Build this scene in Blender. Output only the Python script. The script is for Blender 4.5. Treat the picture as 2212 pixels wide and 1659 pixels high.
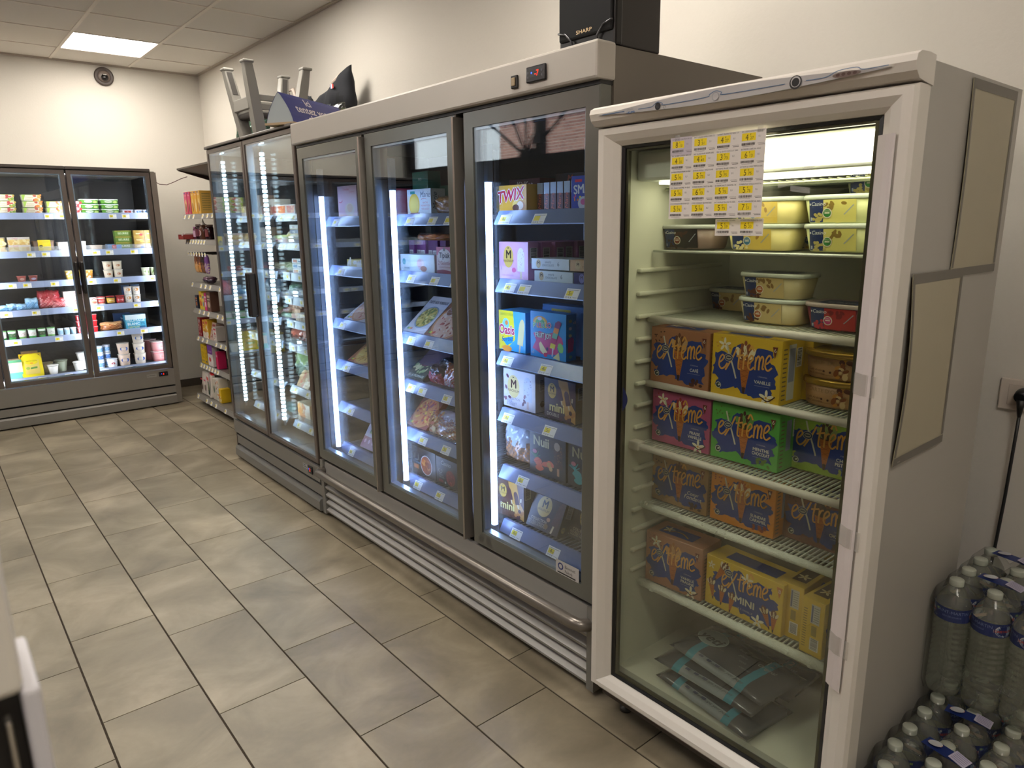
import bpy, bmesh, math, random
from mathutils import Vector, Matrix, Euler
from mathutils.geometry import tessellate_polygon

for _o in list(bpy.data.objects):
    bpy.data.objects.remove(_o)
SC = bpy.context.scene
COL = SC.collection
R = math.radians
rnd = random.Random(7)

# light levels
EXPOSURE = 0.64
SKY = 5.0
LED_F, LED_C, LED_B, LED_T, LAMP = 17.0, 44.0, 100.0, 40.0, 6.0
PANEL_S = 17.5

# ------------------------------------------------------------------ camera
cam_d = bpy.data.cameras.new('camera')
cam = bpy.data.objects.new('camera', cam_d)
COL.objects.link(cam)
SC.camera = cam
cam_d.sensor_width = 36.0
cam_d.lens = 24.855
cam_d.clip_start = 0.02
yaw, pitch, roll = R(39.782), R(-12.777), R(-0.746)
fw = Vector((math.sin(yaw) * math.cos(pitch), math.cos(yaw) * math.cos(pitch), math.sin(pitch)))
rt = Vector((math.cos(yaw), -math.sin(yaw), 0))
up = rt.cross(fw)
r2 = rt * math.cos(roll) + up * math.sin(roll)
u2 = up * math.cos(roll) - rt * math.sin(roll)
m3 = Matrix((r2, u2, -fw)).transposed()
cam.matrix_world = Matrix.Translation((0, 0, 1.5563)) @ m3.to_4x4()
cam_d.dof.use_dof = True
cam_d.dof.focus_distance = 2.6
cam_d.dof.aperture_fstop = 8.0

# ------------------------------------------------------------------ view, world
vs = SC.view_settings
vs.view_transform = 'Standard'
vs.look = 'None'
vs.gamma = 1.0
vs.exposure = EXPOSURE
vs.use_curve_mapping = False
cy = SC.cycles
cy.max_bounces = 7
cy.diffuse_bounces = 3
cy.glossy_bounces = 4
cy.transmission_bounces = 4
cy.transparent_max_bounces = 40
cy.caustics_reflective = False
cy.caustics_refractive = False
cy.use_denoising = True
cy.sample_clamp_indirect = 6.0
cy.use_light_tree = True

W = bpy.data.worlds.new('world')
SC.world = W
W.use_nodes = True
nt = W.node_tree
bg = nt.nodes['Background']
sky = nt.nodes.new('ShaderNodeTexSky')
sky.sky_type = 'HOSEK_WILKIE'
sky.turbidity = 6.0
sky.sun_direction = Vector((0.3, -0.4, 0.6)).normalized()
mixc = nt.nodes.new('ShaderNodeMixRGB')
mixc.inputs[0].default_value = 0.65
mixc.inputs[2].default_value = (0.82, 0.9, 1.0, 1)
nt.links.new(sky.outputs[0], mixc.inputs[1])
nt.links.new(mixc.outputs[0], bg.inputs[0])
bg.inputs[1].default_value = SKY

# ------------------------------------------------------------------ room numbers
XW, YB, ZC = 2.35, 7.435, 2.97        # side wall with the cabinets, end wall, ceiling
XL, YF = -1.5, -1.6                    # shop-front wall, wall behind the camera

# ------------------------------------------------------------------ materials
_M = {}
def srgb(h):
    v = [int(h[i:i + 2], 16) / 255 for i in (0, 2, 4)]
    return tuple(c / 12.92 if c <= 0.04045 else ((c + 0.055) / 1.055) ** 2.4 for c in v)

def mat(col, rough=0.5, metal=0.0, bump=0.0, scale=40.0, vary=0.0, spec=0.5, coat=0.0):
    """Principled material; col is an sRGB hex string; fine noise varies colour and relief."""
    key = (col, rough, metal, bump, scale, vary, spec, coat)
    if key in _M:
        return _M[key]
    m = bpy.data.materials.new('m_' + col)
    m.use_nodes = True
    n = m.node_tree
    p = n.nodes['Principled BSDF']
    c = srgb(col)
    p.inputs['Base Color'].default_value = (*c, 1)
    p.inputs['Roughness'].default_value = rough
    p.inputs['Metallic'].default_value = metal
    p.inputs['Specular IOR Level'].default_value = spec
    p.inputs['Coat Weight'].default_value = coat
    if vary or bump:
        tc = n.nodes.new('ShaderNodeTexCoord')
        nz = n.nodes.new('ShaderNodeTexNoise')
        nz.inputs['Scale'].default_value = scale
        nz.inputs['Detail'].default_value = 4
        n.links.new(tc.outputs['Object'], nz.inputs['Vector'])
        if vary:
            r = n.nodes.new('ShaderNodeMapRange')
            r.inputs[3].default_value = 1 - vary
            r.inputs[4].default_value = 1 + vary
            n.links.new(nz.outputs['Fac'], r.inputs[0])
            mx = n.nodes.new('ShaderNodeVectorMath')
            mx.operation = 'SCALE'
            mx.inputs[0].default_value = c
            n.links.new(r.outputs[0], mx.inputs['Scale'])
            n.links.new(mx.outputs[0], p.inputs['Base Color'])
        if bump:
            b = n.nodes.new('ShaderNodeBump')
            b.inputs['Strength'].default_value = bump
            b.inputs['Distance'].default_value = 0.002
            n.links.new(nz.outputs['Fac'], b.inputs['Height'])
            n.links.new(b.outputs[0], p.inputs['Normal'])
    _M[key] = m
    return m

def emit(col, strength):
    key = ('e', col, strength)
    if key in _M:
        return _M[key]
    m = bpy.data.materials.new('emit')
    m.use_nodes = True
    n = m.node_tree
    n.nodes.clear()
    e = n.nodes.new('ShaderNodeEmission')
    e.inputs[0].default_value = (*srgb(col), 1)
    e.inputs[1].default_value = strength
    o = n.nodes.new('ShaderNodeOutputMaterial')
    n.links.new(e.outputs[0], o.inputs[0])
    _M[key] = m
    return m

PANEL = None
def clear(name, tint, ior=1.5, rough=0.0, haze=0.0, hazecol='ffffff', refl=1.0):
    """Thin glass or film: Fresnel mirror over a tinted see-through layer, with optional milky haze."""
    key = ('g', name)
    if key in _M:
        return _M[key]
    m = bpy.data.materials.new(name)
    m.use_nodes = True
    n = m.node_tree
    n.nodes.clear()
    t = n.nodes.new('ShaderNodeBsdfTransparent')
    t.inputs[0].default_value = (*tint, 1)
    g = n.nodes.new('ShaderNodeBsdfGlossy')
    g.inputs['Roughness'].default_value = rough
    fr = n.nodes.new('ShaderNodeFresnel')
    gm = n.nodes.new('ShaderNodeNewGeometry')       # a sheet's far face is left at the inverse index
    ib = n.nodes.new('ShaderNodeMapRange')
    ib.inputs[3].default_value = ior
    ib.inputs[4].default_value = 1 / ior
    n.links.new(gm.outputs['Backfacing'], ib.inputs[0])
    n.links.new(ib.outputs[0], fr.inputs[0])
    mul = n.nodes.new('ShaderNodeMath')
    mul.operation = 'MULTIPLY'
    mul.inputs[1].default_value = refl
    n.links.new(fr.outputs[0], mul.inputs[0])
    base = t
    if haze:
        d = n.nodes.new('ShaderNodeBsdfDiffuse')
        d.inputs[0].default_value = (*srgb(hazecol), 1)
        hm = n.nodes.new('ShaderNodeMixShader')
        hm.inputs[0].default_value = haze
        n.links.new(t.outputs[0], hm.inputs[1])
        n.links.new(d.outputs[0], hm.inputs[2])
        base = hm
    mx = n.nodes.new('ShaderNodeMixShader')
    n.links.new(mul.outputs[0], mx.inputs[0])
    n.links.new(base.outputs[0], mx.inputs[1])
    n.links.new(g.outputs[0], mx.inputs[2])
    o = n.nodes.new('ShaderNodeOutputMaterial')
    n.links.new(mx.outputs[0], o.inputs[0])
    _M[key] = m
    return m

# ------------------------------------------------------------------ geometry helpers
def new_bm():
    return bmesh.new()

def box(bm, x0, x1, y0, y1, z0, z1, mi=0, bev=0.0, seg=2):
    v = [bm.verts.new((x, y, z)) for x in (x0, x1) for y in (y0, y1) for z in (z0, z1)]
    q = [(0, 1, 3, 2), (4, 6, 7, 5), (0, 4, 5, 1), (2, 3, 7, 6), (0, 2, 6, 4), (1, 5, 7, 3)]
    fs = [bm.faces.new([v[i] for i in f]) for f in q]
    for f in fs:
        f.material_index = mi
    if bev:
        es = list({e for f in fs for e in f.edges})
        r = bmesh.ops.bevel(bm, geom=es, offset=bev, segments=seg, affect='EDGES', profile=0.5)
        for f in r['faces']:
            f.material_index = mi
    return fs

def tube(bm, pts, r, n=8, mi=0, caps=True, radii=None):
    pts = [Vector(p) for p in pts]
    rings = []
    a = None
    for i, p in enumerate(pts):
        d = (pts[min(i + 1, len(pts) - 1)] - pts[max(i - 1, 0)]).normalized()
        if a is None:
            a = d.orthogonal().normalized()
        a = (a - d * a.dot(d)).normalized()
        b = d.cross(a)
        rr = radii[i] if radii else r
        rings.append([bm.verts.new(p + (a * math.cos(t) + b * math.sin(t)) * rr)
                      for t in [2 * math.pi * k / n for k in range(n)]])
    for i in range(len(rings) - 1):
        for k in range(n):
            f = bm.faces.new((rings[i][k], rings[i][(k + 1) % n], rings[i + 1][(k + 1) % n], rings[i + 1][k]))
            f.material_index = mi
            f.smooth = True
    if caps:
        f = bm.faces.new(list(reversed(rings[0]))); f.material_index = mi
        f = bm.faces.new(rings[-1]); f.material_index = mi

def lathe(bm, prof, n=20, mi=0, cx=0, cy_=0, close=True, sq=None):
    """prof: [(radius, z)]; sq=(ax, ay, p) makes superellipse rings instead of circles."""
    rings = []
    for r, z in prof:
        ring = []
        for k in range(n):
            t = 2 * math.pi * k / n
            c, s = math.cos(t), math.sin(t)
            if sq:
                ax, ay, p = sq
                c = math.copysign(abs(c) ** (2 / p), c) * ax
                s = math.copysign(abs(s) ** (2 / p), s) * ay
            ring.append(bm.verts.new((cx + r * c, cy_ + r * s, z)))
        rings.append(ring)
    for i in range(len(rings) - 1):
        for k in range(n):
            f = bm.faces.new((rings[i][k], rings[i][(k + 1) % n], rings[i + 1][(k + 1) % n], rings[i + 1][k]))
            f.material_index = mi
            f.smooth = True
    if close:
        f = bm.faces.new(list(reversed(rings[0]))); f.material_index = mi
        f = bm.faces.new(rings[-1]); f.material_index = mi

def extrude_profile(bm, pts, axis, a0, a1, mi=0):
    """Closed 2-D profile swept along an axis. axis 'y': pts are (x, z); 'x': (y, z); 'z': (x, y)."""
    def P(p, a):
        return {'y': (p[0], a, p[1]), 'x': (a, p[0], p[1]), 'z': (p[0], p[1], a)}[axis]
    A = [bm.verts.new(P(p, a0)) for p in pts]
    B = [bm.verts.new(P(p, a1)) for p in pts]
    n = len(pts)
    for i in range(n):
        f = bm.faces.new((A[i], A[(i + 1) % n], B[(i + 1) % n], B[i])); f.material_index = mi
    for ring in (A, B):
        for t in tessellate_polygon([[v.co for v in ring]]):
            try:
                f = bm.faces.new([ring[i] for i in t]); f.material_index = mi
            except ValueError:
                pass

def mesh_of(bm, mats, recalc=True, name='mesh'):
    if recalc:
        bmesh.ops.recalc_face_normals(bm, faces=bm.faces)
    me = bpy.data.meshes.new(name)
    bm.to_mesh(me)
    bm.free()
    for m in (mats if isinstance(mats, (list, tuple)) else [mats]):
        me.materials.append(m)
    return me

def obj(name, bm, mats, parent=None, recalc=True):
    me = bm if isinstance(bm, bpy.types.Mesh) else mesh_of(bm, mats, recalc, name)
    o = bpy.data.objects.new(name, me)
    COL.objects.link(o)
    if parent is not None:
        o.parent = parent
    return o

def tag(o, label, cat, group=None, kind=None):
    if label: o['label'] = label
    if cat: o['category'] = cat
    if group: o['group'] = group
    if kind: o['kind'] = kind
    return o

def thing(name, label, cat, loc=(0, 0, 0), rz=0.0, group=None, rx=0.0, ry=0.0):
    o = bpy.data.objects.new(name, None)
    o.empty_display_size = 0.05
    COL.objects.link(o)
    o.location = loc
    o.rotation_euler = (rx, ry, rz)
    return tag(o, label, cat, group)

def struct(name, bm, mats, parent=None):
    o = obj(name, bm, mats, parent)
    if parent is None:
        o['kind'] = 'structure'
    return o

def dup(root, loc, rz=None, label=None, group=None, rx=None):
    c = root.copy(); COL.objects.link(c)
    c.location = loc
    if rz is not None: c.rotation_euler[2] = rz
    if rx is not None: c.rotation_euler[0] = rx
    if label: c['label'] = label
    if group: c['group'] = group
    for ch in list(root.children):
        d = ch.copy(); COL.objects.link(d); d.parent = c
        for g in list(ch.children):
            e = g.copy(); COL.objects.link(e); e.parent = d
    return c

# ------------------------------------------------------------------ flat print (lettering and pictures on packs)
_TXT = {}
def text_mesh(s):
    if s in _TXT:
        return _TXT[s]
    cu = bpy.data.curves.new('t', 'FONT')
    cu.body = s
    cu.resolution_u = 3
    ob = bpy.data.objects.new('t', cu)
    me = bpy.data.meshes.new_from_object(ob)
    vs_ = [tuple(v.co[:2]) for v in me.vertices]
    fs = [tuple(p.vertices) for p in me.polygons]
    w = max((v[0] for v in vs_), default=0) 
    bpy.data.objects.remove(ob)
    bpy.data.curves.remove(cu)
    bpy.data.meshes.remove(me)
    _TXT[s] = (vs_, fs, w)
    return _TXT[s]

def smooth_line(pts, k=5):
    P = [pts[0]] + list(pts) + [pts[-1]]
    out = []
    for i in range(1, len(P) - 2):
        for j in range(k):
            t = j / k
            a, b, c, d = P[i - 1], P[i], P[i + 1], P[i + 2]
            out.append(tuple(0.5 * (2 * b[q] + (c[q] - a[q]) * t + (2 * a[q] - 5 * b[q] + 4 * c[q] - d[q]) * t * t
                                    + (3 * b[q] - a[q] - 3 * c[q] + d[q]) * t ** 3) for q in (0, 1)))
    out.append(tuple(pts[-1]))
    return out

class Art:
    """Printed picture on a pack: coloured shapes in metres, each a hair above the one before."""
    def __init__(s, rough=0.45):
        s.v, s.f, s.c, s.cols, s.bb, s.rough = [], [], [], [], [], rough
    def _add(s, pts, faces, col):
        if col not in s.cols: s.cols.append(col)
        ci = s.cols.index(col)
        if not pts: return
        x0, x1 = min(p[0] for p in pts), max(p[0] for p in pts)
        y0, y1 = min(p[1] for p in pts), max(p[1] for p in pts)
        k = 1 + max((b[4] for b in s.bb if b[0] < x1 and b[1] > x0 and b[2] < y1 and b[3] > y0), default=0)
        s.bb.append((x0, x1, y0, y1, k))
        o = len(s.v)
        s.v += [(p[0], p[1], k) for p in pts]
        s.f += [tuple(o + i for i in f) for f in faces]
        s.c += [ci] * len(faces)
    def poly(s, pts, col):
        tr = tessellate_polygon([[Vector((p[0], p[1], 0)) for p in pts]])
        s._add(pts, tr, col)
    def rect(s, x0, y0, x1, y1, col):
        s._add([(x0, y0), (x1, y0), (x1, y1), (x0, y1)], [(0, 1, 2, 3)], col)
    def grid(s, x0, y0, x1, y1, col, nx=8):
        pts = [(x0 + (x1 - x0) * i / nx, y) for i in range(nx + 1) for y in (y0, y1)]
        s._add(pts, [(2 * i, 2 * i + 2, 2 * i + 3, 2 * i + 1) for i in range(nx)], col)
    def ell(s, cx, cy, rx, ry, col, n=18, rot=0.0):
        ca, sa = math.cos(rot), math.sin(rot)
        pts = []
        for k in range(n):
            a = 2 * math.pi * k / n
            x, y = rx * math.cos(a), ry * math.sin(a)
            pts.append((cx + x * ca - y * sa, cy + x * sa + y * ca))
        s._add(pts, [tuple(range(n))], col)
    def text(s, t, x, y, h, col, al='l', shear=0.0, rot=0.0, wmax=None, sx=1.0):
        vs_, fs, w = text_mesh(t)
        sc = h / 0.7
        kx = sc * sx
        if wmax and w * kx > wmax: kx = wmax / w
        off = {'l': 0, 'c': -w * kx / 2, 'r': -w * kx}[al]
        ca, sa = math.cos(rot), math.sin(rot)
        pts = []
        for a, b in vs_:
            px, py = a * kx + off + b * sc * shear, b * sc
            pts.append((x + px * ca - py * sa, y + px * sa + py * ca))
        s._add(pts, fs, col)
    def bold(s, t, x, y, h, col, edge=None, **k):
        e = h * 0.06
        if edge:
            for dx, dy in ((-1, 0), (1, 0), (0, 1), (0, -1)):
                s.text(t, x + dx * e * 2, y + dy * e * 2, h, edge, **k)
        for dx, dy in ((-1, 0), (1, 0), (0, .8), (0, -.8)):
            s.text(t, x + dx * e * .7, y + dy * e * .7, h, col, **k)
    def line(s, pts, w, col, smooth=True):
        if smooth: pts = smooth_line(pts)
        L, n = [], len(pts)
        for i, p in enumerate(pts):
            a, b = pts[max(i - 1, 0)], pts[min(i + 1, n - 1)]
            dx, dy = b[0] - a[0], b[1] - a[1]
            q = math.hypot(dx, dy) or 1
            nx, ny = -dy / q * w / 2, dx / q * w / 2
            L += [(p[0] + nx, p[1] + ny), (p[0] - nx, p[1] - ny)]
        s._add(L, [(2 * i, 2 * i + 1, 2 * i + 3, 2 * i + 2) for i in range(n - 1)], col)
    def mesh(s, fn=None, name='print', lift=0.00012, matf=None):
        """fn maps (x, y, height) to a local point; the default stands upright in the plane y=0, facing -y."""
        fn = fn or (lambda x, y, h: (x, -h, y))
        me = bpy.data.meshes.new(name)
        me.from_pydata([fn(a, b, 0.0003 + c * lift) for a, b, c in s.v], [], s.f)
        for c in s.cols: me.materials.append(matf(c) if matf else mat(c, s.rough))
        for p, c in zip(me.polygons, s.c): p.material_index = c
        me.update()
        return me

def printed(name, art, parent, fn=None, lift=0.00012):
    return obj(name, art.mesh(fn, name, lift), None, parent)

# ================================================================== THE ROOM
def floor_mat():
    m = bpy.data.materials.new('floor_tile')
    m.use_nodes = True
    n = m.node_tree; p = n.nodes['Principled BSDF']
    g = n.nodes.new('ShaderNodeNewGeometry')
    oi = n.nodes.new('ShaderNodeObjectInfo')
    sc = n.nodes.new('ShaderNodeVectorMath'); sc.operation = 'SCALE'; sc.inputs['Scale'].default_value = 37.0
    cmb = n.nodes.new('ShaderNodeCombineXYZ')
    n.links.new(oi.outputs['Random'], cmb.inputs[0]); n.links.new(oi.outputs['Random'], cmb.inputs[2])
    n.links.new(cmb.outputs[0], sc.inputs[0])
    ad = n.nodes.new('ShaderNodeVectorMath'); ad.operation = 'ADD'
    n.links.new(g.outputs['Position'], ad.inputs[0]); n.links.new(sc.outputs[0], ad.inputs[1])
    st = n.nodes.new('ShaderNodeMapping'); st.inputs['Scale'].default_value = (1.6, 1.9, 1.0)
    st.inputs['Rotation'].default_value = (0, 0, 0.5)
    n.links.new(ad.outputs[0], st.inputs['Vector'])
    a = n.nodes.new('ShaderNodeTexNoise'); a.inputs['Scale'].default_value = 1.6; a.inputs['Detail'].default_value = 7; a.inputs['Roughness'].default_value = 0.55; a.inputs['Distortion'].default_value = 0.6
    b = n.nodes.new('ShaderNodeTexNoise'); b.inputs['Scale'].default_value = 30; b.inputs['Detail'].default_value = 5
    n.links.new(st.outputs[0], a.inputs['Vector']); n.links.new(st.outputs[0], b.inputs['Vector'])
    cr = n.nodes.new('ShaderNodeValToRGB')
    e = cr.color_ramp
    e.elements[0].position = 0.31; e.elements[0].color = (*srgb('6c6250'), 1)
    e.elements[1].position = 0.72; e.elements[1].color = (*srgb('a0937d'), 1)
    q = e.elements.new(0.5); q.color = (*srgb('827763'), 1)
    n.links.new(a.outputs['Fac'], cr.inputs[0])
    mr = n.nodes.new('ShaderNodeMapRange'); mr.inputs[3].default_value = 0.93; mr.inputs[4].default_value = 1.06
    n.links.new(b.outputs['Fac'], mr.inputs[0])
    mr2 = n.nodes.new('ShaderNodeMapRange'); mr2.inputs[3].default_value = 0.93; mr2.inputs[4].default_value = 1.05
    n.links.new(oi.outputs['Random'], mr2.inputs[0])
    mm = n.nodes.new('ShaderNodeMath'); mm.operation = 'MULTIPLY'
    n.links.new(mr.outputs[0], mm.inputs[0]); n.links.new(mr2.outputs[0], mm.inputs[1])
    vs3 = n.nodes.new('ShaderNodeVectorMath'); vs3.operation = 'SCALE'
    n.links.new(cr.outputs[0], vs3.inputs[0]); n.links.new(mm.outputs[0], vs3.inputs['Scale'])
    n.links.new(vs3.outputs[0], p.inputs['Base Color'])
    p.inputs['Roughness'].default_value = 0.42
    bp = n.nodes.new('ShaderNodeBump'); bp.inputs['Strength'].default_value = 0.15; bp.inputs['Distance'].default_value = 0.001
    n.links.new(a.outputs['Fac'], bp.inputs['Height']); n.links.new(bp.outputs[0], p.inputs['Normal'])
    return m

FM = floor_mat()
GROUT = mat('33281a', 0.95)
bm = new_bm(); box(bm, XL, XW, YF, YB, -0.08, -0.0035)
FLOOR = struct('floor', bm, GROUT)
TW, TL = 0.30159, 0.6
GX0 = 0.24419
def tile_mesh(w, l):
    bm = new_bm(); box(bm, 0, w, 0, l, -0.0035, 0.0, bev=0.0006, seg=1)
    return mesh_of(bm, FM, name='tile')
_tm = {}
for k in range(-6, 7):
    x0 = GX0 + k * TW + 0.0030; x1 = GX0 + (k + 1) * TW - 0.0030
    x0, x1 = max(x0, XL), min(x1, XW)
    if x1 - x0 < 0.01: continue
    yo = 5.383 if k % 2 == 0 else 5.7787
    for j in range(-4, 13):
        y1 = yo - j * TL - 0.0018; y0 = y1 - TL + 0.0036
        y0, y1 = max(y0, YF), min(y1, YB)
        if y1 - y0 < 0.01: continue
        key = (round(x1 - x0, 4), round(y1 - y0, 4))
        if key not in _tm: _tm[key] = tile_mesh(*key)
        t = obj('floor_tile', _tm[key], None, FLOOR)
        t.location = (x0, y0, 0)

WALLM = mat('d2cdc3', 0.85, bump=0.25, scale=90, vary=0.015)
bm = new_bm(); box(bm, XW, XW + 0.12, YF, YB + 0.12, -0.08, ZC + 0.15)
struct('wall_right', bm, WALLM)
bm = new_bm(); box(bm, XL - 0.12, XW, YB, YB + 0.12, -0.08, ZC + 0.15)
struct('wall_back', bm, WALLM)
bm = new_bm(); box(bm, XL - 0.12, XW, YF - 0.12, YF, -0.08, ZC + 0.15)
struct('wall_front', bm, WALLM)
# shop-front wall with high windows (seen only mirrored in the cabinet doors)
WIN = [(-0.9, 0.6), (0.9, 2.7), (4.35, 6.35), (6.5, 7.35)]
WZ0, WZ1 = 2.14, 2.86
bm = new_bm()
box(bm, XL - 0.12, XL, YF, YB, -0.08, WZ0)
box(bm, XL - 0.12, XL, YF, YB, WZ1, ZC + 0.15)
ys = [YF] + [v for w in WIN for v in w] + [YB]
for i in range(0, len(ys), 2):
    box(bm, XL - 0.12, XL, ys[i], ys[i + 1], WZ0, WZ1)
struct('wall_left', bm, mat('35312d', 0.8))
DKM = mat('15171a', 0.4)
GL_OUT = clear('window_glass', (0.97, 0.98, 0.98))
for i, (a, b) in enumerate(WIN):
    bm = new_bm()
    for y in (a + .02, b - .02): box(bm, XL - .08, XL - .03, y - .02, y + .02, WZ0, WZ1)
    for z in (WZ0 + .02, WZ1 - .02): box(bm, XL - .08, XL - .03, a, b, z - .02, z + .02)
    if i == 2:
        hy, hz = 5.31, 2.17
        box(bm, XL - .09, XL - .02, 5.06, 5.17, WZ0, WZ1)
        for ang in (0, 33, 62, 90, 118, 147, 180):
            c, s = math.cos(R(ang)), math.sin(R(ang))
            L = min(0.95, (WZ1 - hz) / max(s, 1e-3))
            tube(bm, [(XL - .055, hy, hz), (XL - .055, hy + c * L, hz + s * L)], .014, 6)
        tube(bm, [(XL - .08, hy, hz), (XL - .02, hy, hz)], .085, 20)
    w = struct('window_%d' % (i + 1), bm, DKM)
    bm = new_bm(); box(bm, XL - .058, XL - .052, a, b, WZ0, WZ1)
    obj('pane', bm, GL_OUT, w)

# the street outside the shop front
bm = new_bm()
box(bm, -8.0, -7.8, -8, 13.4, -0.2, 7.5)
def brick_mat():
    m = bpy.data.materials.new('brick'); m.use_nodes = True
    n = m.node_tree; p = n.nodes['Principled BSDF']
    t = n.nodes.new('ShaderNodeTexBrick'); t.inputs['Scale'].default_value = 4
    t.inputs['Color1'].default_value = (*srgb('b8806c'), 1); t.inputs['Color2'].default_value = (*srgb('9c6656'), 1); t.inputs['Mortar'].default_value = (*srgb('c8bcae'), 1)
    g = n.nodes.new('ShaderNodeNewGeometry'); sx = n.nodes.new('ShaderNodeSeparateXYZ'); cx = n.nodes.new('ShaderNodeCombineXYZ')
    n.links.new(g.outputs['Position'], sx.inputs[0]); n.links.new(sx.outputs[1], cx.inputs[0]); n.links.new(sx.outputs[2], cx.inputs[1])
    n.links.new(cx.outputs[0], t.inputs[0]); n.links.new(t.outputs[0], p.inputs['Base Color']); p.inputs['Roughness'].default_value = .9
    return m
h = struct('wall_outside_brick', bm, brick_mat())
bm = new_bm(); box(bm, -8.3, -7.8, 13.4, 34, -0.2, 8.5)
struct('wall_outside_plaster', bm, mat('e9e6e2', 0.9))
bm = new_bm(); box(bm, -7.8, XL - .12, -8, 34, -0.3, -0.1)
struct('floor_outside', bm, mat('8d8a86', 0.9))

# skirting
bm = new_bm(); box(bm, XL, XW - .012, YB - .012, YB, 0, 0.075)
struct('baseboard_back', bm, mat('4b453d', 0.6))
bm = new_bm(); box(bm, XW - .012, XW, YF, YB, 0, 0.075)
struct('baseboard_right', bm, mat('4b453d', 0.6))

PANEL = emit("fff7ec", PANEL_S)
# suspended ceiling
CT = mat('e4e0d9', 0.95, vary=0.03, scale=300)
bm = new_bm(); box(bm, XL, XW, YF, YB, ZC + 0.03, ZC + 0.06)
CEIL = struct('ceiling', bm, mat('77726b', 0.9))
gx = [2.35 - 0.6 * i for i in range(8)]
gy = [6.97 - 0.6 * i for i in range(-1, 16)]
LIGHTS = [(1.45, 6.67), (-0.35, 6.67), (1.45, 4.27), (-0.35, 4.27), (-0.35, 1.87), (0.25, -0.53), (1.45, 1.87)]
_ct = {}
for i in range(len(gx) - 1):
    for j in range(len(gy) - 1):
        x0, x1 = max(gx[i + 1] + .012, XL), min(gx[i] - .012, XW)
        y0, y1 = max(gy[j + 1] + .012, YF), min(gy[j] - .012, YB)
        if x1 - x0 < .03 or y1 - y0 < .03: continue
        if any(abs((x0 + x1) / 2 - a) < .2 and abs((y0 + y1) / 2 - b) < .2 for a, b in LIGHTS): continue
        key = (round(x1 - x0, 3), round(y1 - y0, 3))
        if key not in _ct:
            bm = new_bm(); box(bm, 0, key[0], 0, key[1], 0, .015); _ct[key] = mesh_of(bm, CT, name='ceiling_tile')
        t = obj('ceiling_tile', _ct[key], None, CEIL); t.location = (x0, y0, ZC + .001)
RUN = mat('ebe4da', 0.5)
for x in gx:
    if x < XL + .02 or x > XW - .02: continue
    bm = new_bm(); box(bm, x - .012, x + .012, YF, YB, ZC - .004, ZC + .03)
    obj('ceiling_runner', bm, RUN, CEIL)
for y in gy:
    if not YF + .02 < y < YB - .02: continue
    bm = new_bm(); box(bm, XL, XW, y - .009, y + .009, ZC - .003, ZC + .03)
    obj('ceiling_runner', bm, RUN, CEIL)
bm = new_bm()
box(bm, XW - .022, XW, YF, YB, ZC - .012, ZC + .002); box(bm, XL, XW, YB - .022, YB, ZC - .012, ZC + .002)
struct('trim_1', bm, mat('b5aca0', 0.6))

for i, (x, y) in enumerate(LIGHTS):
    t = thing('ceiling_light', ['square white LED panel lit in the ceiling by the end wall', 'square LED ceiling panel near the end wall and shop front',
        'square LED ceiling panel above the three-door freezer', 'square LED ceiling panel over the middle of the aisle', 'square LED ceiling panel over the near aisle', 'square LED ceiling panel above the shop entrance', 'square LED ceiling panel above the white upright freezer'][i], 'ceiling light', (x, y, ZC), group='ceiling lights')
    bm = new_bm()
    for a in (-.297, .285): box(bm, a, a + .012, -.297, .297, 0, .012); box(bm, -.285, .285, a, a + .012, 0, .012)
    obj('light_frame', bm, mat('efebe4', .4), t)
    bm = new_bm(); box(bm, -.285, .285, -.285, .285, .002, .008)
    obj('diffuser', bm, PANEL, t)

# round sounder high on the end wall
t = thing('wall_speaker', 'round dark brown sounder high on the end wall under the ceiling', 'wall speaker', (1.543, YB, 2.868), rx=R(90))
bm = new_bm(); lathe(bm, [(.07, 0), (.078, .01), (.076, .022), (.062, .028), (.056, .02)], 32); obj('housing', bm, mat('4a3f3a', .45), t)
bm = new_bm(); lathe(bm, [(.055, .018), (.045, .026), (.03, .03), (.001, .031)], 24); obj('cover', bm, mat('6a5d55', .4), t)
bm = new_bm(); lathe(bm, [(.026, .028), (.028, .045), (.012, .055), (.001, .056)], 16, cx=.0, cy_=-.012); obj('sensor', bm, mat('141212', .25), t)
bm = new_bm(); box(bm, -.012, .012, .006, .012, .05, .058); obj('indicator', bm, mat('c9c2ba', .3), t)

# wall socket, plug and cable
t = thing('wall_socket', 'white double wall socket beside the white upright freezer', 'socket', (XW, .52, 1.02))
bm = new_bm(); box(bm, -.012, 0, -.10, .10, 0, .09, bev=.003); obj('cover_plate', bm, mat('cfc4b8', .4), t)
for dy in (.05, -.045):
    bm = new_bm(); box(bm, -.015, -.0115, dy - .028, dy + .028, .016, .074, bev=.001); obj('socket_insert', bm, mat('c6bbae', .4), t)
t = thing('plug_cable', 'black plug with its cable hanging down from the wall socket', 'plug', (XW - .018, .557, 1.07))
bm = new_bm(); tube(bm, [(0, 0, 0), (-.012, 0, 0), (-.032, 0, -.002), (-.034, 0, -.003)], .02, 16, radii=[.021, .021, .018, .012]); obj('plug_body', bm, mat('1b1b1c', .35), t)
bm = new_bm(); tube(bm, [(-.026, 0, -.01), (-.026, 0, -.03), (-.024, 0, -.06)], .01, 10, radii=[.012, .009, .0045]); obj('strain_relief', bm, mat('1b1b1c', .4), t)
bm = new_bm(); tube(bm, [(-.024, 0, -.055), (-.018, .003, -.15), (-.010, .008, -.3), (-.008, .014, -.45), (-.008, .022, -.6), (-.008, .03, -.8), (-.008, .035, -1.0)], .0045, 8); obj('cable', bm, mat('202022', .45), t)

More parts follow.
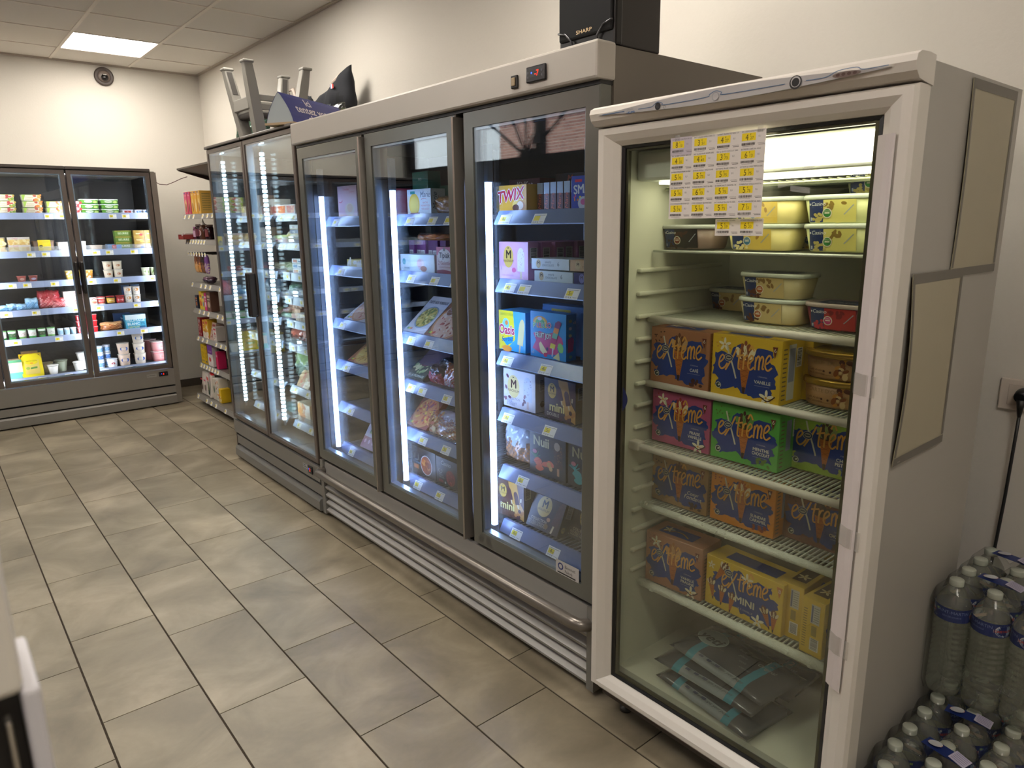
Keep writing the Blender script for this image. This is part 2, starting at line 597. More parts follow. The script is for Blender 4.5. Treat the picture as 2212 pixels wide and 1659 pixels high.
# ================================================================== DOORED CABINETS
GLASS = clear('door_glass', (0.97, 0.985, 0.985), ior=1.47)
GREY = mat('83817c', .32, vary=.02, scale=8, metal=.25)
GREYD = mat('6b6c66', .22, metal=.3)
BROWN = mat('6a605a', .35, metal=.3)
STEEL = mat('a8a29a', .32, metal=.7)
BLACK = mat('0e0f10', .4)
RAIL = mat('7886ac', .22)
TAGW, TAGY = 'f2efe9', 'f4dc1e'
SHELFM = mat('8f9298', .4, metal=.3)

_tagm = {}
def tag_mesh(price, w=.06, h=.038):
    key = (price, w, h)
    if key in _tagm: return _tagm[key]
    a = Art(.5)
    a.rect(-w / 2, 0, w / 2, h, TAGW)
    a.rect(-w * .42, h * .32, w * .05, h * .78, TAGY)
    if price:
        a.text(price[0], -w * .30, h * .36, h * .4, '3a3212')
        a.text(price[1:], -w * .14, h * .40, h * .18, '3a3212')
    a.rect(-w * .42, h * .84, w * .42, h * .88, '77736c')
    for i in range(9): a.rect(-w * .42 + i * w * .055, h * .1, -w * .42 + i * w * .055 + w * (.012 + .02 * (i % 3 == 1)), h * .24, '55524c')
    a.rect(w * .12, h * .16, w * .42, h * .20, '99958d')
    _tagm[key] = a.mesh(name='price_tag')
    return _tagm[key]

def price_shelf(par, x0, x1, z, depth, tags, tilt=35, rail_h=.042, wires=True, railm=None, solid=False, tagw=.06, fence=False):
    """A shelf as a part of cabinet `par` in its local frame (front edge at y=0, going back): price rail and tags are its sub-parts."""
    bm = new_bm()
    if solid:
        box(bm, x0, x1, .004, depth, -.012, 0)
    else:
        for i in range(int((x1 - x0) / .022) + 1):
            x = x0 + .004 + i * .022
            if x < x1: box(bm, x, x + .004, .006, depth, -.006, -.001)
        for y in (.006, depth * .35, depth * .7, depth - .006): box(bm, x0, x1, y, y + .006, -.012, -.006)
    s = obj('shelf', bm, SHELFM if not solid else mat('5c6068', .4, metal=.4), par)
    s.location.z = z
    c, sn = math.cos(R(tilt)), math.sin(R(tilt))
    bm = new_bm()
    # the rail hangs from the front edge and leans out at the bottom
    pts = [(0, .004), (-rail_h * sn, -rail_h * c), (-rail_h * sn - .003, -rail_h * c + .004), (-.008, .010), (.004, .010), (.004, .004)]
    extrude_profile(bm, pts, 'x', x0, x1)
    r = obj('price_rail', bm, railm or RAIL, s)
    if fence:
        bm = new_bm(); box(bm, x0, x1, .0, .003, .005, .045); obj('front_guard', bm, clear('acrylic', (.95, .97, .99), haze=.12), s)
    for tx, pr in tags:
        o = obj('price_tag', tag_mesh(pr, w=tagw), None, s)
        o.location = (tx, -rail_h * sn - .0045, -rail_h * c + .002)
        o.rotation_euler = (R(-tilt) , 0, 0)
        o.rotation_euler = (-math.atan2(sn * rail_h - .008, c * rail_h), 0, 0)
    return s

def frame_sweep(bm, x0, x1, z0, z1, prof, mi=0, zf=1.0):
    """Rectangular frame: profile points (inset, y) carried round the rectangle with mitred corners."""
    loops = []
    for d, y in prof:
        loops.append([bm.verts.new(p) for p in ((x0 + d, y, z0 + d * zf), (x1 - d, y, z0 + d * zf), (x1 - d, y, z1 - d * zf), (x0 + d, y, z1 - d * zf))])
    n = len(loops)
    for i in range(n):
        a, b = loops[i], loops[(i + 1) % n]
        for k in range(4):
            f = bm.faces.new((a[k], a[(k + 1) % 4], b[(k + 1) % 4], b[k])); f.material_index = mi

GLASSC = clear('chiller_glass', (.97, .985, .985), ior=1.56, refl=1.5)
SPACER = mat('9fb0c4', .25, metal=.6)
def glazed_door(par, x0, x1, z0, z1, bd, fm, thick=.045, name='door', gap=.0125):
    bm = new_bm()
    frame_sweep(bm, x0, x1, z0, z1, [(0, thick), (0, .004), (.004, 0), (bd, 0), (bd, thick)])
    d = obj(name, bm, fm, par)
    b = bd - .006
    for y in ((.003, .003 + gap) if gap > .02 else (.003, .003 + gap, .003 + 2 * gap)):
        bm = new_bm(); box(bm, x0 + b, x1 - b, y, y + .003, z0 + b, z1 - b); obj('glass_pane', bm, GLASSC if gap > .032 else GLASS, d)
    bm = new_bm()
    frame_sweep(bm, x0, x1, z0, z1, [(bd - .001, thick - .008), (bd - .001, .008), (bd + .009, .008), (bd + .009, thick - .008)])
    obj('spacer', bm, SPACER, d)
    return d

def display(par, x, z, y=0, txt='-7', w=.075, h=.038, name='controller'):
    bm = new_bm(); box(bm, x - w / 2, x + w / 2, y - .008, y, z - h / 2, z + h / 2, bev=.003)
    o = obj(name, bm, mat('17171b', .25), par)
    a = Art(.3)
    a.rect(x - w * .3, z - h * .22, x + w * .22, z + h * .28, '05060a')
    a.text(txt, x - w * .05, z - h * .15, h * .36, 'RED')
    a.ell(x - w * .2, z + h * .08, h * .06, h * .06, 'BLU')
    for k in (-.39, .34): a.ell(x + w * k, z + h * .12, h * .09, h * .09, '3c3c42'); a.ell(x + w * k, z - h * .16, h * .09, h * .09, '3c3c42')
    m = a.mesh(lambda u, v, k: (u, y - .008 - k, v), 'display_print', matf=lambda c: emit('ff2414', 3) if c == 'RED' else emit('3050ff', 3) if c == 'BLU' else mat(c, .3))
    obj('display_print', m, None, o)
    return o

# ------------------------------------------------------------------ three-door upright freezer
FX, FY, FL, FD = 1.53, 3.475, 2.04, .80
FRZ = thing('display_freezer', 'grey three-door upright freezer with a bumper rail and louvred base', 'freezer', (FX, FY, 0), rz=R(-90))
DOORS = [(.005, .66), (.685, 1.345), (1.39, 2.035)]
DZ0, DZ1 = .338, 1.932
NAVY = mat('12151f', .45)
bm = new_bm()
box(bm, .0, FL, .76, FD, .1, 2.035)
box(bm, 0, .035, .05, .76, .1, 2.035); box(bm, FL - .035, FL, .05, .76, .1, 2.035)
box(bm, .035, FL - .035, .05, .76, 1.93, 2.035); box(bm, .035, FL - .035, .05, .76, .10, .345)
obj('carcass', bm, mat('6e675d', .5, vary=.02, scale=5), FRZ)
bm = new_bm()
box(bm, .036, FL - .036, .745, .759, .346, 1.93); box(bm, .036, .045, .055, .745, .346, 1.93); box(bm, FL - .045, FL - .036, .055, .745, .346, 1.93)
box(bm, .045, FL - .045, .055, .745, 1.915, 1.929); box(bm, .045, FL - .045, .055, .745, .346, .36)
obj('liner', bm, NAVY, FRZ)
bm = new_bm()
for x in (.672, 1.367): box(bm, x - .03, x + .03, .05, .10, .346, 1.93)
obj('mullion', bm, BLACK, FRZ)
bm = new_bm()
box(bm, -.002, FL + .004, -.022, .055, 1.942, 2.043, bev=.008)
hd = obj('header', bm, mat('b3ada4', .38, vary=.02, scale=6, metal=.15), FRZ)
bm = new_bm(); box(bm, .004, FL - .004, .0, .05, 1.931, 1.943); obj('header_gap', bm, BLACK, FRZ)
display(FRZ, 1.80, 1.99, -.022, '-7', .085, .045)
bm = new_bm(); box(bm, 1.685, 1.715, -.03, -.022, 1.962, 2.0, bev=.003); s = obj('rocker_switch', bm, mat('1c1a18', .4), FRZ)
bm = new_bm(); box(bm, 1.692, 1.708, -.034, -.029, 1.969, 1.993, bev=.002); obj('switch_rocker', bm, mat('a08c6c', .4), s)
for i, (a, b) in enumerate(DOORS):
    d = glazed_door(FRZ, a, b, DZ0, DZ1, .055, GREYD)
    if i < 2:
        bm = new_bm()
        extrude_profile(bm, [(b + .001, .03), (b + .001, -.018), (b + .006, -.022), (b + .011, -.018), (b + .012, .03)], 'z', DZ0, DZ1 - .012)
        obj('handle_profile', bm, STEEL, d)
bm = new_bm(); box(bm, 1.55, 1.60, -.001, .0, 0, .001); bm.free()
# maker's plate low on the third door
a = Art(.4)
a.rect(1.86, .392, 1.97, .442, 'b9b7b6')
a.ell(1.883, .421, .013, .013, '1d2a6b'); a.ell(1.883, .421, .008, .008, 'b9b7b6')
a.text('Bonnet', 1.903, .420, .012, '25221f'); a.text('Névé', 1.903, .404, .012, '25221f')
a.rect(1.868, .395, 1.955, .400, '202020')
printed('maker_plate', a, FRZ, lambda u, v, k: (u, .0 - k, v))
a = Art(.4)
for j in range(2):
    for i in range(7): a.rect(1.425 + j * .045, .372 - i * .005 + .01, 1.425 + j * .045 + .03, .3745 - i * .005 + .01, '3b3833')
printed('warning_print', a, FRZ, lambda u, v, k: (u, .0 - k, v))

LEDB = emit('a6c2ff', LED_F)
for x in (.077, .765, 1.425):
    bm = new_bm(); box(bm, x - .013, x + .013, .066, .092, 1.70, 1.83, bev=.003); l = obj('led_holder', bm, mat('8794ab', .4), FRZ)
    bm = new_bm(); box(bm, x - .013, x + .013, .066, .092, .365, .40, bev=.003); obj('led_holder', bm, mat('8794ab', .4), FRZ)
    bm = new_bm(); tube(bm, [(x, .079, .40), (x, .079, 1.70)], .0125, 12); obj('led_diffuser', bm, LEDB, l)

for x in (0, FL - .032):
    bm = new_bm(); box(bm, x, x + .032, 0, .06, .018, .325); obj('base_pillar', bm, GREY, FRZ)
GREYL = mat('9c9993', .38, vary=.03, scale=20, metal=.1)
bm = new_bm(); extrude_profile(bm, [(.03, .318), (.012, .318), (.006, .255), (.02, .25), (.03, .25)], 'x', .033, FL - .033); obj('apron', bm, GREYL, FRZ)
for k in range(5):
    z = .206 - k * .044
    bm = new_bm(); extrude_profile(bm, [(.034, z + .034), (.004, z + .012), (.006, z + .002), (.034, z + .002)], 'x', .033, FL - .033)
    obj('louvre_slat', bm, GREYL, FRZ)
bm = new_bm(); box(bm, .03, FL - .03, .036, .06, .02, .33); box(bm, .04, FL - .04, .06, .7, .055, .1); obj('base_back', bm, mat('25221e', .8), FRZ)
bm = new_bm()
tube(bm, [(.03, .012, .268), (.034, -.02, .268), (.055, -.038, .268), (.3, -.04, .268), (1.7, -.04, .268), (FL - .07, -.038, .268), (FL - .035, -.03, .266), (FL - .025, -.005, .262), (FL - .025, .02, .26)], .022, 14)
obj('bumper_rail', bm, mat('7d766e', .28, metal=.55), FRZ)
for x in (.1, FL - .1):
    for y in (.06, .7):
        bm = new_bm(); lathe(bm, [(.02, 0), (.02, .008), (.008, .01), (.008, .056)], 12, cx=x, cy_=y); obj('foot', bm, BLACK, FRZ)

FSH = [1.592, 1.350, 1.078, .858, .628, .400]
TG = {2: [[(.06, '4 50'), (.24, ''), (.55, '6 15')], [(.08, '4 49'), (.16, ''), (.40, '5 75'), (.58, '5')], [(.06, '4 49'), (.27, '4 99'), (.54, '5 89')],
          [(.06, '4 49'), (.29, '5 35'), (.56, '4 95')], [(.14, '6 20'), (.49, '6 05')], [(.10, '6 20'), (.31, '4 16'), (.54, '5 19')]],
      1: [[(.13, ''), (.30, ''), (.42, '')], [(.12, ''), (.30, '5'), (.45, '')], [(.10, ''), (.24, '')], [(.08, '7'), (.17, ''), (.36, '7 05')], [(.16, ''), (.34, '5 19')], [(.10, '5 49'), (.28, '13 95')]],
      0: [[(.12, '')], [(.14, '')], [(.12, '')], [(.14, '')], [(.15, '')], [(.13, '8 25')]]}
RAILT = clear('rail_plastic', (.75, .82, .95), haze=.55, hazecol='8593b8')
for di, (a, b) in enumerate(DOORS):
    for si, z in enumerate(FSH):
        tags = [(a + .03 + t, p.replace(' ', '')) for t, p in TG[di][si]]
        price_shelf(FRZ, a + .035, b - .035, z, .52, tags, tilt=38, rail_h=.05, tagw=.062)
    for x in (a + .028, b - .028):
        bm = new_bm(); box(bm, x - .008, x + .008, .68, .70, .37, 1.9); obj('shelf_upright', bm, mat('9aa0ab', .35, metal=.5), FRZ)

# ------------------------------------------------------------------ two-door chiller
CY, CL = 4.835, 1.345
CH = thing('display_chiller', 'grey-brown two-door glass chiller between the freezer and the dry goods shelf', 'chiller', (FX, CY, 0), rz=R(-90))
bm = new_bm()
box(bm, 0, CL, .74, .79, .1, 2.04); box(bm, 0, CL, .05, .74, 2.0, 2.04)
box(bm, CL - .03, CL, .05, .74, .1, 2.0); box(bm, .03, CL - .03, .05, .74, .1, .29); box(bm, 0, .03, .05, .74, .1, 2.0)
obj('carcass', bm, mat('6b645c', .45), CH)
bm = new_bm()
box(bm, .03, CL - .03, .73, .74, .29, 2.0); box(bm, .031, .036, .06, .73, .29, 2.0); box(bm, CL - .036, CL - .031, .06, .73, .29, 2.0)
obj('liner', bm, mat('14171a', .5), CH)
bm = new_bm()
for r_ in range(40):
    for c_ in range(20):
        box(bm, .1 + c_ * .06, .13 + c_ * .06, .7285, .7295, .34 + r_ * .042, .344 + r_ * .042)
o = obj('back_slot', bm, BLACK, CH); o['kind'] = 'stuff'
bm = new_bm(); box(bm, -.003, .637, -.012, .055, 2.036, 2.052, bev=.004); obj('top_trim', bm, mat('5a5350', .3, metal=.4), CH)
bm = new_bm(); box(bm, .641, CL, -.012, .055, 2.036, 2.052, bev=.004); obj('top_trim', bm, mat('5a5350', .3, metal=.4), CH)
for i, (a, b) in enumerate([(.004, .632), (.640, CL - .008)]):
    d = glazed_door(CH, a, b, .288, 2.034, .026, BROWN, thick=.05, gap=.034)
    hx = b - .028 if i == 0 else a + .004
    bm = new_bm(); box(bm, hx, hx + .022, -.045, -.001, 1.035, 1.295, bev=.008, seg=3); obj('door_handle', bm, mat('2a2423', .35), d)
CLED = emit('d6f0ff', LED_C)
for x in (.035, .70):
    bm = new_bm(); box(bm, x - .005, x + .005, .078, .090, .36, 2.0); l = obj('led_strip', bm, mat('7d8f96', .4), CH)
    bm = new_bm()
    for k in range(62): box(bm, x - .008, x + .008, .074, .094, .396 + k * .0255, .411 + k * .0255)
    o = obj('led_chip', bm, CLED, l); o['kind'] = 'stuff'
bm = new_bm()
box(bm, .0, CL, .0, .05, .185, .272); box(bm, .02, CL, .008, .05, .105, .165)
obj('base_panel', bm, GREY, CH)
bm = new_bm(); extrude_profile(bm, [(.05, .02), (-.008, .02), (-.012, .028), (-.012, .075), (-.004, .088), (.05, .09)], 'x', .02, CL - .002); obj('kick_panel', bm, GREY, CH)
bm = new_bm()
for z in (.165, .272, .09): box(bm, .01, CL - .004, .02, .05, z, z + .02)
box(bm, .0, .02, .01, .05, .02, .185); box(bm, .03, CL - .03, .06, .7, .04, .1)
obj('base_recess', bm, mat('35302b', .7), CH)
for x in (.1, CL - .1):
    for y in (.08, .7):
        bm = new_bm(); lathe(bm, [(.018, 0), (.018, .01), (.007, .012), (.007, .045)], 10, cx=x, cy_=y); obj('foot', bm, BLACK, CH)
display(CH, 1.235, .232, .0, '2', .055, .045)
a = Art(.4); a.rect(1.13, .222, 1.19, .248, 'a9acb0'); a.rect(1.135, .238, 1.165, .243, '454a52'); a.rect(1.135, .228, 1.18, .233, '454a52')
printed('rating_plate', a, CH, lambda u, v, k: (u, -k, v))
CSH = [1.615, 1.455, 1.285, 1.145, 1.005, .86, .60, .38]
for si, z in enumerate(CSH):
    for (a, b) in ((.04, .64), (.70, CL - .04)):
        tilt = 38 if si in (0, 6, 7, 1) else 8
        tags = [(a + .1 + .15 * k + .02 * ((si * 3 + k) % 3), ['2', '3', '1', '2 9'][(si + k) % 4]) for k in range(4)]
        price_shelf(CH, a + .02, b - .02, z, .5, tags, tilt=tilt, rail_h=.038, solid=True, tagw=.055, fence=(si % 2 == 1), railm=mat('a6b4cc', .3))

# ------------------------------------------------------------------ wall cooler along the end wall
BX, BY, BL = -1.453, 6.75, 3.155
BC = thing('wall_cooler', 'long grey-brown glass-doored wall cooler standing against the end wall', 'cooler', (BX, BY, 0))
bm = new_bm()
box(bm, 0, BL, .64, .68, .08, 2.03); box(bm, 0, BL, .05, .64, 1.99, 2.03); box(bm, BL - .045, BL, .0, .66, .012, 2.02); box(bm, 0, .04, 0, .64, .012, 2.02)
box(bm, .04, BL - .045, .06, .64, .08, .31)
obj('carcass', bm, mat('7d766d', .4, metal=.1), BC)
bm = new_bm(); box(bm, .04, BL - .045, .62, .635, .31, 1.99); box(bm, BL - .06, BL - .046, .06, .62, .31, 1.99); box(bm, .04, .05, .06, .62, .31, 1.99); obj('liner', bm, mat('101012', .5), BC)
bm = new_bm()
for r_ in range(46):
    for c_ in range(48):
        if (r_ + c_) % 1 == 0: box(bm, .1 + c_ * .062, .132 + c_ * .062, .618, .6195, .36 + r_ * .034, .364 + r_ * .034)
o = obj('back_slot', bm, BLACK, BC); o['kind'] = 'stuff'
dw = .6215
for i in range(5):
    a = .005 + i * dw; b = a + dw - .008
    d = glazed_door(BC, a, b, .335, 2.02, .034, BROWN, thick=.05, gap=.03)
    if i in (0, 1, 3, 4):
        hx = b - .03 if i in (0, 3) else a + .004
        bm = new_bm(); box(bm, hx, hx + .024, -.045, -.001, 1.04, 1.30, bev=.008, seg=3); obj('door_handle', bm, mat('231f1e', .35), d)
    bm = new_bm(); box(bm, a - .003, b + .003, -.015, .06, 2.022, 2.046, bev=.004); obj('top_trim', bm, mat('564f4b', .3, metal=.4), BC)
bm = new_bm(); box(bm, .05, BL - .05, .056, .072, 1.994, 2.018); l = obj('top_light', bm, mat('d8dce2', .4), BC)
bm = new_bm(); box(bm, .06, BL - .06, .058, .071, 1.989, 1.994); obj('light_diffuser', bm, emit('f4f4ff', LED_T), l)
for x in (.02 + dw, .02 + 2 * dw, .02 + 3 * dw, .02 + 4 * dw, BL - .062, .06):
    bm = new_bm(); box(bm, x - .012, x + .012, .056, .068, .35, 1.95); l = obj('led_strip', bm, mat('8d9299', .4), BC)
    bm = new_bm()
    for k in range(50): box(bm, x - .008, x + .008, .068, .073, .37 + k * .031, .385 + k * .031)
    o = obj('led_chip', bm, emit('f2f4ff', LED_B), l); o['kind'] = 'stuff'
bm = new_bm()
box(bm, .0, BL - .045, .0, .06, .18, .325)
obj('base_panel', bm, mat('86817a', .38, metal=.2), BC)
bm = new_bm(); box(bm, .0, BL - .045, .0, .06, .105, .165); obj('base_panel', bm, mat('86817a', .38, metal=.2), BC)
bm = new_bm(); extrude_profile(bm, [(.06, .012), (-.012, .012), (-.014, .02), (-.014, .08), (-.004, .092), (.06, .092)], 'x', 0, BL - .046); obj('kick_panel', bm, mat('86817a', .38, metal=.2), BC)
bm = new_bm(); box(bm, 0, BL - .05, .02, .06, .092, .105); box(bm, 0, BL - .05, .03, .06, .165, .18); box(bm, .05, BL - .05, .1, .6, .03, .08); obj('base_recess', bm, mat('2b2723', .8), BC)
for x in (.15, 1.6, BL - .12):
    bm = new_bm(); lathe(bm, [(.018, 0), (.018, .01), (.007, .012), (.007, .035)], 10, cx=x, cy_=.12); obj('foot', bm, BLACK, BC)
    bm = new_bm(); lathe(bm, [(.018, 0), (.018, .01), (.007, .012), (.007, .035)], 10, cx=x, cy_=.55); obj('foot', bm, BLACK, BC)
display(BC, BL - .135, .288, 0, '2', .075, .038)
a = Art(.4); a.rect(BL - .27, .27, BL - .19, .298, '97938c'); a.text('4', BL - .265, .279, .012, '403c37'); a.rect(BL - .25, .284, BL - .20, .288, '55504a')
printed('rating_plate', a, BC, lambda u, v, k: (u, -k, v))
BSH = [1.680, 1.380, 1.140, .915, .685, .365]
for si, z in enumerate(BSH):
    for i in range(5):
        a = .03 + i * dw
        tags = [(a + .08 + .16 * k + .03 * ((si + k + i) % 3), ['2', '1 9', '3', '2 5', '1'][(si + k + i) % 5].replace(' ', '')) for k in range(4) if (si + i + k) % 4]
        price_shelf(BC, a + .012, a + dw - .03, z, .40, tags, tilt=10, rail_h=.042, solid=True, tagw=.058, fence=(si == 1), railm=mat('9ca8c4', .3))
for o in [c for c in BC.children if c.name.startswith('shelf')]:
    o.location.y = .17
for o in [c for c in CH.children if c.name.startswith('shelf') and 'upright' not in c.name]:
    o.location.y = .15
for o in [c for c in FRZ.children if c.name.startswith('shelf') and 'upright' not in c.name]:
    o.location.y = .135

# ------------------------------------------------------------------ white upright display freezer
WX, WY, WL, WD = 1.46, 1.385, .805, .632
WF = thing('upright_freezer', 'white upright display freezer with a glass door and wire shelves of ice cream', 'freezer', (WX, WY, 0), rz=R(-90))
WHITE = mat('d8d2c9', .32, vary=.01, scale=4)
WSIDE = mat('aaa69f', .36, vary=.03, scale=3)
LINER = mat('dddccb', .4)
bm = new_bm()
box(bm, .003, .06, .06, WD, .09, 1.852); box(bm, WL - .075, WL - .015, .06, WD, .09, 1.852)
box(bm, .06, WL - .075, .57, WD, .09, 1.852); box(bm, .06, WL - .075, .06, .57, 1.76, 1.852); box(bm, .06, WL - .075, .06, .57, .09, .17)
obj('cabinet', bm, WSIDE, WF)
bm = new_bm()
x0, x1 = .0605, WL - .0755
box(bm, x0, x0 + .006, .062, .565, .171, 1.755, bev=.002); box(bm, x1 - .006, x1, .062, .565, .171, 1.755, bev=.002)
box(bm, x0 + .006, x1 - .006, .555, .565, .171, 1.755); box(bm, x0 + .006, x1 - .006, .062, .555, 1.748, 1.755)
# tub floor with a raised round lip
box(bm, x0 + .006, x1 - .006, .062, .555, .171, .190)
extrude_profile(bm, [(.555, .19), (.50, .19), (.53, .205), (.545, .235), (.555, .26)], 'x', x0 + .006, x1 - .006)
obj('liner', bm, LINER, WF)
for k in range(15):
    z = .50 + k * .0655
    for xx in (x0 + .006, x1 - .020):
        bm = new_bm(); box(bm, xx, xx + .014, .10, .50, z, z + .012, bev=.004); obj('shelf_support', bm, LINER, WF)
bm = new_bm(); box(bm, .06, WL - .08, .062, .57, .075, .09); box(bm, .03, WL - .04, .03, .05, .085, .125); obj('under_tray', bm, mat('4a4038', .7), WF)
# door
bm = new_bm()
frame_sweep(bm, 0, WL, .124, 1.800, [(0, .056), (0, .008), (.007, 0), (.026, 0), (.032, .003), (.050, .012), (.066, .024), (.068, .030), (.068, .056)], zf=.70)
wd = obj('door', bm, WHITE, WF)
bm = new_bm(); frame_sweep(bm, 0, WL, .124, 1.800, [(.068, .026), (.068, .052), (.077, .052), (.077, .030)], zf=.70); obj('door_gasket', bm, BLACK, wd)
WGL = clear('fridge_glass', (.965, .978, .955), ior=1.5)
for y in (.030, .046):
    bm = new_bm(); box(bm, .070, WL - .070, y, y + .003, .173, 1.751); obj('glass_pane', bm, WGL, wd)
bm = new_bm(); frame_sweep(bm, 0, WL, .124, 1.800, [(.078, .034), (.078, .044), (.086, .044), (.086, .034)], zf=.70); obj('spacer', bm, mat('55533f', .35, metal=.6), wd)
# hinge-side label sleeve: a strip of paper under clear tape down the door edge
t = thing('paper_strip', 'long white paper strip taped down the door edge of the white upright freezer', 'paper strip', (WX - .001, WY, 0), rz=R(-90))
bm = new_bm(); extrude_profile(bm, [(WL - .070, .020), (WL - .052, .006), (WL - .034, -.001), (WL - .030, -.0016), (WL - .050, .0040), (WL - .071, .0175)], 'z', .512, 1.714)
obj('paper', bm, mat('cfc6c4', .5), t)
for z in (.86, 1.20, .60):
    bm = new_bm(); extrude_profile(bm, [(WL - .071, .0165), (WL - .050, .0030), (WL - .020, -.0022), (WL - .020, -.0026), (WL - .051, .0022), (WL - .072, .0155)], 'z', z, z + .045)
    obj('tape', bm, clear('sticky_tape', (.93, .92, .9), haze=.12), t)
# canopy over the door
bm = new_bm()
prof = [(.062, 1.799), (.062, 1.853), (.03, 1.855), (-.005, 1.853), (-.020, 1.846), (-.024, 1.834), (-.018, 1.818), (-.004, 1.806), (.02, 1.803)]
extrude_profile(bm, prof, 'x', -.004, WL + .002)
cp = obj('canopy', bm, WHITE, WF)
# the sunk lens-shaped control panel
bm = new_bm()
cxm = WL / 2
N = 28
top = [(.03 + (WL - .07) * i / N, 1.829 + .0165 * math.sin(math.pi * i / N)) for i in range(N + 1)]
bot = [(.03 + (WL - .07) * i / N, 1.829 - .0125 * math.sin(math.pi * i / N)) for i in range(N + 1)]
def cyy(z): return -.0235 - .0005 if z > 1.826 else -.0235 + (1.826 - z) * .35
ts = [bm.verts.new((x, -.0262 if abs(z - 1.834) < .013 else -.0245, z)) for x, z in top]
bs = [bm.verts.new((x, -.0252, z)) for x, z in bot]
for i in range(N): bm.faces.new((ts[i], ts[i + 1], bs[i + 1], bs[i]))
g = bmesh.ops.extrude_face_region(bm, geom=list(bm.faces))
for v in [e for e in g['geom'] if isinstance(e, bmesh.types.BMVert)]: v.co.y += .012
obj('control_panel', bm, mat('b9b6b6', .4), WF)
a = Art(.4)
BL_ = '4a6c92'
zl = 1.8285
a.line([(.045, zl), (.12, zl + .0005)], .0016, BL_, False)
a.line([(.165, zl), (.205, zl), (.214, zl + .004), (.226, zl + .009), (.240, zl + .004), (.247, zl), (.36, zl + .001), (.372, zl + .006), (.388, zl + .0115), (.404, zl + .006), (.413, zl + .001), (.555, zl + .001)], .0014, BL_)
a.line([(.60, zl + .001), (.64, zl + .001), (.665, zl + .009), (.70, zl + .010), (.715, zl + .004), (.76, zl + .004)], .0014, BL_)
a.bold('i-KLIMA', .128, zl - .007, .0055, '2d5f9a'); a.text('Climatic', .128, zl + .001, .0045, '8d8d90')
a.ell(.226, zl - .001, .0085, .0085, '101010'); a.ell(.226, zl - .001, .005, .005, '2b2b2b')
for k in range(8):
    c, s = math.cos(k * .785), math.sin(k * .785)
    a.line([(.246 + .002 * c, zl - .005 + .002 * s), (.246 + .0045 * c, zl - .005 + .0045 * s)], .0007, '333333', False)
a.ell(.388, zl - .0005, .0092, .0092, '8f8f92'); a.ell(.388, zl - .0005, .0080, .0080, 'b9b6b6')
a.ell(.578, zl + .001, .0135, .0135, '1a1a1a'); a.ell(.578, zl + .002, .0105, .0105, 'b9b6b6'); a.ell(.578, zl + .001, .0085, .0085, '0c0c0c')
a.ell(.682, zl + .0005, .028, .0055, '6d5c52'); 
for k in range(4): a.ell(.665 + k * .011, zl + .001, .004, .003, '4a2f28')
printed('control_print', a, cp, lambda u, v, k: (u, -.0264 - k, v))
# lamp box and evaporator under the roof
bm = new_bm(); box(bm, .070, WL - .085, .085, .22, 1.664, 1.742, bev=.008); lb = obj('lamp_box', bm, mat('dfe2da', .4), WF)
bm = new_bm(); box(bm, .36, WL - .10, .078, .086, 1.672, 1.735, bev=.003); obj('lamp_lens', bm, emit('fff4dc', LAMP), lb)
bm = new_bm(); box(bm, .12, WL - .10, .12, .20, 1.655, 1.662); obj('lamp_lens', bm, emit('fbf4d4', LAMP * .8), lb)
bm = new_bm()
for k in range(14): tube(bm, [(.08, .20 + k * .024, 1.645 - .002 * (k % 2)), (WL - .095, .20 + k * .024, 1.645 - .002 * (k % 2))], .0035, 6)
for k in range(30): tube(bm, [(.09 + k * .021, .195, 1.65), (.09 + k * .021, .53, 1.65)], .0012, 4)
o = obj('evaporator', bm, mat('b8bba0', .3, metal=.6), WF); o['kind'] = 'stuff'
bm = new_bm(); lathe(bm, [(.055, 0), (.055, .01), (.045, .012), (.043, .004), (.02, .004), (.018, .014), (.001, .014)], 24)
o = obj('fan_cover', bm, mat('777a6a', .4), WF); o.location = (.44, .553, 1.585); o.rotation_euler = (R(90), 0, 0)
bm = new_bm(); tube(bm, [(.36, .545, 1.62), (.40, .53, 1.60), (.405, .52, 1.55)], .002, 6); lathe(bm, [(.001, 1.53), (.004, 1.532), (.004, 1.55), (.001, 1.552)], 8, cx=.405, cy_=.52); obj('sensor_lead', bm, BLACK, WF)
bm = new_bm(); tube(bm, [(.60, .545, 1.63), (.64, .50, 1.62), (.70, .46, 1.60)], .002, 6); obj('sensor_lead', bm, BLACK, WF)
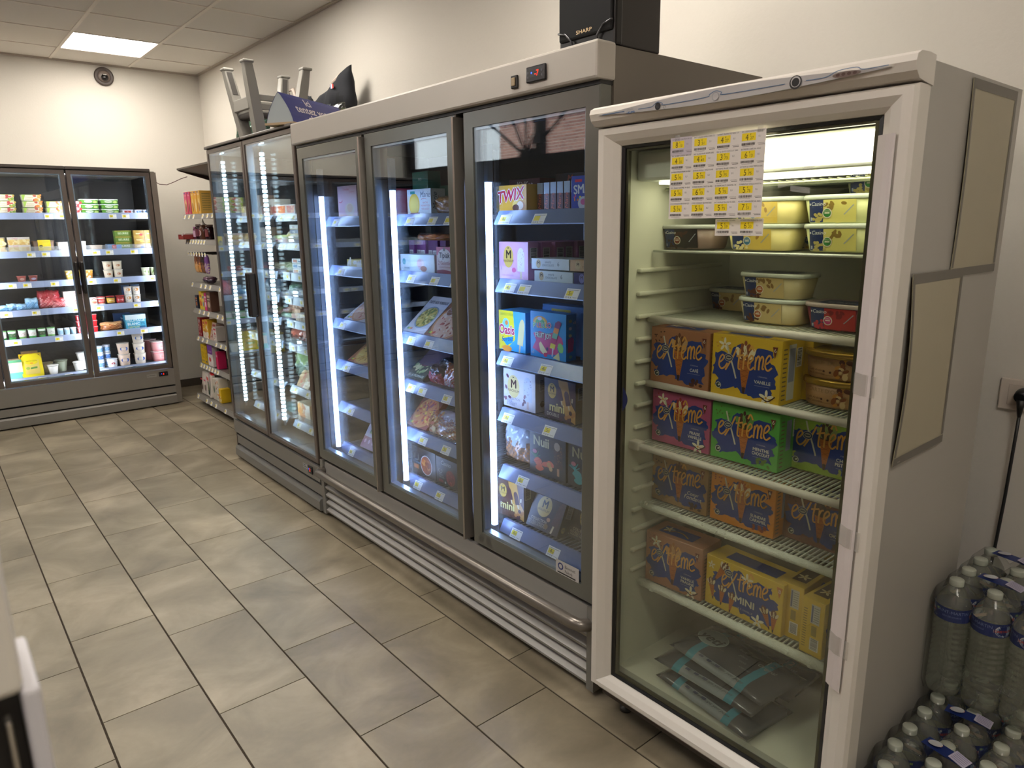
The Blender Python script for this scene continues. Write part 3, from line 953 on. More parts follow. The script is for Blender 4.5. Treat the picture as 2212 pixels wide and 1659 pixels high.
# wire shelves
WSH = [(1.475, .0035, .165, False), (1.283, .010, .155, False), (1.094, .010, .145, False), (.915, .010, .092, False), (.713, .011, .145, True), (.455, .013, .145, True)]
FROST = mat('e4e8dc', .7, bump=1.0, scale=260)
WWIRE = mat('d9ddd0', .4)
for i, (z, r, yf, frost) in enumerate(WSH):
    xa, xb = .073, WL - .092
    bm = new_bm(); tube(bm, [(xa, yf, z), (xb, yf, z)], r, 12)
    if i == 3: box(bm, xa - .004, xa + .035, yf - .012, yf + .02, z - .012, z + .014, bev=.004)
    if frost:
        for k in range(60):
            u = rnd.random(); bmesh.ops.create_icosphere(bm, subdivisions=1, radius=r * rnd.uniform(.5, 1.0), matrix=Matrix.Translation((xa + (xb - xa) * u, yf + rnd.uniform(-.004, .004), z - rnd.uniform(-.004, .006))))
    s = obj('wire_shelf', bm, FROST if frost else (mat('cfd3cc', .3, metal=.3) if i == 0 else WHITE), WF)
    bm = new_bm()
    n = 48
    for k in range(n):
        x = xa + .008 + (xb - xa - .016) * k / (n - 1)
        box(bm, x, x + (.003 if i else .002), yf + .004, .545, z - .001, z + (.003 if i else .002))
    for y in (yf + .06, yf + .2, .53): tube(bm, [(xa, y, z - .004), (xb, y, z - .004)], .003, 6)
    w = obj('wire_grid', bm, FROST if frost else WWIRE, s); w['kind'] = 'stuff'
# feet
for x in (.06, WL - .1):
    for y in (.11, .56):
        bm = new_bm(); lathe(bm, [(.02, 0), (.02, .012), (.009, .014), (.009, .08)], 12, cx=x, cy_=y); obj('foot', bm, mat('3a352f', .5), WF)
bm = new_bm()
extrude_profile(bm, [(.022 + 0, .105), (.022, .128), (.03, .128), (.03, .105)], 'x', .02, WL - .03)
for k in range(30): box(bm, .04 + k * .024, .052 + k * .024, .020, .0225, .112, .116, mi=1)
obj('lower_grille', bm, [mat('a39b92', .4), BLACK], WF)
# dark-blue half-round sticker inside the door
a = Art(.35); a.poly([(.088, 1.03)] + [(.088 + .018 * math.sin(math.pi * k / 12), 1.03 + .072 * k / 12) for k in range(13)], '16204a')
printed('blue_sticker', a, wd, lambda u, v, k: (u, .0290 - k, v))

# price sheets on the glass
def price_cell(a, x, y, w, h, big, small, name, tint=None):
    if tint: a.rect(x - .002, y - .002, x + w - .003, y + h + .002, tint)
    a.rect(x + w * .06, y + h * .40, x + w * .60, y + h * .83, 'f2d80e')
    a.text(big, x + w * .20, y + h * .43, h * .34, '4a3a10', sx=.85)
    a.text(small, x + w * .38, y + h * .46, h * .17, '5a4a18')
    a.text('€', x + w * .37, y + h * .68, h * .10, '4a3a10')
    a.text(name, x + w * .05, y + h * .88, h * .085, '55504e', wmax=w * .88)
    a.text('SU', x + w * .70, y + h * .56, h * .10, '8a8584')
    xx = x + w * .06
    r = random.Random(hash((big, small, round(x, 3))) % 999)
    while xx < x + w * .58:
        q = r.uniform(.0006, .002); a.rect(xx, y + h * .14, min(xx + q, x + w * .58), y + h * .28, '4d4844'); xx += q + r.uniform(.0005, .0012)
    a.rect(x + w * .10, y + h * .07, x + w * .52, y + h * .09, '8c8784'); a.rect(x + w * .68, y + h * .20, x + w * .95, y + h * .22, '8c8784'); a.rect(x + w * .72, y + h * .12, x + w * .96, y + h * .15, '6c6764')
t = thing('price_sheet', 'white price sheet of twenty yellow prices taped to the freezer door glass', 'price sheet', (WX + .0115, WY, 0), rz=R(-90))
sx0, sz0, cw, chh = .240, 1.563, .064, .0378
bm = new_bm(); box(bm, sx0, sx0 + .256, 0, .0004, sz0, sz0 + .190); obj('paper', bm, mat('e3dcd6', .6), t)
rows = [[('8', '13', 'EXTREME MIX CONE PISTACHE X12'), ('3', '51', 'BAC 1L GLACE VANILLE 500G CO'), ('4', '27', 'SORBET FRAMBOISE 500G CO'), ('4', '27', 'BAC CREME GLACE PISTACHE 500G')],
        [('4', '20', 'BAC SORBET CITRON 500G CO'), ('4', '43', 'BAC GLACE RHUM RAISIN 500G'), ('3', '73', 'BAC 1L GLACE CHOCOLAT 500G'), ('6', '13', 'EXTREME CAFE X6 426G')],
        [('5', '70', 'EXTREME CITRON FRAMB X6 426G'), ('5', '75', 'EXTREME ORIGINAL VANILLE X6 426'), ('5', '75', 'EXTREME FRAISE VANILLE 6'), ('5', '75', 'EXTREME 6X CHOC PISTCH 426G')],
        [('5', '75', 'EXT. FRAISE CARAMEL X6 426G'), ('6', '13', 'EXTREME ORIGINAL CHOCO X6 440G'), ('5', '75', 'EXTREME SALTY CARAMEL X6'), ('5', '75', 'EXTREME DUO VANILLE CHOCO X6')],
        [('5', '74', 'CONE C.FONDANT BROWNIE 426G'), ('5', '74', 'CONE C.FONDANT BROWNIE 426G'), ('5', '75', 'EXT VANILLE PRALINE X6 432G'), ('7', '51', 'HD POT CARA BEURRE SAL. 460G')]]
a = Art(.6)
for r_, row in enumerate(rows):
    for c_, (b_, s_, nm) in enumerate(row):
        price_cell(a, sx0 + .001 + c_ * cw, sz0 + (4 - r_) * chh + .001, cw, chh, b_, s_, nm, 'c6bcc6' if (r_, c_) == (0, 0) else None)
printed('price_print', a, t, lift=.00004)
for x in (sx0 + .012, sx0 + .235):
    bm = new_bm(); box(bm, x, x + .014, -.0006, -.0001, sz0 + .183, sz0 + .197); obj('tape', bm, clear('sticky_tape', (.93, .92, .9), haze=.12), t)
t = thing('price_slip', 'small white slip with two yellow prices taped below the big price sheet', 'price sheet', (WX + .0285, WY, 0), rz=R(-90))
bm = new_bm(); box(bm, .366, .366 + .127, 0, .0004, 1.522, 1.561); obj('paper', bm, mat('e3dcd6', .6), t)
a = Art(.6); price_cell(a, .368, 1.523, .062, .037, '5', '59', 'YETI ORIGINAL 12X100G'); price_cell(a, .431, 1.523, .062, .037, '6', '20', 'EXTREME MINI VANILLE X8 312G')
printed('price_print', a, t, lift=.00004)
for i, (x, z, q) in enumerate([(.545, 1.635, .35), (.575, 1.62, -.3), (.60, 1.67, .8)]):
    t = thing('tape_scrap', ['long scrap of clear tape stuck on the glass beside the price sheet', 'short crumpled scrap of clear tape on the freezer glass', 'steep scrap of clear tape high on the freezer glass'][i], 'tape', (WX + .0288, WY - x, z), rz=R(-90))
    bm = new_bm(); bmesh.ops.create_grid(bm, x_segments=4, y_segments=1, size=.5)
    for v in bm.verts: v.co = (v.co.x * .045, -.0003 - .0008 * abs(math.sin(v.co.x * 9)), v.co.y * .012 + v.co.x * .045 * math.tan(q) * .5)
    o = obj('tape_strip', bm, clear('sticky_tape2', (.93, .92, .9), haze=.22), t)

# two framed boards held on the freezer's side
def board(x0, x1, z0, z1, label, yb, warp, skew):
    t = thing('magnetic_board', label, 'board', (0, yb, 0))
    n = 14
    def surf(u, v):
        x = x0 + (x1 - x0) * u + skew * v
        z = z0 + (z1 - z0) * v
        y = -warp * math.sin(math.pi * v) * (1 - u) ** 1.5 - .003
        return x, y, z
    for nm, m, us, vsx, off in (('board_sheet', mat('aba38c', .45, vary=.03, scale=6), (0, 1), (0, 1), 0), ('border', mat('6b665f', .4), None, None, -.0008)):
        bm = new_bm()
        def strip(u0, u1, v0, v1):
            a_ = [[bm.verts.new(Vector(surf(u0 + (u1 - u0) * i / n, v0 + (v1 - v0) * j / n)) + Vector((0, off, 0))) for j in range(n + 1)] for i in range(n + 1)]
            for i in range(n):
                for j in range(n): bm.faces.new((a_[i][j], a_[i + 1][j], a_[i + 1][j + 1], a_[i][j + 1]))
        if us: strip(0, 1, 0, 1)
        else:
            e, f = .035, .05
            strip(0, 1, 0, f * .9); strip(0, 1, 1 - f, 1); strip(0, e, f, 1 - f); strip(1 - e * 1.4, 1, f, 1 - f)
        if us:
            g = bmesh.ops.extrude_face_region(bm, geom=list(bm.faces))
            for v in [q for q in g['geom'] if isinstance(q, bmesh.types.BMVert)]: v.co.y += .0015
        obj(nm, bm, m, t)
    a = Art(.4); a.rect(0, 0, .014, .003, '8f8a82')
    printed('maker_print', a, t, lambda u, v, k: (x0 + .018 + u, -.0055 - k, z0 + .006 + v))
board(1.763, 2.048, 1.427, 1.843, 'upper grey-bordered beige board stuck high on the side of the white freezer', .5945, .004, 0.0)
board(1.556, 1.834, 1.032, 1.445, 'lower warped beige board with a grey border on the side of the white freezer', .592, .010, 0.0)

# open white appliance door at the near edge of the aisle
t = thing('appliance_door', 'blurred white appliance door standing open beside the aisle', 'appliance door', (.012, .40, 0))
bm = new_bm(); box(bm, -.60, -.002, -.03, .03, 1.345, 1.66, bev=.004); obj('door_panel', bm, mat('cfc8bc', .4), t)
bm = new_bm(); box(bm, -.004, .004, -.028, .03, .05, 1.345, bev=.002); obj('edge_strip', bm, mat('c4c0c2', .4), t)
bm = new_bm(); box(bm, -.60, -.004, -.018, .02, .05, 1.345); obj('handle_recess', bm, mat('1a1613', .5), t)
bm = new_bm(); box(bm, -.0115, -.0090, -.028, .015, .9, 1.332, bev=.0008); obj('chrome_strip', bm, mat('d8d0c4', .15, metal=.9), t)
bm = new_bm(); box(bm, -.6, -.02, -.03, .03, 0, .05); obj('door_foot', bm, BLACK, t)

# ================================================================== PACKS
def brush(w, h, x0, y0, seed=1, jag=.010):
    base = [(.02, .50), (.07, .60), (.05, .70), (.18, .74), (.30, .72), (.33, .84), (.43, .90), (.52, .84), (.60, .78), (.70, .86), (.88, .84), (.90, .74), (.84, .66), (.95, .62), (1.0, .50), (.93, .42),
            (.97, .30), (.90, .25), (.94, .14), (.80, .10), (.66, .07), (.56, .13), (.48, .12), (.42, .20), (.30, .17), (.15, .13), (.06, .20), (.12, .30), (.02, .36)]
    r = random.Random(seed)
    out = []
    for i, p in enumerate(base):
        q = base[(i + 1) % len(base)]
        for t in (0, .33, .66):
            out.append((x0 + w * (p[0] + (q[0] - p[0]) * t) + r.uniform(-jag, jag) * .35, y0 + h * (p[1] + (q[1] - p[1]) * t) + r.uniform(-jag, jag) * .35))
    return out

SCRIPT = [([(.00, .10), (.06, .14), (.10, .20), (.07, .24), (.02, .18), (.01, .06), (.06, .0), (.12, .03), (.17, .10)], 0), ([(.15, .42), (.20, .25), (.28, .05), (.35, -.16)], 1),
          ([(.14, -.02), (.20, .08), (.27, .20), (.33, .34)], 0), ([(.41, .34), (.385, .15), (.385, .02), (.43, .0)], 0), ([(.34, .22), (.48, .25)], 0),
          ([(.485, .23), (.475, .0)], 0), ([(.475, .12), (.51, .22), (.555, .24)], 0), ([(.56, .10), (.61, .13), (.655, .19), (.625, .24), (.575, .18), (.565, .06), (.615, .0), (.675, .05)], 0),
          ([(.57, .32), (.615, .40), (.665, .31)], 0), ([(.705, .22), (.695, .0)], 0), ([(.695, .12), (.74, .23), (.77, .19), (.765, .0)], 0), ([(.765, .12), (.81, .23), (.84, .18), (.83, .03), (.86, .03)], 0),
          ([(.87, .10), (.93, .13), (.975, .2), (.94, .25), (.89, .18), (.88, .06), (.93, .0), (1.0, .05)], 0)]
def script_logo(a, x, y, s, gold='dca04c', slope=.10):
    for pts, k in SCRIPT:
        P = [(x + s * px, y + s * (py + slope * px)) for px, py in pts]
        a.line(P, s * .029, '1b2550' if k is None else ('c9c4b0' if k else gold))

def flower(a, x, y, r, col='e9e2c8', mid='d8a040'):
    for k in range(5):
        t = k * 1.2566 + .3
        a.ell(x + r * .55 * math.cos(t), y + r * .55 * math.sin(t), r * .5, r * .2, col, 10, rot=t)
    a.ell(x, y, r * .16, r * .16, mid, 8)

def cone(a, x, y, s, scoop, sauce, tilt=0.0, rr=.30):
    """waffle cone with a swirl of ice cream; (x, y) is the tip."""
    def T(px, py):
        c, q = math.cos(tilt), math.sin(tilt)
        return (x + s * (px * c - py * q), y + s * (px * q + py * c))
    a.poly([T(-.02, 0), T(.02, 0), T(.13, .62), T(-.13, .62)], 'b5672a')
    for k in range(5): a.line([T(-.02 - .02 * k, .1 + .1 * k), T(.03 + .02 * k, .16 + .1 * k)], s * .008, '8d4a1c', False); a.line([T(.02 + .02 * k, .1 + .1 * k), T(-.03 - .02 * k, .16 + .1 * k)], s * .008, '8d4a1c', False)
    a.poly([T(-.02, 0), T(.02, 0), T(.035, .12), T(-.035, .12)], '3c2114')
    c = T(0, .66); a.ell(c[0], c[1], s * .16, s * .06, sauce, 14, rot=tilt)
    for k in range(-2, 3):
        c = T(k * .065, .74); a.ell(c[0], c[1], s * .055, s * .12, scoop if k % 2 == 0 else sauce, 12, rot=tilt - k * .25)
    for k in (-1, 0, 1):
        c = T(k * .05, .84); a.ell(c[0], c[1], s * .045, s * .09, sauce if k else scoop, 12, rot=tilt - k * .35)
    c = T(0, .93); a.ell(c[0], c[1], s * .03, s * .05, sauce, 10, rot=tilt)
    c = T(.02, .80); a.ell(c[0], c[1], s * .012, s * .09, scoop, 8, rot=tilt + .2)

def badge(a, x, y, r):
    a.ell(x, y, r * 1.25, r, 'c8c2b2', 18); a.ell(x, y, r * 1.13, r * .88, '25305e', 18); a.ell(x, y, r * .85, r * .55, 'a9a598', 16); a.rect(x - r * .6, y - r * .14, x + r * .6, y + r * .18, '2a3046')

def carton(t, w, h, d, col, front=None, side=None, top=None, side2=None, rough=.45, bev=.0012, name='carton'):
    bm = new_bm(); box(bm, -w / 2, w / 2, 0, d, 0, h, bev=bev, seg=1)
    o = obj(name, bm, mat(col, rough), t)
    if front: printed('front_print', front, o, lambda u, v, k: (u - w / 2, -k, v))
    if side: printed('side_print', side, o, lambda u, v, k: (w / 2 + k, u, v))
    if side2: printed('side_print', side2, o, lambda u, v, k: (-w / 2 - k, d - u, v))
    if top: printed('top_print', top, o, lambda u, v, k: (u - w / 2, v, h + k))
    return o

def barcode(a, x, y, w, h, col='2c2c2c', bgc='e8e4da', seed=3, vert=False):
    a.rect(x, y, x + w, y + h, bgc)
    r = random.Random(seed)
    L = h if vert else w
    p = L * .08
    while p < L * .92:
        q = L * r.uniform(.015, .05)
        if vert: a.rect(x + w * .12, y + p, x + w * .88, y + p + q, col)
        else: a.rect(x + p, y + h * .12, x + p + q, y + h * .88, col)
        p += q + L * r.uniform(.02, .045)

def facing(name, label, cat, x, yl, yr, z, group=None, rx=0, dz=0, turn=0):
    """thing standing with its front at world x, spanning world y from yl (far) to yr (near), facing the aisle."""
    return thing(name, label, cat, (x, (yl + yr) / 2, z), rz=R(-90 + turn), group=group, rx=rx)

NAVYP = '213a86'
def cone_box(label, x, yl, yr, z, h, col, flav, scoop, sauce, garnish, d=.10, turn=0, script=None, dz=0):
    w = abs(yl - yr)
    t = facing('ice_cream_box', label, 'ice cream box', x, yl, yr, z + .002, 'ice cream cone boxes in the white freezer', turn=turn)
    W_, H_ = .20, h
    a = Art(.4)
    a.poly(brush(W_ * .98, H_ * 1.0, .001, -.002, seed=len(flav)), NAVYP)
    for k in range(10):
        r = random.Random(k + len(label)); a.ell(r.uniform(.01, .06), h * r.uniform(.72, .95), .003, .002, garnish, 7, rot=r.uniform(0, 3))
    if 'VANILLE' in flav: flower(a, .038, h * .84, .018)
    cone(a, .100, h * .10, h * .86, scoop, sauce)
    script_logo(a, .022, h * .44, .155)
    badge(a, .052, h * .64, .0105)
    a.ell(.024, h * .17, .0085, .0085, 'c9c8bd', 16); a.ell(.024, h * .17, .0068, .0068, '20303a', 14); a.ell(.026, h * .175, .004, .0025, 'c9c8bd', 8, rot=.6)
    a.poly([(.176, h * .90), (.190, h * .90), (.183, h * .72)], '6b2a1a'); a.text('6', .183, h * .82, .010, 'e8dfc8', 'c')
    if script:
        a.text(script[0], .150, h * .33, .011, 'd8d4c8', 'c', shear=.3); a.text(script[1], .150, h * .24, .013, 'd8d4c8', 'c', shear=.3)
    else:
        a.text("L'ORIGINAL", .152, h * .40, .0035, 'b9b6c4', 'c')
        L = flav.split(' ')
        for i, s in enumerate(L): a.bold(s, .152, h * .30 - i * .0115, .0085, 'd9d6d0', al='c', wmax=.05)
        a.rect(.130, h * .30 - len(L) * .0115 + .005, .172, h * .30 - len(L) * .0115 + .006, '8f94b4')
    if 'VANILLE' in flav: flower(a, .165, h * .10, .020); a.line([(.150, h * .10), (.170, h * .05), (.19, h * .14)], .003, '3a2016')
    else:
        for k in range(9):
            r = random.Random(k * 3 + len(flav)); a.ell(.155 + r.uniform(-.018, .022), h * (.11 + r.uniform(-.05, .06)), .006, .004, garnish, 9, rot=r.uniform(0, 3))
    s = Art(.45)
    s.rect(d * .30, h * .06, d * .62, h * .92, 'c9c6bc' if col == 'd9b32c' else col); s.rect(d * .34, h * .34, d * .58, h * .86, '8a8fa8'); barcode(s, d * .66, h * .55, d * .24, h * .3, vert=True)
    for k in range(12): s.rect(d * .08, h * (.08 + k * .07), d * .24, h * (.10 + k * .07), '6d5a3c')
    tp = Art(.45); tp.rect(.03, .02, .15, d * .7, NAVYP); flower(tp, .05, d * .5, .018); tp.line([(.04, .03), (.09, .05), (.13, .03)], .004, 'c98f3c')
    carton(t, .20, h, d, col, a, s, tp)
    return t

# --- cone boxes: (label, far y, near y, shelf z, height, carton, flavour, scoop, sauce, garnish)
S3, S4, S5, S6 = 1.098, .921, .719, .462
cone_box('brown coffee-flavour ice cream cone box on the third shelf beside the vanilla box', 1.614, 1.302, 1.102, S3, .162, 'a8714f', 'CAFÉ', 'c8a070', '6b3c20', '4a2214')
cone_box('big yellow vanilla ice cream cone box in the middle of the third shelf', 1.608, 1.090, .890, S3, .166, 'd9b32c', 'VANILLE', 'e8dcb8', '8a4a28', 'c88a3a', d=.11)
cone_box('pink strawberry and vanilla cone box on the fourth shelf', 1.614, 1.290, 1.090, S4, .155, 'b0507a', 'FRAISE VANILLE', 'e4d4b0', 'a02c2c', 'b03034')
cone_box('bright green mint chocolate cone box in the middle of the fourth shelf', 1.616, 1.086, .886, S4, .155, '58a848', 'MENTHE CHOCOLAT', '6a9a50', '4a2818', '5a7a30')
cone_box('lime green chocolate pistachio cone box at the near end of the fourth shelf', 1.689, .900, .700, S4, .150, '8fae3c', 'CHOCO PISTACHE', '8f9a58', '4a2c1c', '9aa84a')
cone_box('tan melting-heart brownie cone box on the fifth shelf under the pink box', 1.651, 1.312, 1.112, S5, .150, '9c7a50', 'x', '3a1f18', '5a3022', '3a1c14', script=('Coeur', 'Fondant'))
cone_box('orange caramel sundae cone box in the middle of the fifth shelf', 1.656, 1.104, .904, S5, .150, 'd98a2c', 'SUNDAE CARAMEL', 'e8d8b0', 'b0602c', '8a3c1c')
cone_box('dark brown chocolate cone box at the near end of the fifth shelf', 1.697, .901, .701, S5, .140, '6e3c2c', 'CHOCOLAT', '4a281c', '33180f', '3c1a10')
cone_box('rosy brown praline vanilla cone box at the far end of the lowest shelf', 1.621, 1.300, 1.098, S6, .165, 'a87458', 'VANILLE PRALINE', 'c89860', 'a0683a', '6a3a20', turn=3)
# the second yellow box behind the vanilla one
t = facing('ice_cream_box', 'yellow vanilla cone box standing behind the big yellow one', 'ice cream box', 1.722, 1.07, .87, S3 + .002, 'ice cream cone boxes in the white freezer')
carton(t, .20, .168, .10, 'd9b32c')
# mini cone box and its two fellows seen from the end
t = facing('ice_cream_box', 'wide yellow box of eight mini vanilla cones on the lowest shelf', 'ice cream box', 1.636, 1.094, .850, S6 + .002, 'ice cream cone boxes in the white freezer', turn=-2)
a = Art(.4); w, h = .246, .152
a.poly(brush(w * .92, h * 1.02, .012, -.002, seed=5, jag=.012), NAVYP)
flower(a, .135, h * .80, .020); flower(a, .175, h * .10, .020); flower(a, .018, h * .82, .012)
for x, y, q in ((.030, h * .52, -.55),): cone(a, x, y, .085, 'e8dcc0', '6b3a22', q)
for x, y, q in ((.028, .020, .15), (.055, .012, -.05), (.085, .002, -.12), (.212, .008, .35), (.222, .004, -.02)): cone(a, x, y, .070, 'e0cfa8', '6b3a22', q)
script_logo(a, .055, h * .50, .150); a.bold('MINI', .132, h * .30, .020, 'd8d5c8', al='c', sx=1.1); a.text('8 X VANILLE', .135, h * .17, .006, 'b8b4b8', 'c')
badge(a, .078, h * .80, .011); a.poly([(.225, h * .93), (.243, h * .93), (.234, h * .72)], 'c07828'); a.text('8', .234, h * .82, .011, 'e8dfc8', 'c')
tp = Art(.45); tp.rect(.05, .02, .21, .07, NAVYP)
carton(t, w, h, .095, 'd8b63a', a, None, tp)
for i, (x, y, ln) in enumerate(((1.650, .834, 'yellow mini cone box turned end-on beside the wide yellow one'), (1.617, .760, 'yellow mini cone box turned end-on at the near end of the lowest shelf'))):
    t = facing('ice_cream_box', ln, 'ice cream box', x, y + .031, y - .031, S6 + .002, 'ice cream cone boxes in the white freezer', turn=-4 * i)
    a = Art(.45); w, h = .062, .155
    a.rect(.026, h * .58, .050, h * .92, 'c9c6bc'); a.rect(.0275, h * .60, .032, h * .90, '6d7192')
    for k in range(7): a.rect(.034, h * (.62 + k * .04), .048, h * (.632 + k * .04), '8c8a84')
    barcode(a, .028, h * .10, .024, h * .22, seed=i + 2, vert=True)
    for k in range(16): a.rect(.006, h * (.12 + k * .045), .016, h * (.135 + k * .045), '7d6a2c')
    a.rect(.030, h * .36, .044, h * .54, '9c8a3c')
    tp = Art(.45); tp.rect(.01, .03, .05, .2, '5a4326'); flower(tp, .03, .06, .018, 'e9d9a0')
    s = Art(.45); s.poly(brush(.2, h, .01, 0, seed=8), NAVYP); script_logo(s, .05, h * .4, .12)
    carton(t, w, h, .24, 'd8b63a', a, s, tp)

# --- ice cream tubs
def tub(label, x, yl, z, body, flav, badgec, photo, dots, w=.195, d=.125, h=.062, lidc='c9cfc4', group='ice cream tubs in the white freezer', turn=0, labelc='1f2f5f', lidtext=True):
    t = thing('ice_cream_tub', label, 'ice cream tub', (x, yl - w / 2, z + .002), rz=R(-90 + turn), group=group)
    bm = new_bm(); lathe(bm, [(.80, 0), (.84, .004), (.955, h - .006)], 72, cy_=d / 2, sq=(w / 2, d / 2, 3.6)); o = obj('tub_body', bm, mat(body, .35), t)
    bm = new_bm(); lathe(bm, [(.98, h - .007), (1.0, h - .006), (1.0, h + .001), (.97, h + .004), (.90, h + .003), (.88, h + .001)], 40, cy_=d / 2, sq=(w / 2, d / 2, 3.6)); obj('tub_lid', bm, mat(lidc, .3), t)
    a = Art(.35)
    x0, x1, hh = -.070, .045, h - .008
    a.grid(x0, .003, -.032, hh, labelc, 12); a.grid(-.032, .003, x1, hh, photo, 16)
    r = random.Random(len(label))
    for k in range(7): a.ell(-.012 + r.uniform(-.015, .03), hh * r.uniform(.6, .9), .007, .004, dots[1], 9, rot=r.uniform(0, 3))
    a.line([(.008, hh * .30), (.016, hh * .34), (.040, hh * .78)], .0022, '9fa6ac'); a.ell(.004, hh * .24, .017, hh * .22, photo if photo != dots[1] else 'e8d8a0', 14)
    a.text('Casino', -.064, hh * .76, hh * .16, 'e6e6e8', shear=.25, sx=1.1); a.rect(-.0685, hh * .78, -.0655, hh * .86, 'e6e6e8'); a.rect(-.060, hh * .68, -.036, hh * .69, '9aa4c8')
    for k in range(16): a.ell(-.040 + r.uniform(-.018, .018), hh * (.22 + r.uniform(-.16, .2)), .0045, .0036, dots[0], 8)
    a.ell(-.022, hh * .44, .0115, .0115, 'ded8c8', 16); a.ell(-.022, hh * .44, .0095, .0095, badgec, 16); a.rect(-.028, hh * .42, -.016, hh * .47, 'e8e2d4'); a.text(flav, -.022, hh * .50, .0028, 'f0ead8', 'c')
    a.rect(-.066, hh * .12, -.061, hh * .26, 'aab0c4')
    def fn(u, v, k):
        s = .84 + .115 * (v - .004) / (h - .010)
        p = 3.6
        q = max(1e-6, 1 - min(.999, abs(u / (w / 2 * s))) ** p) ** (1 / p)
        return (u, d / 2 - d / 2 * s * q - k - .0016, v)
    printed('tub_label', a, o, fn)
    if lidtext:
        a = Art(.35); a.rect(-.06, .01, .06, .08, labelc); a.text('Casino', -.045, .02, .025, 'e6e6e8', shear=.25)
        printed('lid_print', a, o, lambda u, v, k: (u, v + .01, h + .0035 + k))
    return t
PIS = dict(body='d2d49a', flav='PISTACHE', badgec='2f7a34', photo='d6cc74', dots=('b8a860', '8a7030'))
VAN = dict(body='ecdc94', flav='VANILLE', badgec='4a7a9c', photo='e0c05a', dots=('e8d9a0', 'a8803a'))
COF = dict(body='cdbf92', flav='CAFÉ', badgec='a85a2c', photo='c9b27a', dots=('5a2c18', '8a6a3a'))
Z1, Z2 = 1.479, 1.288
tub('dark chocolate ice cream tub at the far end of the top wire shelf', 1.66, 1.338, Z1, body='8d766c', flav='CHOCOLAT', badgec='7a3c24', photo='2a2320', dots=('3a1c12', '4a2a1c'), lidc='b8bab4')
tub('yellow vanilla ice cream tub, lower of the middle stack on the top shelf', 1.66, 1.122, Z1, w=.205, **VAN)
tub('yellow vanilla ice cream tub on top of another behind the price slip', 1.66, 1.110, Z1 + .0665, w=.205, **VAN)
tub('green-badged pistachio tub at the bottom of the near stack on the top shelf', 1.66, .904, Z1, **PIS)
tub('green-badged pistachio tub second up in the near stack on the top shelf', 1.66, .910, Z1 + .0665, **PIS)
tub('pistachio tub topmost of the near stack under the lamp', 1.72, .846, Z1 + .133, **PIS)
tub('vanilla tub at the back of the top shelf between the two stacks', 1.79, 1.02, Z1, **VAN)
tub('vanilla tub at the back of the top shelf on top of another', 1.79, 1.02, Z1 + .0665, **VAN)
tub('coffee ice cream tub at the bottom of the pair on the second shelf', 1.698, 1.096, Z2, **COF)
tub('coffee ice cream tub on top of the pair on the second shelf', 1.690, 1.090, Z2 + .0665, **COF)
tub('coffee ice cream tub alone at the back of the second shelf', 1.868, 1.308, Z2, w=.17, **COF)
tub('red raspberry sorbet tub at the near end of the second shelf', 1.698, .905, Z2, body='7c2434', flav='FRAMBOISE', badgec='c03a78', photo='a82c2c', dots=('b02c3c', '7a1a20'), lidc='b7a6a2')
def gold_tub(label, z):
    t = thing('ice_cream_tub', label, 'ice cream tub', (1.68, .888 - .08, z), rz=R(-90), group='gold lidded tubs on the third shelf')
    w, d, h = .165, .115, .060
    bm = new_bm(); lathe(bm, [(.80, 0), (.86, .004), (.92, h)], 72, cy_=d / 2, sq=(w / 2, d / 2, 2.4)); o = obj('tub_body', bm, mat('b88c5e', .45), t)
    bm = new_bm(); lathe(bm, [(.97, h - .006), (1.0, h - .004), (1.0, h + .001), (.98, h + .003), (1.0, h + .005), (.96, h + .009), (.5, h + .010), (.01, h + .010)], 36, cy_=d / 2, sq=(w / 2, d / 2, 2.4)); obj('gold_lid', bm, mat('b08c34', .25, metal=.6), t)
    a = Art(.45)
    a.text("CARTE D'OR", -.052, h * .62, .010, 'a88450', sx=1.0); a.text('Café Arabica', -.055, h * .32, .006, '5a2c14', shear=.2); a.text('de Colombie', -.055, h * .18, .006, '5a2c14', shear=.2)
    a.ell(-.012, h * .34, .003, .003, '4a2414', 8); a.ell(.004, h * .32, .003, .003, '4a2414', 8); a.rect(-.02, h * .18, .012, h * .20, '9a7040')
    r = random.Random(4)
    for k in range(18): a.ell(.040 + r.uniform(-.022, .022), h * (.5 + r.uniform(-.38, .35)), r.uniform(.003, .010), r.uniform(.002, .007), ['8a4a1c', 'c88a3a', 'e0c088', '5a2a12'][k % 4], 9, rot=r.uniform(0, 3))
    def fn(u, v, k):
        s = .86 + .06 * v / h; q = max(1e-6, 1 - min(.999, abs(u / (w / 2 * s))) ** 2.4) ** (1 / 2.4)
        return (u, d / 2 - d / 2 * s * q - k - .0012, v)
    printed('tub_label', a, o, fn)
gold_tub('gold-lidded coffee ice cream tub on the third shelf, lower of the two', S3 + .002)
gold_tub('gold-lidded coffee ice cream tub on the third shelf, upper of the two', S3 + .002 + .0705)

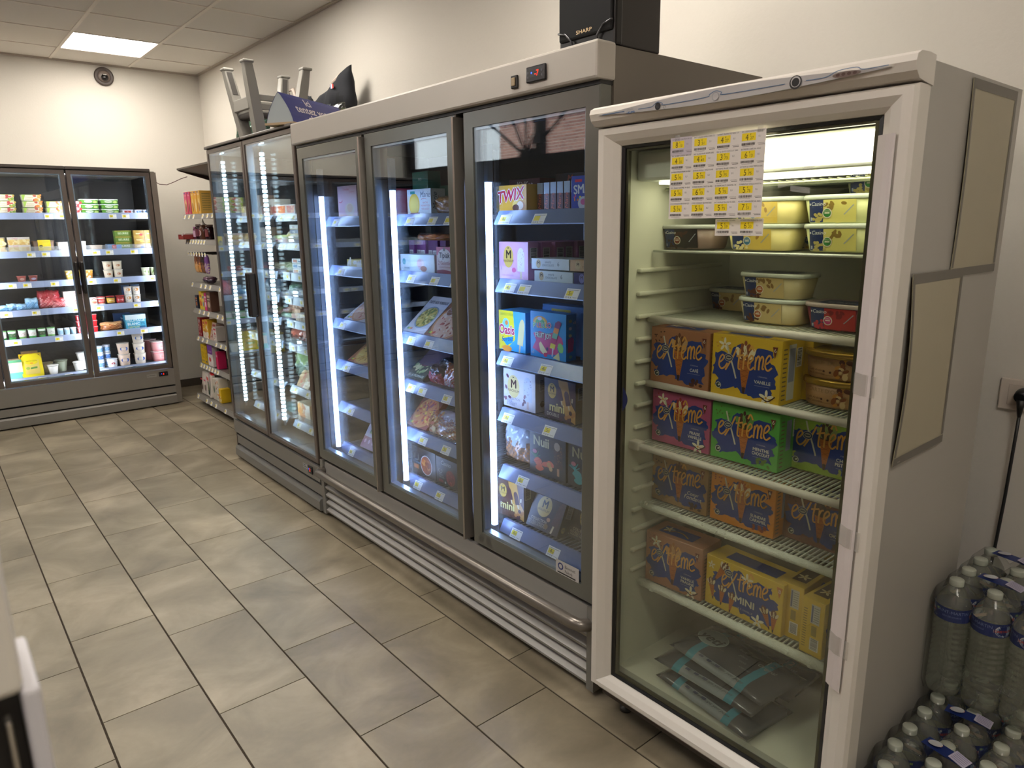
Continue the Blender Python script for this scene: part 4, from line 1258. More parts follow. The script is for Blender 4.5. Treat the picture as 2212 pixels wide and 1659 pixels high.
# --- slabs of freeze-at-home ice pops lying on the freezer floor
def pop_bag(label, loc, rz, word, seed, rx=0, ry=0, flip=False):
    t = thing('ice_pop_bag', label, 'ice pop bag', loc, rz=rz, rx=rx, ry=ry, group='bags of ice pops on the freezer floor')
    L, Wd, H = .34, .20, .036
    r = random.Random(seed)
    bm = new_bm()
    nx, ny = 26, 14
    def top(u, v, s=1):
        e = (1 - abs(2 * u - 1) ** 8) * (1 - abs(2 * v - 1) ** 5)
        rib = .0014 * abs(math.sin(v * math.pi * 6)) + .0008 * math.sin(u * 23 + seed) * math.sin(v * 17)
        return H * .5 * s * (e + .04) + (rib * e if s > 0 else 0)
    gr = {}
    for s in (1, -1):
        for i in range(nx + 1):
            for j in range(ny + 1):
                u, v = i / nx, j / ny
                if s < 0 and (i in (0, nx) or j in (0, ny)): gr[(s, i, j)] = gr[(1, i, j)]; continue
                z = top(u, v, s) if not (i in (0, nx) or j in (0, ny)) else 0
                gr[(s, i, j)] = bm.verts.new(((u - .5) * L, (v - .5) * Wd, H / 2 + z))
    for s in (1, -1):
        for i in range(nx):
            for j in range(ny):
                q = [gr[(s, i, j)], gr[(s, i + 1, j)], gr[(s, i + 1, j + 1)], gr[(s, i, j + 1)]]
                if s < 0: q.reverse()
                f = bm.faces.new(q); f.smooth = True
                u = (i + .5) / nx
                vv = (j + .5) / ny
                f.material_index = 0 if (u < .20 or u > .80) else (1 if (u < .26 or u > .74) else (2 if vv < .16 and s > 0 else 0))
    o = obj('bag_film', bm, [mat('3c4046', .22, coat=.6), mat('3f8ca0', .22, coat=.6), mat('8b9298', .2, coat=.6)], t)
    a = Art(.3)
    a.ell(-.095, .01, .050, .042, 'b4bebb', 22); a.ell(-.095, .01, .047, .039, '93a09d', 22)
    a.bold(word, -.098, -.012, .036, '22262a', al='c', shear=.2)
    a.text('12', .075, .035, .022, '98a0a0'); a.text('Original', .066, .012, .013, '8a9292', shear=.2)
    for k in range(5): a.text(['pops', 'fruit', 'glace', 'cola', 'cerise'][k], -.03 + .018 * k, .05 - .022 * k, .010, '5c6468', shear=.3)
    for k in range(3): a.rect(-.06 + .03 * k, -.092, -.045 + .03 * k, -.082, '2c3a5c')
    a.text('yeti pops yeti pops', -.02, -.093, .011, '3a4046', shear=.3)
    def fn(u, v, k):
        uu, vv = u / L + .5, v / Wd + .5
        if flip: pass
        return (u, v, H / 2 + H * .52 + .0035 + k)
    printed('bag_print', a, o, fn)
    return t
# long side runs across the freezer, label up
pop_bag('ice pop bag at the bottom of the heap, its end poking towards the glass', (1.625, 1.01, .192), R(-97), 'iti', 1)
pop_bag('ice pop bag in the middle of the heap on the freezer floor', (1.652, 1.035, .2325), R(-92), 'yeti', 2)
pop_bag('ice pop bag on top of the heap on the freezer floor', (1.678, 1.005, .2735), R(-98), 'yeti', 3)
pop_bag('ice pop bag lying at the back under the heap on the freezer floor', (1.83, 1.03, .192), R(-90), 'yeti', 4)

# ================================================================== WATER PACKS
WATER = clear('bottle_plastic', (.93, .95, .94), ior=1.40, rough=.02, haze=.20, hazecol='b8baa8', refl=1.6)
FILM = clear('shrink_film', (.96, .965, .955), ior=1.35, rough=.10, haze=.03, hazecol='b4b2a6', refl=.6)
prof = [(.030, 0), (.040, .004), (.0415, .015)]
z = .02
while z < .20:
    prof += [(.0415, z), (.0385, z + .004), (.0385, z + .007), (.0415, z + .011)]; z += .0155
prof += [(.0415, .205), (.0400, .212), (.0415, .218), (.0400, .255), (.034, .272), (.022, .292), (.0145, .302), (.0135, .308)]
bm = new_bm(); lathe(bm, prof, 20); BOT = mesh_of(bm, WATER, name='bottle')
bm = new_bm(); lathe(bm, [(.0165, .303), (.0168, .305), (.0168, .317), (.0155, .319), (.001, .319)], 16); CAP = mesh_of(bm, mat('b9beb0', .4), name='cap')
def bottle_label():
    a = Art(.3)
    W_ = 2 * math.pi * .042
    a.grid(0, 0, W_, .036, '1d2f6c', 30)
    for x in (.06, .19):
        a.ell(x, .018, .021, .016, 'c9ccd0', 20); a.ell(x, .018, .0185, .0135, '8fa4c0', 18)
        a.rect(x - .024, .013, x + .024, .022, 'e0c8b8'); a.bold('CRISTALINE', x, .0145, .006, 'b84438', al='c', wmax=.044)
        a.rect(x + .026, .024, x + .033, .030, '8fae5c'); a.text('1,5L', x + .02, .004, .004, 'a8b2d0')
    a.text('SAINT-MARTIN', .125, .022, .008, '7888b8', 'c'); a.text('EAU DE SOURCE', .125, .012, .004, '7888b8', 'c')
    return a.mesh(lambda u, v, k: ((.0418 + k) * math.sin(u / .042), -(.0418 + k) * math.cos(u / .042), .216 + v), 'bottle_label')
BLAB = bottle_label()
def six_pack(label, cx, cyy, z, handle, rots):
    t = thing('water_pack', label, 'bottled water', (cx, cyy, z), group='shrink-wrapped packs of water bottles')
    i = 0
    P = []
    for dx in (-.0428, .0428):
        for dy in (-.0855, 0, .0855):
            b = obj('bottle', BOT, None, t); b.location = (dx, dy, 0); b.rotation_euler = (0, 0, R(rots + i * 47)); i += 1
            obj('bottle_cap', CAP, None, b); obj('bottle_label', BLAB, None, b)
            P.append((dx, dy))
    # film stretched over the necks
    bm = new_bm(); nx, ny = 20, 30
    hx, hy = .0875, .1285
    def hgt(x, y):
        h = .215
        for px, py in P:
            q = math.hypot(x - px, y - py)
            h = max(h, .3205 - max(0, q - .016) * 1.25 if q > .016 else .3205)
        return h
    V = {}
    for a_ in range(nx + 1):
        for b_ in range(ny + 1):
            x, y = -hx + 2 * hx * a_ / nx, -hy + 2 * hy * b_ / ny
            ex = min(1, (hx - abs(x)) / .03, (hy - abs(y)) / .03)
            V[a_, b_] = bm.verts.new((x, y, hgt(x, y)))
    for a_ in range(nx):
        for b_ in range(ny):
            f = bm.faces.new((V[a_, b_], V[a_ + 1, b_], V[a_ + 1, b_ + 1], V[a_, b_ + 1])); f.smooth = True
    rim = [V[k, 0] for k in range(nx + 1)] + [V[nx, k] for k in range(1, ny + 1)] + [V[nx - k, ny] for k in range(1, nx + 1)] + [V[0, ny - k] for k in range(1, ny)]
    prev = rim
    for z_, s in ((.14, .985), (.03, .985), (.004, .93)):
        cur = [bm.verts.new((v.co.x * s, v.co.y * s, z_)) for v in rim]
        for k in range(len(rim)):
            f = bm.faces.new((prev[k], prev[(k + 1) % len(rim)], cur[(k + 1) % len(rim)], cur[k])); f.smooth = True
        prev = cur
    obj('shrink_film', bm, FILM, t)
    a = Art(.35)
    a.rect(-.05, -.018, .05, .018, '1d2f6c'); a.rect(-.05, -.018, -.014, .018, 'b9b4c8')
    for k in range(5): a.rect(-.047, -.014 + k * .006, -.018, -.012 + k * .006, '7c7898')
    a.ell(.026, 0, .016, .012, 'c9ccd0', 16); a.rect(.010, -.004, .042, .005, 'd89884')
    o = printed('carry_handle', a, t, lambda u, v, k: (u, v, .331 - u * u * 3.0 + k))
    o.location = (handle[0], handle[1], handle[2] if len(handle) > 2 else 0); o.rotation_euler = (0, 0, R(90 + handle[3] if len(handle) > 3 else 78))
    return t
py = .462
six_pack('water pack on the upper tier, standing away from the wall', 1.9835, py, .330, (0.0, 0.0, .004, -8), 20)
six_pack('water pack on the upper tier, pushed against the wall', 2.157, py, .330, (0.0, 0.02, .004, -12), 75)
six_pack('water pack on the lower tier in front of the upper ones', 1.872, py, 0, (0, 0, .004, 4), 10)
six_pack('water pack on the lower tier, second from the aisle', 1.694, py, 0, (0, -.01, .004, -12), 130)
six_pack('water pack on the lower tier, nearest the aisle', 1.516, py - .016, 0, (0, 0, .004, 0), 200)
six_pack('water pack on the lower tier under the two upper ones', 2.050, py, 0, (0, 0, .004, 0), 40)
six_pack('water pack on the lower tier in the corner by the wall', 2.228, py, 0, (0, 0, .004, 0), 60)

# ================================================================== FREEZER GOODS (front plane about x = 1.70)
GF = 'frozen goods in the three-door freezer'
FS = [1.594, 1.352, 1.080, .860, .630, .402]
def fbox(label, x, yl, yr, z, h, d, col, art=None, side=None, top=None, rx=0, turn=0, name='food_box', rough=.4, group=GF):
    t = facing(name, label, 'food box', x, yl, yr, z + .003, group, rx=rx, turn=turn)
    carton(t, abs(yl - yr), h, d, col, art, side, top, rough=rough)
    return t
def crumple_bag(label, x, yl, yr, z, h, d, mats, seed=1, art=None, rx=0, turn=0, split=.5, name='food_bag', group=GF, parent=None, cat='food bag'):
    """pillow bag of crinkled film standing or slumped on a shelf; local frame like a carton."""
    w = abs(yl - yr)
    t = facing(name, label, cat, x, yl, yr, z + .004, group, rx=rx, turn=turn)
    o = bag_mesh(t, w, h, d, mats, seed, split)
    if art: printed('front_print', art, o, lambda u, v, k: (u - w / 2, .0 - k + d * .5 * (1 - max(0, 1 - (2 * u / w - 1) ** 2) ** .5 * max(0, 1 - (2 * v / h - 1) ** 4) ** .5) - .006, v))
    return t
def bag_mesh(t, w, h, d, mats, seed=1, split=.5, nx=18, ny=18, name='bag_film', cloth=False):
    r = random.Random(seed)
    ph = [r.uniform(0, 6.28) for _ in range(8)]
    bm = new_bm(); V = {}
    for s in (-1, 1):
        for i in range(nx + 1):
            for j in range(ny + 1):
                u, v = 2 * i / nx - 1, 2 * j / ny - 1
                edge = i in (0, nx) or j in (0, ny)
                if s > 0 and edge: V[s, i, j] = V[-1, i, j]; continue
                th = max(0, 1 - u * u) ** .45 * max(0, 1 - abs(v) ** 3.2) ** .5
                cr = .10 * math.sin(7 * u + ph[0] + 3 * v) * math.sin(6 * v + ph[1]) + .07 * math.sin(15 * u * v + ph[2]) + .05 * math.sin(19 * u + ph[3] - 11 * v)
                y = d / 2 + s * d / 2 * th * (1 + cr)
                zz = (v + 1) / 2 * h * (1 + .03 * math.sin(5 * u + ph[4]))
                V[s, i, j] = bm.verts.new((u * w / 2 * (1 + .03 * math.sin(6 * v + ph[5])), y, zz))
    lowest = min(v.co.z for v in bm.verts)
    for v in bm.verts: v.co.z -= lowest
    for s in (-1, 1):
        for i in range(nx):
            for j in range(ny):
                q = [V[s, i, j], V[s, i + 1, j], V[s, i + 1, j + 1], V[s, i, j + 1]]
                if s > 0: q.reverse()
                try: f = bm.faces.new(q)
                except ValueError: continue
                f.smooth = cloth or (i + j + seed) % 3 != 0
                k = 0
                if len(mats) > 1:
                    k = 0 if j / ny + .08 * math.sin(i * 1.3 + seed) < split else 1
                if len(mats) > 2 and k == 0 and ((i * 7 + j * 13 + seed * 5) % 5 < 2): k = 2
                f.material_index = k
    return obj(name, bm, [mat(m, .85) if cloth else mat(m, .25, coat=.5) for m in mats], t)

def film_art(w, h, word=None, col='2a2a2a', sub=None, badge_=None, x=.5, y=.6, s=.14, edge=None, shear=0, seed=1, blobs=None):
    a = Art(.4)
    if blobs:
        r = random.Random(seed)
        n, cols, bx0, by0, bx1, by1, rad = blobs
        for k in range(n): a.ell(w * r.uniform(bx0, bx1), h * r.uniform(by0, by1), rad * r.uniform(.6, 1.3), rad * r.uniform(.4, .9), cols[k % len(cols)], 9, rot=r.uniform(0, 3))
    if badge_: a.ell(w * badge_[0], h * badge_[1], badge_[2], badge_[3], badge_[4], 20)
    if word: a.bold(word, w * x, h * y, h * s, col, edge=edge, al='c', shear=shear, wmax=w * .85)
    if sub:
        for i, q in enumerate(sub): a.text(q[0], w * q[1], h * q[2], h * q[3], q[4], 'c', wmax=w * .8)
    return a

def gold_badge(a, x, y, rx, ry, name=True, col='d8b458', dark='2a1a14'):
    a.ell(x, y, rx, ry, col, 26)
    a.bold('M', x, y - ry * .12, ry * .72, dark, al='c')
    if name: a.text('MAGNUM', x, y - ry * .48, ry * .22, dark, 'c', sx=1.1)
    a.ell(x, y + ry * .80, rx * .16, ry * .05, dark, 8)
def lolly(a, x, y, w, h, col, dots, stick='d9c6a0', tilt=0.0, n=14, seed=2):
    def T(px, py): return (x + px * math.cos(tilt) - py * math.sin(tilt), y + px * math.sin(tilt) + py * math.cos(tilt))
    a.poly([T(-w * .13, -h * .3), T(w * .13, -h * .3), T(w * .13, 0), T(-w * .13, 0)], stick)
    pts = [T(w / 2, 0), T(w / 2, h * .65)] + [T(w / 2 * math.cos(k * math.pi / 8), h * .65 + h * .35 * math.sin(k * math.pi / 8)) for k in range(1, 8)] + [T(-w / 2, h * .65), T(-w / 2, 0)]
    a.poly(pts, col)
    r = random.Random(seed)
    for k in range(n):
        c = T(r.uniform(-.38, .38) * w, r.uniform(.08, .9) * h); a.ell(c[0], c[1], w * .05, w * .03, dots, 7, rot=r.uniform(0, 3))

# --- third door
w, h = .17, .095
a = Art(.4); a.rect(0, 0, w, h, 'e0a83a'); a.rect(0, 0, w * .10, h, '6b5a34'); a.ell(w * .75, h * .25, .035, .022, 'f0d070'); 
a.bold('TWIX', w * .47, h * .42, .040, 'c81e3c', edge='e9ecf4', al='c', shear=.2, rot=.10); a.ell(w * .82, h * .22, .024, .020, 'c8863c'); a.ell(w * .80, h * .24, .018, .015, 'ecd8c0'); a.ell(w * .66, h * .16, .018, .012, '5a2a18')
fbox('yellow chocolate bar ice cream box with red lettering on the top freezer shelf', 1.70, 2.118, 1.948, FS[0], h, .12, 'd8a83a', a)
w, h = .18, .125
a = film_art(w, h, 'KitKat', 'e8c8d0', y=.72, s=.20, shear=.2)
fbox('dark red ice cream box standing behind the yellow one', 1.83, 2.20, 2.02, FS[0], h, .10, '5c1428', a)
for i in range(7):
    y = 1.935 - i * .034
    a = Art(.4); a.rect(.0, .0, .029, .098, '5a3226'); a.rect(0, .060, .029, .098, 'a8b8cc'); a.text('Mars', .020, .006, .015, 'd86848', rot=R(90), shear=.25, sx=1.3)
    fbox('upright brown chocolate bar pack, %s in the row beside the yellow box' % ['first', 'second', 'third', 'fourth', 'fifth', 'sixth', 'last'][i], 1.74, y, y - .029, FS[0], .098, .10, '4e2c24', a, name='bar_pack')
a = film_art(.16, .06, 'Mars', 'c8583c', y=.3, s=.5, shear=.2); a.text('7', .02, .016, .03, 'b0a890')
fbox('dark brown box lying behind the row of chocolate bar packs', 1.86, 1.97, 1.78, FS[0], .135, .06, '2c1a18', film_art(.19, .135, 'Mars', 'c8583c', y=.78, s=.17, shear=.2))
w, h = .16, .108
a = Art(.4); a.rect(0, 0, w, h, '2a46b8'); a.bold('SMARTIES', w * .60, h * .52, .028, 'dfe8f8', al='c', rot=.06)
r = random.Random(3)
for k in range(16): a.ell(r.uniform(.01, w - .01), r.choice([r.uniform(.75, .97), r.uniform(.3, .45)]) * h, .005, .003, ['e8d84a', 'd85aa0', '58b8d8', 'e88a3a'][k % 4], 9, rot=r.uniform(0, 3))
a.ell(w * .35, h * .2, .026, .022, 'c8d0ec'); a.ell(w * .35, h * .24, .014, .010, 'd870b0'); a.rect(w * .1, h * .82, w * .3, h * .9, 'd8304a')
fbox('blue sweets ice cream box at the near end of the top freezer shelf', 1.70, 1.722, 1.562, FS[0], h, .12, '2a46b8', a)
w, h = .165, .136
a = Art(.35); a.rect(0, 0, w, h, 'e0a8c8'); a.poly([(0, 0), (w * .9, 0), (w * .5, h * .3), (0, h * .35)], 'e8bcd4')
gold_badge(a, w * .33, h * .60, .029, .040); lolly(a, w * .76, h * .22, .040, .085, 'e6dfe8', 'c070a0'); a.ell(w * .52, h * .25, .012, .009, 'd86a94'); a.text('PINK LEMONADE', w * .3, h * .08, .006, 'c070a0', 'c'); a.text('3', w * .05, h * .25, .012, '8a5a78')
s = Art(.4); barcode(s, .012, .06, .035, .055, vert=True)
fbox('pink ice cream stick box at the far end of the second freezer shelf', 1.70, 2.107, 1.945, FS[1], h, .055, 'dca0c4', a, s)
for i in range(5):
    s = Art(.4); barcode(s, .008, .06, .035, .055, vert=True, seed=i)
    t = fbox('pink ice cream stick box, %s behind the front one' % ['next', 'second', 'third', 'fourth', 'fifth'][i], 1.765 + i * .058, 2.105, 1.943 - (.012 if i % 2 else 0), FS[1], .134, .052, 'c888b0', None, s)
for i, (ln, x, yl, yr, z, col, tc, wd) in enumerate([
        ('white flat ice cream box on top of its twin beside the pink boxes', 1.705, 1.930, 1.737, FS[1] + .042, 'd4dee0', '5a6468', 'WHITE'),
        ('white flat ice cream box under its twin beside the pink boxes', 1.698, 1.907, 1.712, FS[1], 'd0dcdc', '4a5458', 'WHITE'),
        ('tan flat ice cream box at the near end, on top of the purple one', 1.705, 1.733, 1.545, FS[1] + .042, 'c8a87c', '5a4030', 'DOUBLE'),
        ('dark purple flat ice cream box under the tan one', 1.698, 1.708, 1.515, FS[1], '2f2a5c', 'c8c4d8', 'COOKIE')]):
    a = Art(.4); gold_badge(a, .038, .0195, .0125, .0155, name=False, col='cdb888' if col != '2f2a5c' else '8a88c0'); a.text(wd, .088, .022, .007, tc, 'c'); a.text('CHOCOLATE', .088, .012, .007, tc, 'c'); a.text('6', .135, .014, .014, tc)
    fbox(ln, x, yl, yr, z, .038, .13, col, a)
w, h = .155, .152
a = Art(.4); a.rect(0, 0, w, h, '3aa8d8'); a.poly([(0, h), (w * .55, h), (w * .62, h * .3), (w * .3, h * .05), (0, 0)], 'f0dc2a'); a.text('ORANGE CITRON', w * .05, h * .88, .010, '3a7a3a', wmax=w * .5)
a.ell(w * .27, h * .68, .02, .02, '8ad0e8'); a.ell(w * .30, h * .70, .009, .009, 'e88a3a'); a.bold('Oasis', w * .30, h * .42, .034, 'd02858', al='c', edge='f4f0e0', wmax=w * .58)
a.poly([(w * .1, h * .28), (w * .55, h * .38), (w * .52, h * .22), (w * .3, h * .12)], '2a9ac8'); a.text('Sorbet', w * .33, h * .24, .018, '16386c', 'c', rot=.1, shear=.2); lolly(a, w * .80, h * .18, .032, .10, 'e8d890', 'f0e8b8', tilt=-.15); a.ell(w * .3, h * .05, .03, .012, 'f09a3a')
s = Art(.4); s.rect(.05, .03, .075, .11, '8a9a4a'); s.rect(.053, .035, .06, .105, '3a5a3a')
fbox('yellow and blue orange-lemon sorbet box at the far end of the third shelf', 1.70, 2.115, 1.960, FS[2], h, .11, '2f9ad0', a, s)
w, h = .185, .165
a = Art(.4); a.rect(0, 0, w, h, '2a90d0')
a.poly([(.010, .03), (.03, .06), (.015, .085), (.05, .095), (.09, .088), (.13, .10), (.165, .08), (.172, .06), (.14, .045), (.15, .02), (.06, .012)], 'c83a78')
for k, c in enumerate(('d89a3a', 'e0c04a', '5ab070')): a.ell(.052, .128, .038 - k * .007, .022 - k * .005, c, 20)
a.rect(.028, .112, .10, .122, '2a90d0'); a.ell(.050, .140, .012, .007, 'c8d0e8')
for k, (ch, c) in enumerate(zip('PIRULO', ('5ab86a', 'e8963a', 'd84a68', '5ab86a', 'e0c04a', 'd84a68'))): a.bold(ch, .020 + k * .0165, .106 + k * .0012, .018, c, edge='e8eef4', al='c')
a.bold('FRUIT JOY', .068, .072, .018, 'ecf0f0', edge='2a6a4a', al='c', wmax=.085)
for k, c in enumerate(('e8dc4a', 'b83068', '7ac0a0', 'e89a4a', '7a2a5c')):
    t0 = k / 5; a.poly([(.108 + .032 * t0 - .006, .04 + .095 * t0), (.133 + .032 * t0 - .006, .036 + .095 * t0), (.133 + .032 * (t0 + .2) - .006, .036 + .095 * (t0 + .2)), (.108 + .032 * (t0 + .2) - .006, .04 + .095 * (t0 + .2))], c)
a.ell(.150, .130, .013, .010, '7a2a5c', 12); a.poly([(.112, .01), (.119, .01), (.123, .04), (.115, .041)], 'd0c0d8')
a.poly([(.045, .05), (.055, .058), (.09, .022), (.07, .012), (.052, .025)], 'ecdca0'); a.ell(.158, .045, .014, .018, '8ad070', rot=.4); a.poly([(.118, .005), (.150, .03), (.155, .0)], 'e0dca0'); a.ell(.09, .034, .006, .007, '3a2a5c'); a.ell(.080, .012, .010, .008, 'd84a68'); a.text('x5', .005, .01, .010, 'dfe8f0')
s = Art(.4)
for k, c in enumerate(('c8e0a0', 'e8e8f0', 'ecdca0')): s.ell(.02, .14 - k * .025, .008, .006, c, 10)
s.poly([(.008, .03), (.034, .035), (.038, .075), (.028, .085), (.008, .078)], 'd83a7c'); s.text('x5', .033, .13, .010, 'dfe8f0'); s.ell(.022, .015, .008, .006, '6ac0a0', 10)
fbox('blue fruit ice lolly box with a rainbow on the third freezer shelf', 1.695, 1.925, 1.740, FS[2], h, .05, '2a8ccc', a, s)
a = Art(.4); a.rect(0, .14, .235, .165, '2a78b8'); a.rect(.05, .142, .15, .164, 'd8c83a'); a.text('ORANGE CITRON', .056, .148, .011, '5a5a2a'); a.text('10', .02, .146, .012, '8ab0d8')
fbox('blue orange-lemon box standing behind the lolly box', 1.80, 1.975, 1.740, FS[2], .178, .06, '2070b0', a)
fbox('darker blue ice lolly box at the near end of the third shelf', 1.76, 1.735, 1.60, FS[2], .165, .10, '2468a8', film_art(.13, .165, None, badge_=(.3, .65, .018, .045, '8a5a48'), sub=[('x10', .5, .2, .06, '9ab8d8')]))
w, h = .185, .148
a = Art(.35); a.rect(0, 0, w, h, 'dcd4d6'); gold_badge(a, w * .32, h * .56, .036, .045, col='e0c888', dark='4a2430')
lolly(a, w * .77, h * .24, .048, .095, 'c8ccdc', '8a6a7a', stick='d8b8a8')
r = random.Random(5)
for k in range(12): a.ell(w * r.choice([r.uniform(.03, .2), r.uniform(.55, .68)]), h * r.uniform(.1, .95), .010, .006, ['6a3a48', '8a5a68', 'e8e0e0'][k % 3], 9, rot=r.uniform(0, 3))
a.text('COLLECTION', w * .10, h * .20, .009, '8a7a80'); a.text('WHITE', w * .10, h * .14, .007, '5a78a8'); a.text('CHOCOLATE', w * .10, h * .09, .007, '5a5a78'); a.text('& COOKIES', w * .10, h * .04, .007, '5a5a78')
s = Art(.4); barcode(s, .02, .08, .028, .045, vert=True); s.ell(.035, .03, .012, .012, '5a3a2a')
fbox('white cookie ice cream stick box at the far end of the fourth shelf', 1.70, 2.092, 1.907, FS[3], h, .062, 'c9bdb4', a, s)
fbox('white cookie ice cream stick box right behind its twin on the fourth shelf', 1.768, 2.085, 1.90, FS[3], .146, .062, 'bfb4ac', None)
def mini_art(w, h, dark, lab=None):
    a = Art(.35); a.rect(0, 0, w, h, dark); a.poly([(w * .45, h), (w * .75, h), (w * .85, h * .5), (w, h * .3), (w, 0), (w * .7, h * .1), (w * .55, h * .5)], 'c8964a')
    for k, (x, y, q) in enumerate(((.55, .50, .3), (.78, .42, .25), (.90, .62, -.1))): lolly(a, w * x, h * y, w * .15, h * .36, '4a2834', '6a3a3a', tilt=q)
    r = random.Random(2)
    for k in range(8): a.ell(w * r.uniform(.5, .98), h * r.uniform(.02, .25), .008, .008, ['b87a3a', '4a2430'][k % 2], 10)
    gold_badge(a, w * .25, h * .70, w * .14, h * .19); a.bold('mini', w * .40, h * .20, h * .22, 'e0d084', al='c', wmax=w * .7)
    if lab: a.text(lab, w * .28, h * .07, h * .08, 'd8d0c0', 'c')
    return a
w, h = .160, .148
s = Art(.4); s.rect(0, 0, .10, h, 'd0b890'); barcode(s, .01, .085, .04, .045, vert=True)
fbox('dark purple mini ice cream stick box in the middle of the fourth shelf', 1.70, 1.856, 1.696, FS[3], h, .09, '4a3440', mini_art(w, h, '3c2836', 'DOUBLE'), s)
w, h = .145, .148
crumple_bag('see-through bag of nuts ice bites slumped at the far end of the fifth shelf', 1.70, 2.122, 1.945, FS[4], .165, .09, ('9a7a68', 'b8c0cc', 'c88a5c'), 3, split=.48)
w, h = .195, .165
def nui(w, h, pool, plant):
    a = Art(.35); a.rect(0, 0, w, h, '1a2026'); a.bold('Nuii', w * .32, h * .68, h * .22, 'e0d8a8', al='c')
    for k in range(9):
        r = random.Random(k); a.ell(w * r.uniform(.15, .62), h * r.uniform(.12, .34), w * .10, h * .06, pool, 12, rot=r.uniform(-.4, .4))
    for k in range(7): a.line([(w * .18, h * .38), (w * (.04 + .045 * k), h * (.46 + .04 * (k % 3)))], .003, plant)
    a.ell(w * .15, h * .52, .012, .008, 'c87a8a'); a.ell(w * .55, h * .30, .012, .010, 'c89050'); a.ell(w * .60, h * .22, .010, .010, 'd8a868')
    lolly(a, w * .80, h * .28, w * .24, h * .58, '3a221c', '9a6a3a', stick='c89878', n=26); a.ell(w * .77, h * .78, w * .08, h * .10, 'c8b8a8', 14)
    return a
fbox('black ice cream stick box with an orange caramel pool on the fifth shelf', 1.695, 1.934, 1.739, FS[4], h, .10, '161b20', nui(w, h, 'd8603a', '3a7a4a'), turn=0)
fbox('black ice cream stick box with a turquoise pool on the fifth freezer shelf', 1.70, 1.732, 1.540, FS[4], h, .10, '161b20', nui(w, h, '3aa0a0', '3aa8b0'))
fbox('black ice cream stick box behind the orange caramel one', 1.81, 1.93, 1.74, FS[4], .172, .08, '12161a')
w, h = .155, .150
s = Art(.4); s.rect(0, 0, .09, h, 'a8a8b4'); barcode(s, .008, .085, .035, .05, vert=True); s.ell(.06, .12, .008, .008, '3a3a3a'); s.rect(.045, .05, .055, .065, '2a4a8a')
fbox('brown mini ice cream stick box with a pale end on the lowest shelf', 1.69, 2.13, 1.978, FS[5], h, .085, '5a3428', mini_art(w, h, '5c3a30'), s, turn=6)
def mag_dark(w, h, extra=True):
    a = Art(.35); a.rect(0, 0, w, h, '33201e'); gold_badge(a, w * .40, h * .60, w * .22, h * .27, dark='1c120e'); a.bold('COLLECTION', w * .34, h * .20, .010, 'b8a890', al='c'); a.text('DOUBLE CARAMEL &', w * .34, h * .13, .008, 'b8a890', 'c'); a.text('GLAZED ALMONDS', w * .34, h * .07, .008, 'b8a890', 'c')
    lolly(a, w * .82, h * .22, w * .20, h * .66, '4e2c26', '7a4a38', tilt=-.2, n=22); a.ell(w * .62, h * .32, .010, .008, 'c89060'); a.ell(w * .72, h * .90, .014, .007, 'd0b8a0'); a.ell(w * .60, h * .14, .011, .010, '8a6a3a')
    return a
s = Art(.4); barcode(s, .014, .075, .030, .055, vert=True); s.ell(.022, .03, .010, .012, 'c8b060', 14); s.text('M', .022, .024, .012, '2a1a14', 'c')
w, h = .175, .150
fbox('dark brown almond ice cream stick box leaning back on the lowest shelf', 1.69, 1.955, 1.780, FS[5] + .004, h, .055, '2c1b1a', mag_dark(w, h), s, rx=-.42)
s2 = Art(.4); s2.ell(.022, .05, .010, .012, '9a9488', 14); s2.text('M', .022, .044, .012, '2a1a14', 'c'); s2.line([(.045, .02), (.05, .07), (.04, .12)], .0015, '6a5c54')
fbox('dark brown almond ice cream stick box behind the leaning one', 1.755, 1.945, 1.770, FS[5] + .004, h, .055, '281918', None, s2, rx=-.42)
fbox('black ice cream stick box leaning at the near end of the lowest shelf', 1.735, 1.765, 1.60, FS[5] + .004, .15, .08, '1d1616', mag_dark(.165, .15), rx=-.40)

# --- second door
w, h = .185, .108
a = Art(.4); a.rect(0, 0, w, h, 'ccd6dc'); a.rect(0, 0, w * .34, h * .75, 'd8cfc0'); a.ell(w * .30, h * .42, .042, .046, 'd8b84a', 20); a.ell(w * .30, h * .38, .034, .036, 'e0c868', 18); a.rect(w * .12, 0, w * .52, h * .10, '6a2a34')
a.rect(w * .14, h * .82, w * .34, h * .93, '2a8a84'); a.text('Marie', w * .54, h * .68, .024, '28405c', shear=.3); a.line([(w * .60, h * .60), (w * .70, h * .63), (w * .82, h * .60)], .002, 'c84048')
for k, q in enumerate(('HACHIS', 'PARMENTIER', 'PUR BOEUF')): a.text(q, w * .76, h * (.44 - k * .12), .008, 'd07a74', 'c')
s = Art(.4); s.text('Marie', .032, .02, .022, '28405c', rot=R(90), shear=.3); s.line([(.04, .03), (.042, .06), (.04, .08)], .0016, 'c84048')
fbox('pale blue shepherd pie box on the top shelf behind the middle door', 1.70, 2.740, 2.558, FS[0], h, .075, 'c2d0da', a, s)
crumple_bag('tan bag of chips slumped at the near end of the top shelf', 1.705, 2.58, 2.385, FS[0], .075, .12, ('b08c68', '8a6a58', 'c8a478'), 5, split=.9)
fbox('tall green box standing at the back of the top shelf', 1.83, 2.90, 2.77, FS[0], .195, .07, '1f7a5c', film_art(.13, .195, None, sub=[('BIO', .5, .8, .06, 'c8d8c8')]))
fbox('long green carton lying at the back of the top shelf', 1.88, 2.75, 2.50, FS[0], .13, .06, '2a6a54')
fbox('red and pink frozen snack box seen past the light strip', 1.76, 3.05, 2.93, FS[0], .125, .08, 'c83a54', film_art(.12, .125, 'RO', 'e8dcd8', y=.70, s=.12, blobs=(6, ('a83a2c', 'c86a3a'), .2, .1, .8, .5, .02)))
